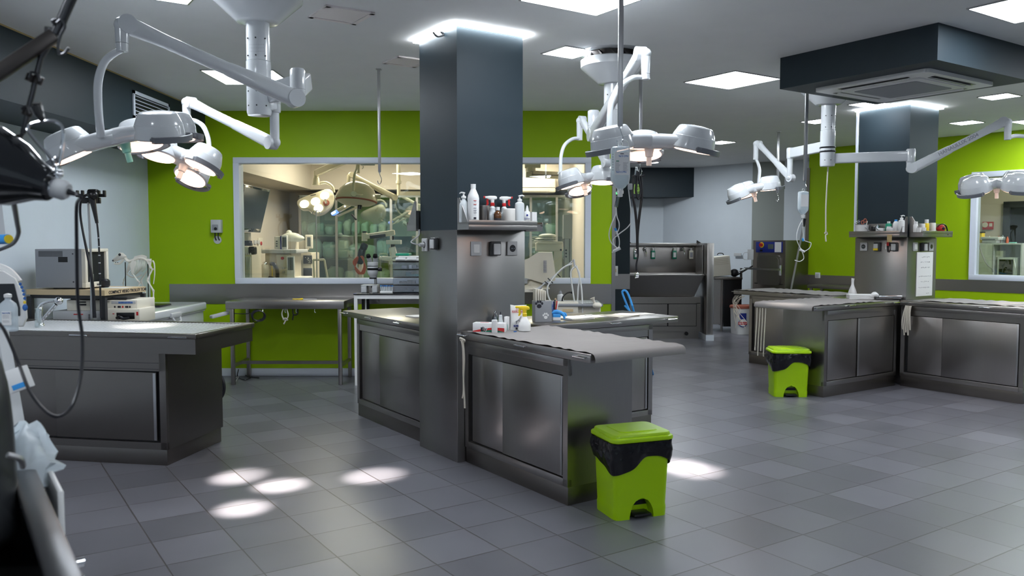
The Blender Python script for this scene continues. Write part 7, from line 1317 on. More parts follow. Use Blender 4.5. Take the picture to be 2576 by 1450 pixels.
# ================================================================== NEAR LEFT FOREGROUND
mt = thing('vital_signs_monitor', 'white vital signs monitor with blue buttons at the left view edge', 'monitor', PD(0, 862, 3.2)); Y = 3.2; Q = lambda x, y, d=0.0: PD(x, y, Y + d)
def opl(pts, d): return [Q(x, y, d) for x, y in pts]
out_ = [(-130, 700), (-40, 678), (10, 682), (40, 700), (58, 735), (68, 775), (70, 800), (60, 822), (-130, 826)]
m_ = WB(mt); m_.loft([opl([(x * .97 - 2, y * .98 + 15) for x, y in out_], -.03), opl(out_, 0.0), opl(out_, .10), opl([(x * .94 - 6, y * .97 + 20) for x, y in out_], .15)]); obj('case', m_, 'white_plastic', mt)
obj('screen', WB(mt).loft([opl([(-120, 716), (35, 714), (50, 775), (50, 775 + 20), (-120, 800)], -.034), opl([(-120, 716), (35, 714), (50, 775), (50, 795), (-120, 800)], -.02)]), 'black_gloss', mt)
m_ = WB(mt)
for x, y in ((51, 715), (55, 723), (58, 732), (60, 741), (62, 751)): m_.sph(Q(x, y, -.035), .006, n=10, sc3=(1, .6, 1))
obj('buttons', m_, 'ink_blue', mt); m_ = WB(mt); m_.sph(Q(63, 774, -.035), .010, sc3=(1, .6, 1.3)); obj('dial', m_, 'ink_blue', mt); m_ = WB(mt); m_.sph(Q(62, 761, -.035), .006, n=10, sc3=(1, .6, 1)); obj('alarm_button', m_, 'yellow_plastic', mt)
m_ = WB(mt); m_.tube([Q(-60, 690, .05), Q(-20, 672, .05), Q(20, 684, .05), Q(46, 712, .05)], .018, n=10); obj('handle', m_, 'white_plastic', mt)
ft = thing('instrument_trolley', 'steel instrument trolley with a white side panel at the lower left edge', 'trolley', (-1.5, 2.2, 0))
PA, PB = PZ(210, 1450, 1.03), PZ(68, 1128, 1.03); dr = (PB - PA).normalized(); PA = PA - dr * .25; pn = Vector((-dr.y, dr.x, 0)); Lr = (PB - PA).length
Mr = Matrix((dr, pn, Vector((0, 0, 1)))).transposed().to_4x4(); Mr.translation = Vector((PA.x, PA.y, 0))
m_ = WB(ft).to(Mr); m_.box(0, Lr, 0, .012, .86, 1.03, bev=.003); m_.box(0, Lr, .0, .05, 1.018, 1.032, bev=.004); m_.box(0, Lr, .012, .62, .86, .872); m_.box(0, Lr, .61, .62, .86, .95); m_.box(Lr - .012, Lr, 0, .62, .86, 1.03); obj('tray', m_, 'dark_chrome', ft)
for x in (.06, Lr - .06):
    for y in (.05, .57): obj('leg', WB(ft).to(Mr).cyl((x, y, .1), (x, y, .865), .014), 'satin_metal', ft)
m_ = WB(ft).to(Mr); m_.box(.04, Lr - .04, .04, .58, .32, .335, bev=.003); obj('lower_shelf', m_, 'steel', ft)
for x in (.06, Lr - .06):
    for y in (.05, .57): obj('castor', WB(ft).to(Mr).cyl((x, y - .012, .05), (x, y + .012, .05), .05), 'black_rubber', ft)
for k, z in ((0, .985), (1, .955)):
    obj('bolt', WB(ft).to(Mr).cyl((.40, -.02 - .0 * k, z + .015), (.40, .002, z + .015), .008, n=12), 'chrome', ft)
m_ = WB(ft).to(Mr); m_.box(Lr - .42, Lr + .05, -.035, -.022, .70, 1.02, bev=.004); m_.box(Lr - .2, Lr - .17, -.036, .001, .95, .97); obj('side_panel', m_, 'white_plastic', ft, label='white side panel')
zc_ = 1.02
pbag = thing('plastic_bag', 'crumpled clear plastic bag lying on the steel trolley rail', 'bag', PD(75, 1160, 2.0)); m_ = WB(pbag); rings = []; c0_, c1_ = PD(42, 1262, 1.8), PD(72, 1072, 2.0)
for k in range(12):
    v = k / 11; c = c0_.lerp(c1_, v); r_ = .018 + .05 * math.sin(PI * min(1, v * .9 + .1)) ; rings.append([c + Vector(((r_ * 1.0) * math.cos(a) * (1 + .7 * noise.noise(Vector((math.cos(a) * 2.5, math.sin(a) * 2.5, v * 6)))), r_ * math.sin(a), .012 * math.sin(a * 3 + v * 6))) for a in [2 * PI * i / 22 for i in range(22)]])
m_.loft(rings); obj('film', m_, 'milky_bottle', pbag, ang=70)
bb = thing('small_carton', 'small white and blue carton clipped at the left view edge', 'box', PD(48, 955, 2.3)); m_ = WB(bb).to(Matrix.Translation(PD(46, 955, 2.3)) @ Matrix.Rotation(R(-20), 4, 'Y')); m_.box(-.028, .028, -.02, .02, -.032, .032, bev=.003); obj('carton', m_, 'label_white', bb); m_ = WB(bb).to(Matrix.Translation(PD(46, 955, 2.3)) @ Matrix.Rotation(R(-20), 4, 'Y')); m_.box(-.012, .024, -.021, -.0195, -.026, -.012); obj('print', m_, 'sky_blue', bb)
bt_ = thing('saline_bottle', 'clear saline bottle standing upright at the left view edge', 'saline bottle', Vector((PD(22, 816, 3.06).x, 3.06, PD(0, 824, 3.2).z))); bt_.scale = (1.13, 1.13, 1.13); m_ = MB(); rings = [[(x, y, z) for x, y in rrect(.055 * f, .04 * f, .016 * f, 4)] for f, z in ((.92, 0), (1, .004), (1, .078), (.85, .092), (.45, .102), (.34, .104), (.34, .112))]; m_.loft(rings); obj('bottle', m_, 'milky_bottle', bt_); obj('cap', MB().lathe([(.011, .112), (.012, .113), (.012, .122), (.006, .125), (.001, .126)]), 'white_plastic', bt_); L_ = obj('label', MB().box(-.008, .022, -.0235, -.0202, .022, .068), 'label_white', bt_); m_ = MB(); text_mb(m_, 'NaCl 0,9%', .006, Matrix.Translation((.007, -.0238, .062)) @ Matrix.Rotation(PI / 2, 4, 'X'), 'ink_blue'); [m_.box(-.005, .016, -.024, -.0233, z, z + .0008, m='ink_grey') for z in (.054, .050, .046, .036, .032)]; obj('print', m_, 'ink_blue', bt_)
# tall trolley post and rack that carries monitor, bottle and lamp
ts = thing('equipment_post', 'grey steel equipment post with shelf at the far left view edge', 'post', (PD(-70, 0, 3.0).x, 3.05, 0)); m_ = WB(ts); z_ = PD(0, 824, 3.2).z; m_.box(PD(-240, 0, 3.2).x, PD(-75, 0, 3.42).x + .0, 3.0, 3.42, z_ - .02, z_, bev=.004); obj('shelf', m_, 'steel_dark', ts); m_ = WB(ts); px_ = PD(-60, 0, 3.0).x; m_.box(px_ - .03, px_ + .03, 3.02, 3.08, .05, z_ - .03); obj('column', m_, 'satin_metal', ts); obj('foot', WB(ts).box(px_ - .25, px_ + .25, 2.8, 3.3, 0, .05, bev=.01), 'dark_plastic', ts)
m_ = WB(ts); m_.bar(PD(5, 840, 2.5), PD(60, 1160, 2.3), .03, .05, bev=.004); obj('sloping_strut', m_, 'light_grey_plastic', ts)
vl = thing('gas_valve', 'blue gas valve with a yellow disc at the left view edge', 'valve', PD(10, 602, 2.6)); Y = 2.6; m_ = WB(vl); m_.cyl(PD(-40, 604, Y), PD(20, 602, Y - .03), .017, m='dark_blue'); obj('body', WB(vl).cyl(PD(-40, 604, Y), PD(20, 602, Y - .03), .0155), 'sky_blue', vl); obj('disc', WB(vl).cyl(PD(20, 602, Y - .03), PD(23, 602, Y - .033), .0135), 'yellow_plastic', vl); 
m_ = WB(vl); m_.tube([PD(33, 500, 1.7), PD(43, 560, 2.0), PD(46, 590, 2.2), PD(30, 615, 2.4), PD(-10, 632, 2.5)], .0055, n=8); obj('hose', m_, 'black_rubber', vl)
pnl = thing('slim_device', 'narrow pale device edge above the blue valve at the left view edge', 'device', PD(5, 588, 2.7)); m_ = WB(pnl); m_.loft([[PD(-60, 515, 2.7), PD(5, 515, 2.7), PD(14, 590, 2.7), PD(-60, 596, 2.7)], [PD(-60, 515, 2.8), PD(5, 515, 2.8), PD(14, 590, 2.8), PD(-60, 596, 2.8)]]); obj('case', m_, 'light_grey_plastic', pnl)
# cushion
cu = thing('black_cushion', 'large black padded cushion at the lower left edge of the view', 'cushion', PD(-20, 1260, 1.75)); m_ = WB(cu); Y = 1.75; rings = []
for d, s_ in ((-.10, .7), (-.07, .93), (0, 1.0), (.09, .93), (.12, .7)):
    rings.append([PD(-110 + (x + 110) * s_, 1150 + (y - 1150) * s_, Y + d) for x, y in ((-230, 900), (-30, 880), (12, 935), (30, 1030), (42, 1160), (52, 1300), (45, 1345), (15, 1375), (-60, 1400), (-230, 1400))])
rings = [crom(r_, 3, closed=True) for r_ in rings]; m_.loft(rings); obj('pad', m_, 'dark_plastic', cu, ang=60); obj('clasp', WB(cu).tube([PD(18, 1145, 1.62), PD(50, 1155, 1.64), PD(58, 1175, 1.66)], .006), 'satin_metal', cu)
# heat lamp on jointed arms
hl = thing('heat_lamp', 'black reflector lamp with a chrome socket hanging from dark jointed arms, out of focus', 'lamp', PD(60, 440, 1.7)); Y = 1.7; Q = lambda x, y, d=0.0: PD(x, y, Y + d)
ax0, ax1 = Q(-90, 395), Q(128, 468); ad = (ax1 - ax0); L = ad.length; m_ = WB(hl); m_.lathe([(.085, 0), (.088, .005), (.084, L * .3), (.066, L * .62), (.040, L * .86), (.032, L), (.001, L)], o=ax0, ax=ad, n=40); obj('reflector', m_, 'black_gloss', hl)
m_ = WB(hl); a = ax1 - ad * .04; b = Q(160, 480); m_.lathe([(.020, 0), (.022, .004), (.022, .018), (.001, .019)], o=a, ax=ad, n=28, m='chrome'); obj('socket_ring', m_, 'chrome', hl); m_ = WB(hl); o2 = a + ad.normalized() * .016; m_.lathe([(.021, 0), (.021, .020), (.016, .028), (.001, .029)], o=o2, ax=ad, n=28); obj('socket', m_, 'light_grey_plastic', hl); o3 = o2 + ad.normalized() * .026; obj('strain_relief', WB(hl).cyl(o3, o3 + ad.normalized() * .022, .007, .004), 'black_rubber', hl)
end = o3 + ad.normalized() * .022
m_ = WB(hl); m_.tube([end - ad.normalized() * .006, end + Vector((.008, 0, -.006)), PD(193, 520, 1.75), PD(193, 620, 1.78), PD(196, 760, 1.8), PD(207, 850, 1.8), PD(204, 940, 1.78), PD(182, 1020, 1.74), PD(150, 1048, 1.7), PD(115, 1035, 1.7), PD(75, 985, 1.75), PD(45, 910, 1.8), PD(10, 830, 1.8), PD(-20, 800, 1.8)], .0037, n=8, k=8); obj('power_cable', m_, 'black_rubber', hl)
m_ = WB(hl)
for x, y in ((141, 430), (149, 430), (140, 438), (150, 439)): m_.sph(Q(x, y, .0), .0075, n=12)
m_.cyl(Q(145, 420), Q(144, 455), .007); obj('ball_joint', m_, 'chrome', hl)
m_ = WB(hl); m_.tube([Q(146, 402), Q(150, 412), Q(143, 418), Q(134, 412), Q(134, 402), Q(142, 397), Q(148, 403)], .003, n=8); m_.tube([Q(150, 412), Q(156, 370), Q(158, 325), Q(140, 306), Q(110, 305), Q(80, 312), Q(70, 325), Q(90, 355), Q(130, 400), Q(138, 416)], .0034, n=8, k=6); obj('wire_hanger', m_, 'chrome', hl)
m_ = WB(hl); m_.tube([Q(108, 306), Q(98, 285), Q(92, 268)], [.005, .010, .012], n=10); m_.cyl(Q(85, 262), Q(104, 262), .004); obj('clip', m_, 'black_plastic', hl)
lsx = thing('lamp_gantry', 'dark sloping bar and thin leaning pole with hooks across the top left corner', 'gantry', Q(-20, 220)); Y = 1.78; Q = lambda x, y, d=0.0: PD(x, y, Y + d)
m_ = WB(lsx); m_.bar(PD(-160, 290, 1.7), Q(138, 88), .028, .028, bev=.004, up=(0, 0, 1)); m_.cyl(Q(128, 70), Q(126, 95), .012, m='dark_chrome'); m_.bar(Q(-20, 380), Q(52, 345), .010, .012); obj('sloping_bar', m_, 'bronze_dark', lsx)
m_ = WB(lsx); topz = PD(178, -5, Y); tdir = (Q(178, 1) - Q(95, 190)).normalized(); m_.cyl(Q(58, 335), Q(104, 140), .0055); m_.cyl(Q(104, 140), Q(140, 80), .0075); m_.cyl(Q(140, 85), Q(178, 1) + tdir * .72, .011); m_.tube([Q(58, 335), Q(52, 345), Q(52, 362)], .004); obj('leaning_pole', m_, 'dark_chrome', lsx)
for pts in ([(143, 58), (155, 50), (163, 66), (152, 90), (146, 120), (150, 136), (162, 134), (173, 120)], [(136, 60), (132, 52), (145, 48)], [(72, 195), (80, 182), (96, 190), (100, 205)], [(55, 275), (68, 268), (76, 285)], [(50, 350), (46, 372), (58, 378), (63, 366)]): obj('hook', WB(lsx).tube([Q(x, y, -.012) for x, y in pts], .0033, n=8, k=6), 'dark_chrome', lsx)
[obj('clamp', WB(lsx).cyl(Q(x, y), Q(x + 8, y - 18), .010), 'bronze_dark', lsx) for x, y in ((74, 205), (92, 210), (66, 290))]
# ================================================================== WASH AREA
Y = 13.1
sk2 = thing('scrub_sink', 'large steel scrub sink with splash back in the far wash area', 'sink', (PD(1690, 0, Y).x, Y, 0), 0)
xl, xr = PD(1560, 0, Y).x, PD(1768, 0, Y).x; ztop = PD(0, 612, Y + .5).z; zbas = PD(0, 690, Y - .1).z; zb2 = PD(0, 748, Y - .1).z; zc = PD(0, 765, Y).z
m_ = WB(sk2); m_.box(xl, xr, Y + .46, Y + .5, zbas - .1, ztop, bev=.004); m_.box(xl, xr, Y + .38, Y + .5, ztop - .05, ztop, bev=.01); m_.box(xr - .015, xr, Y + .0, Y + .5, zbas, ztop - .03); obj('splash_back', m_, 'steel', sk2)
m_ = WB(sk2); V = [(xl, Y - .12, zbas), (xr, Y - .12, zbas), (xr, Y + .46, zbas), (xl, Y + .46, zbas), (xl, Y + .06, zb2), (xr - .12, Y + .06, zb2), (xr - .12, Y + .40, zb2), (xl, Y + .40, zb2)]; m_.add(V, [(0, 1, 5, 4), (1, 2, 6, 5), (2, 3, 7, 6), (3, 0, 4, 7), (4, 5, 6, 7)]); m_.box(xl, xr, Y - .135, Y - .11, zbas - .03, zbas, bev=.006); obj('basin', m_, 'steel', sk2)
m_ = WB(sk2); m_.box(xl, xr - .03, Y + .02, Y + .46, .12, zb2 - .005); m_.box(xl, xr - .03, Y - .0, Y + .03, zb2 - .11, zb2 - .01); m_.box(xl, xr - .03, Y + .0, Y + .02, .12, .2); m_.box(xr - .09, xr - .03, Y, Y + .02, .2, zb2 - .1); m_.box(xl, xr - .05, Y + .03, Y + .4, 0, .12); obj('cabinet', m_, 'steel_v', sk2)
xm = PD(1681, 0, Y).x; obj('door_gap', WB(sk2).box(xl, xr - .09, Y + .012, Y + .0195, .2, zb2 - .11), 'black_plastic', sk2); obj('door', WB(sk2).box(xl + .02, xm - .01, Y + .0, Y + .01, .21, zb2 - .12), 'steel_v', sk2); obj('door', WB(sk2).box(xm + .01, xr - .10, Y - .004, Y + .009, .21, zb2 - .12), 'steel_v', sk2)
p = PD(1727, 840, Y - .02); obj('drain_knob', WB(sk2).cyl(p, p + Vector((0, .05, 0)), .03), 'black_plastic', sk2)
sp_ = thing('sink_divider', 'upright steel partition with white foot at the right of the scrub sink', 'partition', (PD(1786, 0, 12.85).x, 13.1, 0)); x0, x1 = PD(1779, 0, 12.85).x, PD(1793, 0, 12.85).x; obj('panel', WB(sp_).box(x0, x1 + .02, 12.87, 13.65, .09, PD(0, 612, 12.85).z, bev=.004), 'steel_v', sp_); obj('foot', WB(sp_).box(x0 - .01, x1 + .03, 12.84, 13.65, 0, .088), 'white_frame', sp_)
for k, (px, mm, lb) in enumerate(((1600, 'green_bottle', 'green soap dispenser bottle, leftmost over the scrub sink'), (1643, 'green_bottle', 'green soap dispenser bottle left of the second tap over the scrub sink'), (1697, 'green_bottle', 'green soap dispenser bottle right of the second tap'), (1739, 'cream_plastic', 'pale dispenser bottle, rightmost over the scrub sink'))):
    p = PD(px, 640, Y + .40); t_ = thing('soap_dispenser', lb, 'dispenser', (p.x, Y + .455, p.z)); obj('bottle', MB().box(-.035, .035, -.07, -.01, -.08, .06, bev=.01), mm, t_); obj('label', MB().box(-.022, .022, -.0715, -.0695, -.05, .03), 'label_white' if k < 3 else 'ink_grey', t_); m_ = MB(); m_.cyl((0, -.04, .06), (0, -.04, .1), .014, m='white_plastic'); m_.tube([(-.035, -.01, .03), (-.035, -.05, .09), (-.02, -.10, .14), (.02, -.10, .14), (.035, -.05, .09), (.035, -.01, .03)], .004, n=6); obj('lever', m_, 'chrome', t_)
for px, lb in ((1622, 'left chrome wall tap over the scrub sink'), (1718, 'right chrome wall tap over the scrub sink')):
    p = PD(px, 630, Y + .40); t_ = thing('tap', lb, 'tap', (p.x, Y + .455, p.z)); m_ = MB(); m_.sph((0, -.03, .02), .03); m_.tube([(0, -.02, .02), (0, -.10, .01), (.01, -.13, -.04), (.015, -.13, -.10)], .012); m_.cyl((0, -.03, .03), (0, -.06, .07), .01); obj('body', m_, 'chrome', t_)
for px, lb in ((1582, 'black spring clip at the left top of the splash back'), (1758, 'black spring clip at the right top of the splash back')):
    p = PD(px, 612, Y + .42); t_ = thing('bulldog_clip', lb, 'clip', (p.x, Y + .44, ztop)); m_ = MB(); m_.add([(-.03, -.04, 0), (.04, -.04, 0), (.04, .04, 0), (-.03, .04, 0), (-.03, -.005, .05), (-.03, .005, .05)], [(0, 1, 2, 3), (0, 4, 1), (3, 2, 5), (0, 3, 5, 4), (1, 4, 5, 2)]); obj('clip', m_, 'black_plastic', t_)
# blue folding trolley
fb2 = thing('folding_trolley', 'blue tubular folding frame leaning behind the right table end', 'folding frame', PZ(1630, 936, 0)); m_ = WB(fb2); Yk = 8.4
a0, a1 = PD(1568, 735, 9.0), PD(1638, 938, 7.9); m_.tube([PD(1590, 800, 8.8), PD(1578, 770, 9.0), PD(1567, 742, 9.05), PD(1566, 733, 9.05), PD(1574, 732, 9.05), PD(1582, 745, 9.0), PD(1596, 790, 8.8), PZ(1632, 934, .02), PZ(1642, 940, .02), PD(1600, 800, 8.7)], .012, n=8, k=4); m_.cyl(PD(1572, 770, 9.0), PD(1592, 792, 8.8), .01); obj('frame', m_, 'sky_blue', fb2)
sw = thing('light_switch', 'white double switch on the dark corridor wall', 'switch', PD(1546, 682, DY)); sw.location.y = DY - .0; obj('plate', MB().box(-.03, .05, -.012, 0, -.075, .075, bev=.004), 'white_plastic', sw); obj('rocker', MB().box(-.005, .025, -.016, -.01, -.02, .03, bev=.003), 'wood', sw)
ex = thing('exit_sign', 'small glowing green exit sign on the dark wall', 'sign', PD(1553, 487, DY)); ex.location.y = DY; obj('housing', MB().box(-.08, .06, -.03, 0, -.02, .025), 'dark_plastic', ex); obj('lit_face', MB().box(-.075, .055, -.033, -.03, -.015, .02), 'exit_green', ex)
# dark counter, box, tub, steriliser
Y = 14.2
ct = thing('dark_counter', 'dark counter with a steel frame between scrub sink and steriliser', 'counter', (PD(1835, 0, Y).x, Y, 0)); x0, x1 = PD(1797, 0, Y).x, PD(1868, 0, Y).x; zt_ = PD(0, 698, Y).z; m_ = WB(ct); m_.box(x0, x1, Y, Y + .6, zt_ - .04, zt_, bev=.004); obj('top', m_, 'steel_dark', ct); m_ = WB(ct); m_.box(x0 + .18, x1, Y + .04, Y + .58, .08, zt_ - .04); obj('body', m_, 'black_plastic', ct); m_ = WB(ct); m_.box(x0, x0 + .12, Y + .02, Y + .5, .12, zt_ - .04); m_.cyl((x0 + .14, Y + .02, 0), (x0 + .14, Y + .02, zt_ - .04), .02); obj('steel_side', m_, 'steel_v', ct)
x_ = x1 - .01; m_ = WB(ct); m_.box(x1 - .02, x1, Y + .02, Y + .1, zt_, zt_ + .16); obj('splash_edge', m_, 'steel_dark', ct)
cx_ = thing('cream_case', 'cream slotted metal case on the dark counter', 'case', (PD(1820, 0, Y).x, Y + .25, zt_)); m_ = MB(Matrix.Rotation(R(-6), 4, 'Y')); m_.box(-.16, .16, -.18, .18, .02, .36, bev=.01)
for k in range(4): m_.box(-.12, .13, -.183, -.179, .22 + k * .03, .232 + k * .03, m='beige_plastic')
obj('case', m_, 'cream_plastic', cx_); obj('handle', MB().tube([(-.05, 0, .38), (-.03, 0, .41), (.04, 0, .41), (.06, 0, .38)], .008), 'black_plastic', cx_)
bc_ = thing('black_bundle', 'black bundle beside the cream case on the dark counter', 'bundle', (PD(1855, 0, Y).x, Y + .2, zt_)); m_ = MB(); m_.sph((0, 0, .07), .07, sc3=(1.1, 1, 1)); m_.cyl((.03, -.05, .03), (.2, -.4, .2), .012); obj('bundle', m_, 'black_rubber', bc_)
pt_ = PZ(1866, 832, 0); tbk = thing('food_tub', 'white pet food tub with a red lid and blue emblem near the steriliser', 'tub', (PZ(1864, 838, 0).x, 13.86, 0), R(8)); m_ = MB(); rings = [[(x, y, z) for x, y in rrect(.36 * f, .30 * f, .05, 5)] for f, z in ((.92, 0), (.94, .01), (1.0, .44), (1.02, .45))]; m_.loft(rings); obj('tub', m_, 'white_plastic', tbk); m_ = MB(); m_.loft([[(x, y, z) for x, y in rrect(.385 * f, .325 * f, .06, 5)] for f, z in ((1, .435), (1.02, .45), (1, .475), (.9, .487), (.86, .48))]); obj('lid', m_, 'brick_red', tbk)
m_ = MB(); y_ = -.148; m_.box(-.13, -.01, y_ - .012, y_ - .004, .18, .36, m='dark_blue'); m_.lathe([(.075, 0), (.075, .004), (.001, .0045)], o=(-.07, y_ - .010, .2), ax=(0, -1, 0), n=28, m='dark_blue'); m_.lathe([(.06, 0), (.06, .004), (.054, .004)], o=(-.07, y_ - .014, .2), ax=(0, -1, 0), n=28, m='label_white'); m_.box(-.15, .0, y_ - .022, y_ - .006, .17, .215, m='ink_red'); text_mb(m_, 'SCIENCE PLAN', .022, Matrix.Translation((-.075, y_ - .023, .192)) @ Matrix.Rotation(PI / 2, 4, 'X'), 'label_white', bold=True); obj('emblem', m_, 'dark_blue', tbk); obj('small_emblem', MB().lathe([(.05, 0), (.05, .003), (.001, .004)], o=(.13, y_ - .006, .16), ax=(0, -1, 0), n=20), 'dark_blue', tbk)
Y = 13.2
K_ = PD(1975, 0, 13.0); au = thing('steriliser', 'tall dark steel steriliser with blue control panel and round cornered door', 'steriliser', (K_.x, K_.y, 0), RA); zt_ = 1.58
fx = lambda px: -.644 + (px - 1893) / 82 * .644
fz = lambda py: 1.55 - (py - 608) / FPX * 13.25
def AP(x0, y0, x1, y1, f, d_=.01, bev=0.0, mb=None): return (mb or MB()).box(fx(x0), fx(x1), -f, -f + d_, fz(y1), fz(y0), bev=bev)
obj('body', MB().box(-.644, 0, 0, .58, 0, zt_, bev=.004), 'steel_dark', au)
cp = obj('control_panel', AP(1901, 607, 1968, 634, .006, bev=.002), 'dark_blue', au); m_ = MB(); m_.cyl((fx(1916), -.006, fz(615)), (fx(1916), -.012, fz(615)), .045, m='yellow_plastic'); m_.cyl((fx(1916), -.01, fz(615)), (fx(1916), -.04, fz(615)), .03); obj('stop_button', m_, 'red_plastic', cp); obj('key_switch', MB().cyl((fx(1916), -.006, fz(629)), (fx(1916), -.03, fz(629)), .018), 'black_plastic', cp)
obj('display', AP(1932, 613, 1946, 625, .009), 'screen_grey', cp); obj('notice', AP(1949, 608, 1965, 633, .009), 'label_white', cp)
m_ = MB().to(Matrix.Translation((fx(1936), 0, fz(678))) @ Matrix.Rotation(PI / 2, 4, 'X')); m_.prism(rrect(.46, .48, .07, 6), -.0, .035); m_.prism(rrect(.40, .42, .06, 6), .035, .042); obj('door', m_, 'steel', au); m_ = MB(); m_.box(fx(1882), fx(1974), -.11, -.08, fz(678), fz(673)); m_.cyl((fx(1884), -.1, fz(676)), (fx(1876), -.2, fz(684)), .016); m_.cyl((fx(1972), -.09, fz(690)), (fx(1972), -.09, fz(665)), .02); obj('door_bar', m_, 'chrome', au)
obj('seam', AP(1898, 712, 1970, 714, .003), 'black_plastic', au)
lb_ = thing('pale_box', 'small pale box with a cord on the wall left of the steriliser', 'wall box', PD(1889, 643, 13.45)); m_ = MB(); m_.box(-.05, .04, -.02, .03, -.07, .1, bev=.006); obj('box', m_, 'light_grey_plastic', lb_); obj('cord', MB().tube([(-.04, -.02, .05), (-.12, -.02, .04), (-.13, -.02, -.05), (-.06, -.02, -.07)], .005), 'light_grey_plastic', lb_)
for px, py, lb in ((1838, 640, 'small grey plate on the far white wall above the cream case'),):
    q_ = PD(px, py, 16.2); t_ = thing('metal_plate', lb, 'plate', (4.33, 15.74, q_.z), math.atan2(c1.y - c0.y, c1.x - c0.x)); obj('plate', MB().box(-.08, .08, -.02, 0, -.03, .03, bev=.004), 'light_grey_plastic', t_)
# steel wall table and switch on the right green wall
def G_(px, py, off=0.0): u, z = ong(px, py); return u, z
u0_, z0_ = ong(2020, 727); u1_, _ = ong(2160, 735)
wt = thing('narrow_bench', 'narrow steel bench against the right green wall, behind the far tables', 'bench', MG @ Vector((1.05, -.22, 0)), math.atan2(gd.y, gd.x)); hl_ = .8; m_ = MB(); zt_ = .88
m_.box(-hl_, hl_, -.22, .19, zt_ - .05, zt_, bev=.004); obj('top', m_, 'steel', wt)
for x in (-hl_ + .05, hl_ - .05):
    for y in (-.18, .15): obj('leg', MB().box(x - .018, x + .018, y - .018, y + .018, 0, zt_ - .05), 'steel_v', wt)
u_, z_ = ong(2058, 693); t_ = thing('light_switch', 'white switch on the right green wall over the steel band', 'switch', MG @ Vector((u_, -.008, z_)), math.atan2(gd.y, gd.x)); obj('plate', MB().box(-.042, .042, -.012, 0, -.045, .045, bev=.004), 'white_plastic', t_); obj('rocker', MB().box(-.025, .025, -.017, -.011, -.025, .03, bev=.003), 'light_grey_plastic', t_)
# ================================================================== KITCHEN ROOM BEHIND WINDOW 2
def KP(px, py, v):       # measured ray to a plane v metres behind the right green wall
    r = _ray(px, py); o = g0 + gn * v; t_ = (o.x * gn.x + o.y * gn.y) / (r.x * gn.x + r.y * gn.y); P_ = Vector((r.x * t_, r.y * t_)); return (P_ - g0).dot(gd), EYE + r.z * t_
GA = math.atan2(gd.y, gd.x)
def kbox(mb, x0, y0, x1, y1, v, dep, m=None, bev=0.0): a, za = KP(x0, y1, v); b, zb_ = KP(x1, y0, v); mb.box(a, b, v, v + dep, za, zb_, m, bev); return mb
def kthing(name, label, cat, px, py, v): u, z = KP(px, py, v); return thing(name, label, cat, MG @ Vector((u, v + .1, z)), GA)
def KB(t_): return MB(W2L(t_) @ MG)
v = 1.5; ua, za = KP(2440, 612, v); ub, _ = KP(2572, 613, v); um, _ = KP(2500, 613, v); zb_ = KP(2500, 700, v)[1] - .12
kc = kthing('shelf_unit', 'white open shelf unit holding a microwave in the room behind the right window', 'shelf unit', 2505, 613, v); kc.location.z = 0
m_ = KB(kc); m_.box(ua - .1, ub, v, v + .45, za - .02, za); m_.box(ua - .1, um, v, v + .02, 0, za - .02); m_.box(um - .02, um, v, v + .45, 0, za - .02); m_.box(ub - .02, ub, v, v + .45, 0, za - .02); m_.box(um, ub - .02, v + .43, v + .45, 0, za - .02); zs_ = KP(2520, 696, v)[1]; m_.box(um, ub - .02, v, v + .43, zs_ - .02, zs_); obj('carcass', m_, 'white_plastic', kc)
mw = kthing('microwave', 'white microwave with black door inside the white shelf unit', 'microwave', 2530, 695, v + .05); m_ = KB(mw); kbox(m_, 2509, 648, 2560, 694, v + .04, .33, bev=.006); mw.location.z = zs_; m_ = MB(W2L(mw) @ MG); a, b = KP(2509, 648, v + .04)[0], KP(2560, 648, v + .04)[0]; z1_ = KP(0 + 2530, 648, v + .04)[1]; m_.box(a, b, v + .04, v + .38, zs_ + .005, z1_, bev=.006); obj('case', m_, 'white_plastic', mw); obj('door', MB(W2L(mw) @ MG).box(a + .03, b - .06, v + .03, v + .041, zs_ + .03, z1_ - .03), 'black_gloss', mw); m_ = MB(W2L(mw) @ MG); m_.tube([(b - .05, v + .035, z1_ - .02), (b - .02, v + .0, (zs_ + z1_) / 2), (b - .05, v + .035, zs_ + .02)], .010); obj('handle', m_, 'white_plastic', mw)
for nm, lb, ct_, x0, y0, x1, y1, mm in (('paper_box', 'low cream box lying above the microwave', 'box', 2502, 631, 2524, 645, 'cream_plastic'), ('jar', 'yellow jar with brown lid on the white shelf unit', 'jar', 2458, 586, 2471, 608, 'yellow_plastic')):
    t_ = kthing(nm, lb, ct_, (x0 + x1) / 2, y1, v + .12); m_ = KB(t_); kbox(m_, x0, y0, x1, y1 + (3 if nm == 'jar' else 3), v + .12, .12, bev=.01); obj('body', m_, mm, t_)
    if nm == 'jar': obj('lid', kbox(KB(t_), x0 - .5, y0 - 3, x1 + .5, y0 + .5, v + .115, .13, bev=.004), 'bronze_dark', t_)
sg = kthing('kitchen_scale', 'white slanted grill on the white shelf unit', 'kitchen appliance', 2490, 611, v + .05); m_ = KB(sg); kbox(m_, 2466, 596, 2512, 604, v + .04, .3, bev=.012); kbox(m_, 2470, 604, 2506, 611.5, v + .06, .25, bev=.006); obj('body', m_, 'light_grey_plastic', sg); obj('slot', kbox(KB(sg), 2470, 602.5, 2503, 604, v + .036, .01), 'black_plastic', sg)
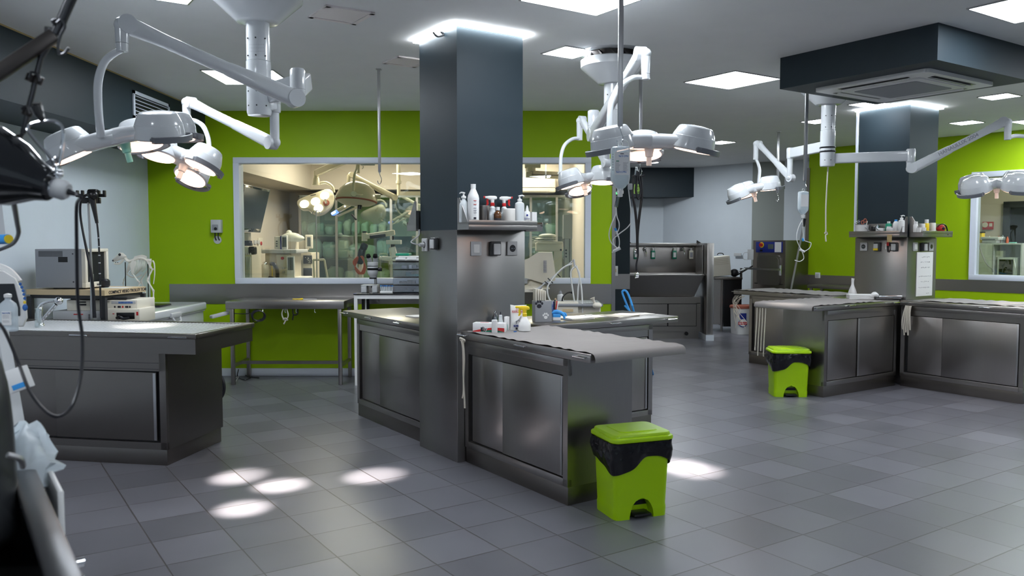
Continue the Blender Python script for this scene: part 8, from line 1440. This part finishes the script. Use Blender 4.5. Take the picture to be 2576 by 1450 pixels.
rs_ = kthing('red_sign', 'small red sign with a round pale emblem on the kitchen room wall', 'sign', 2485, 568, 2.86); m_ = KB(rs_); kbox(m_, 2471, 558, 2499, 578, 2.86, .02, bev=.004); obj('board', m_, 'red_plastic', rs_); m_ = KB(rs_); u, z = KP(2478, 566, 2.855); m_.cyl((u, 2.853, z), (u, 2.861, z), .045, n=20); obj('emblem', m_, 'cream_plastic', rs_); obj('notice', kbox(KB(rs_), 2488, 562, 2496, 570, 2.853, .01), 'cream_plastic', rs_)
for k, (px, mm, w_, h_, lb) in enumerate(((2478, 'dark_blue', 5, 16, 'dark bottle behind the white grill'), (2486, 'white_plastic', 4, 18, 'pale bottle behind the white grill'), (2497, 'cream_pack', 12, 16, 'beige snack bag behind the white grill'), (2509, 'brick_red', 10, 17, 'red snack bag on the shelf unit'), (2518, 'clear_plastic', 11, 20, 'clear glass jar on the shelf unit'), (2531, 'orange_rubber', 6, 16, 'small orange flask at the right of the shelf unit'))):
    t_ = kthing('pantry_item', lb, 'pantry item', px, 611, v + .2); u, z = KP(px, 612, v + .2); m_ = KB(t_); rr_ = w_ / 2 / FPX * 13; hh = h_ / FPX * 13
    m_.lathe([(rr_ * .9, 0), (rr_, .01), (rr_, hh * .6), (rr_ * .5, hh * .85), (rr_ * .4, hh), (.001, hh + .001)], o=(u, v + .25, za), n=14); obj('body', m_, mm, t_)
sp2 = kthing('sponge', 'pale blue sponge at the right end of the white shelf unit', 'sponge', 2548, 612, v + .1); obj('sponge', kbox(KB(sp2), 2538, 609.5, 2554, 612.2, v + .1, .08, bev=.004), 'mint_plastic', sp2)
dd = kthing('dark_door', 'dark doorway with frame in the room behind the right window', 'door', 2560, 700, 2.84); dd.name = 'door_1'; dd['kind'] = 'structure'
for k_ in ('label', 'category'): del dd[k_]
ud, zd = KP(2526, 508, 2.85); m_ = KB(dd); m_.box(ud, ud + 1.15, 2.84, 2.9, 0, zd); dd.location.z = 0; m_ = MB(W2L(dd) @ MG).box(ud, ud + .1, 2.82, 2.9, 0, zd).box(ud, ud + 1.15, 2.82, 2.9, zd - .1, zd); obj('frame', m_, 'dark_plastic', dd); obj('opening', MB(W2L(dd) @ MG).box(ud + .1, ud + 1.1, 2.86, 2.9, 0, zd - .1), 'black_plastic', dd)
kcord = kthing('cord', 'grey cord hanging down the front of the white shelf unit', 'cord', 2465, 612, v); m_ = KB(kcord); pts = []
for x, y in ((2463, 613), (2470, 640), (2482, 665), (2495, 677), (2498, 685)): u, z = KP(x, y, v - .015); pts.append((u, v - .015, z))
m_.tube(pts, .005, n=6); obj('cord', m_, 'ink_grey', kcord)
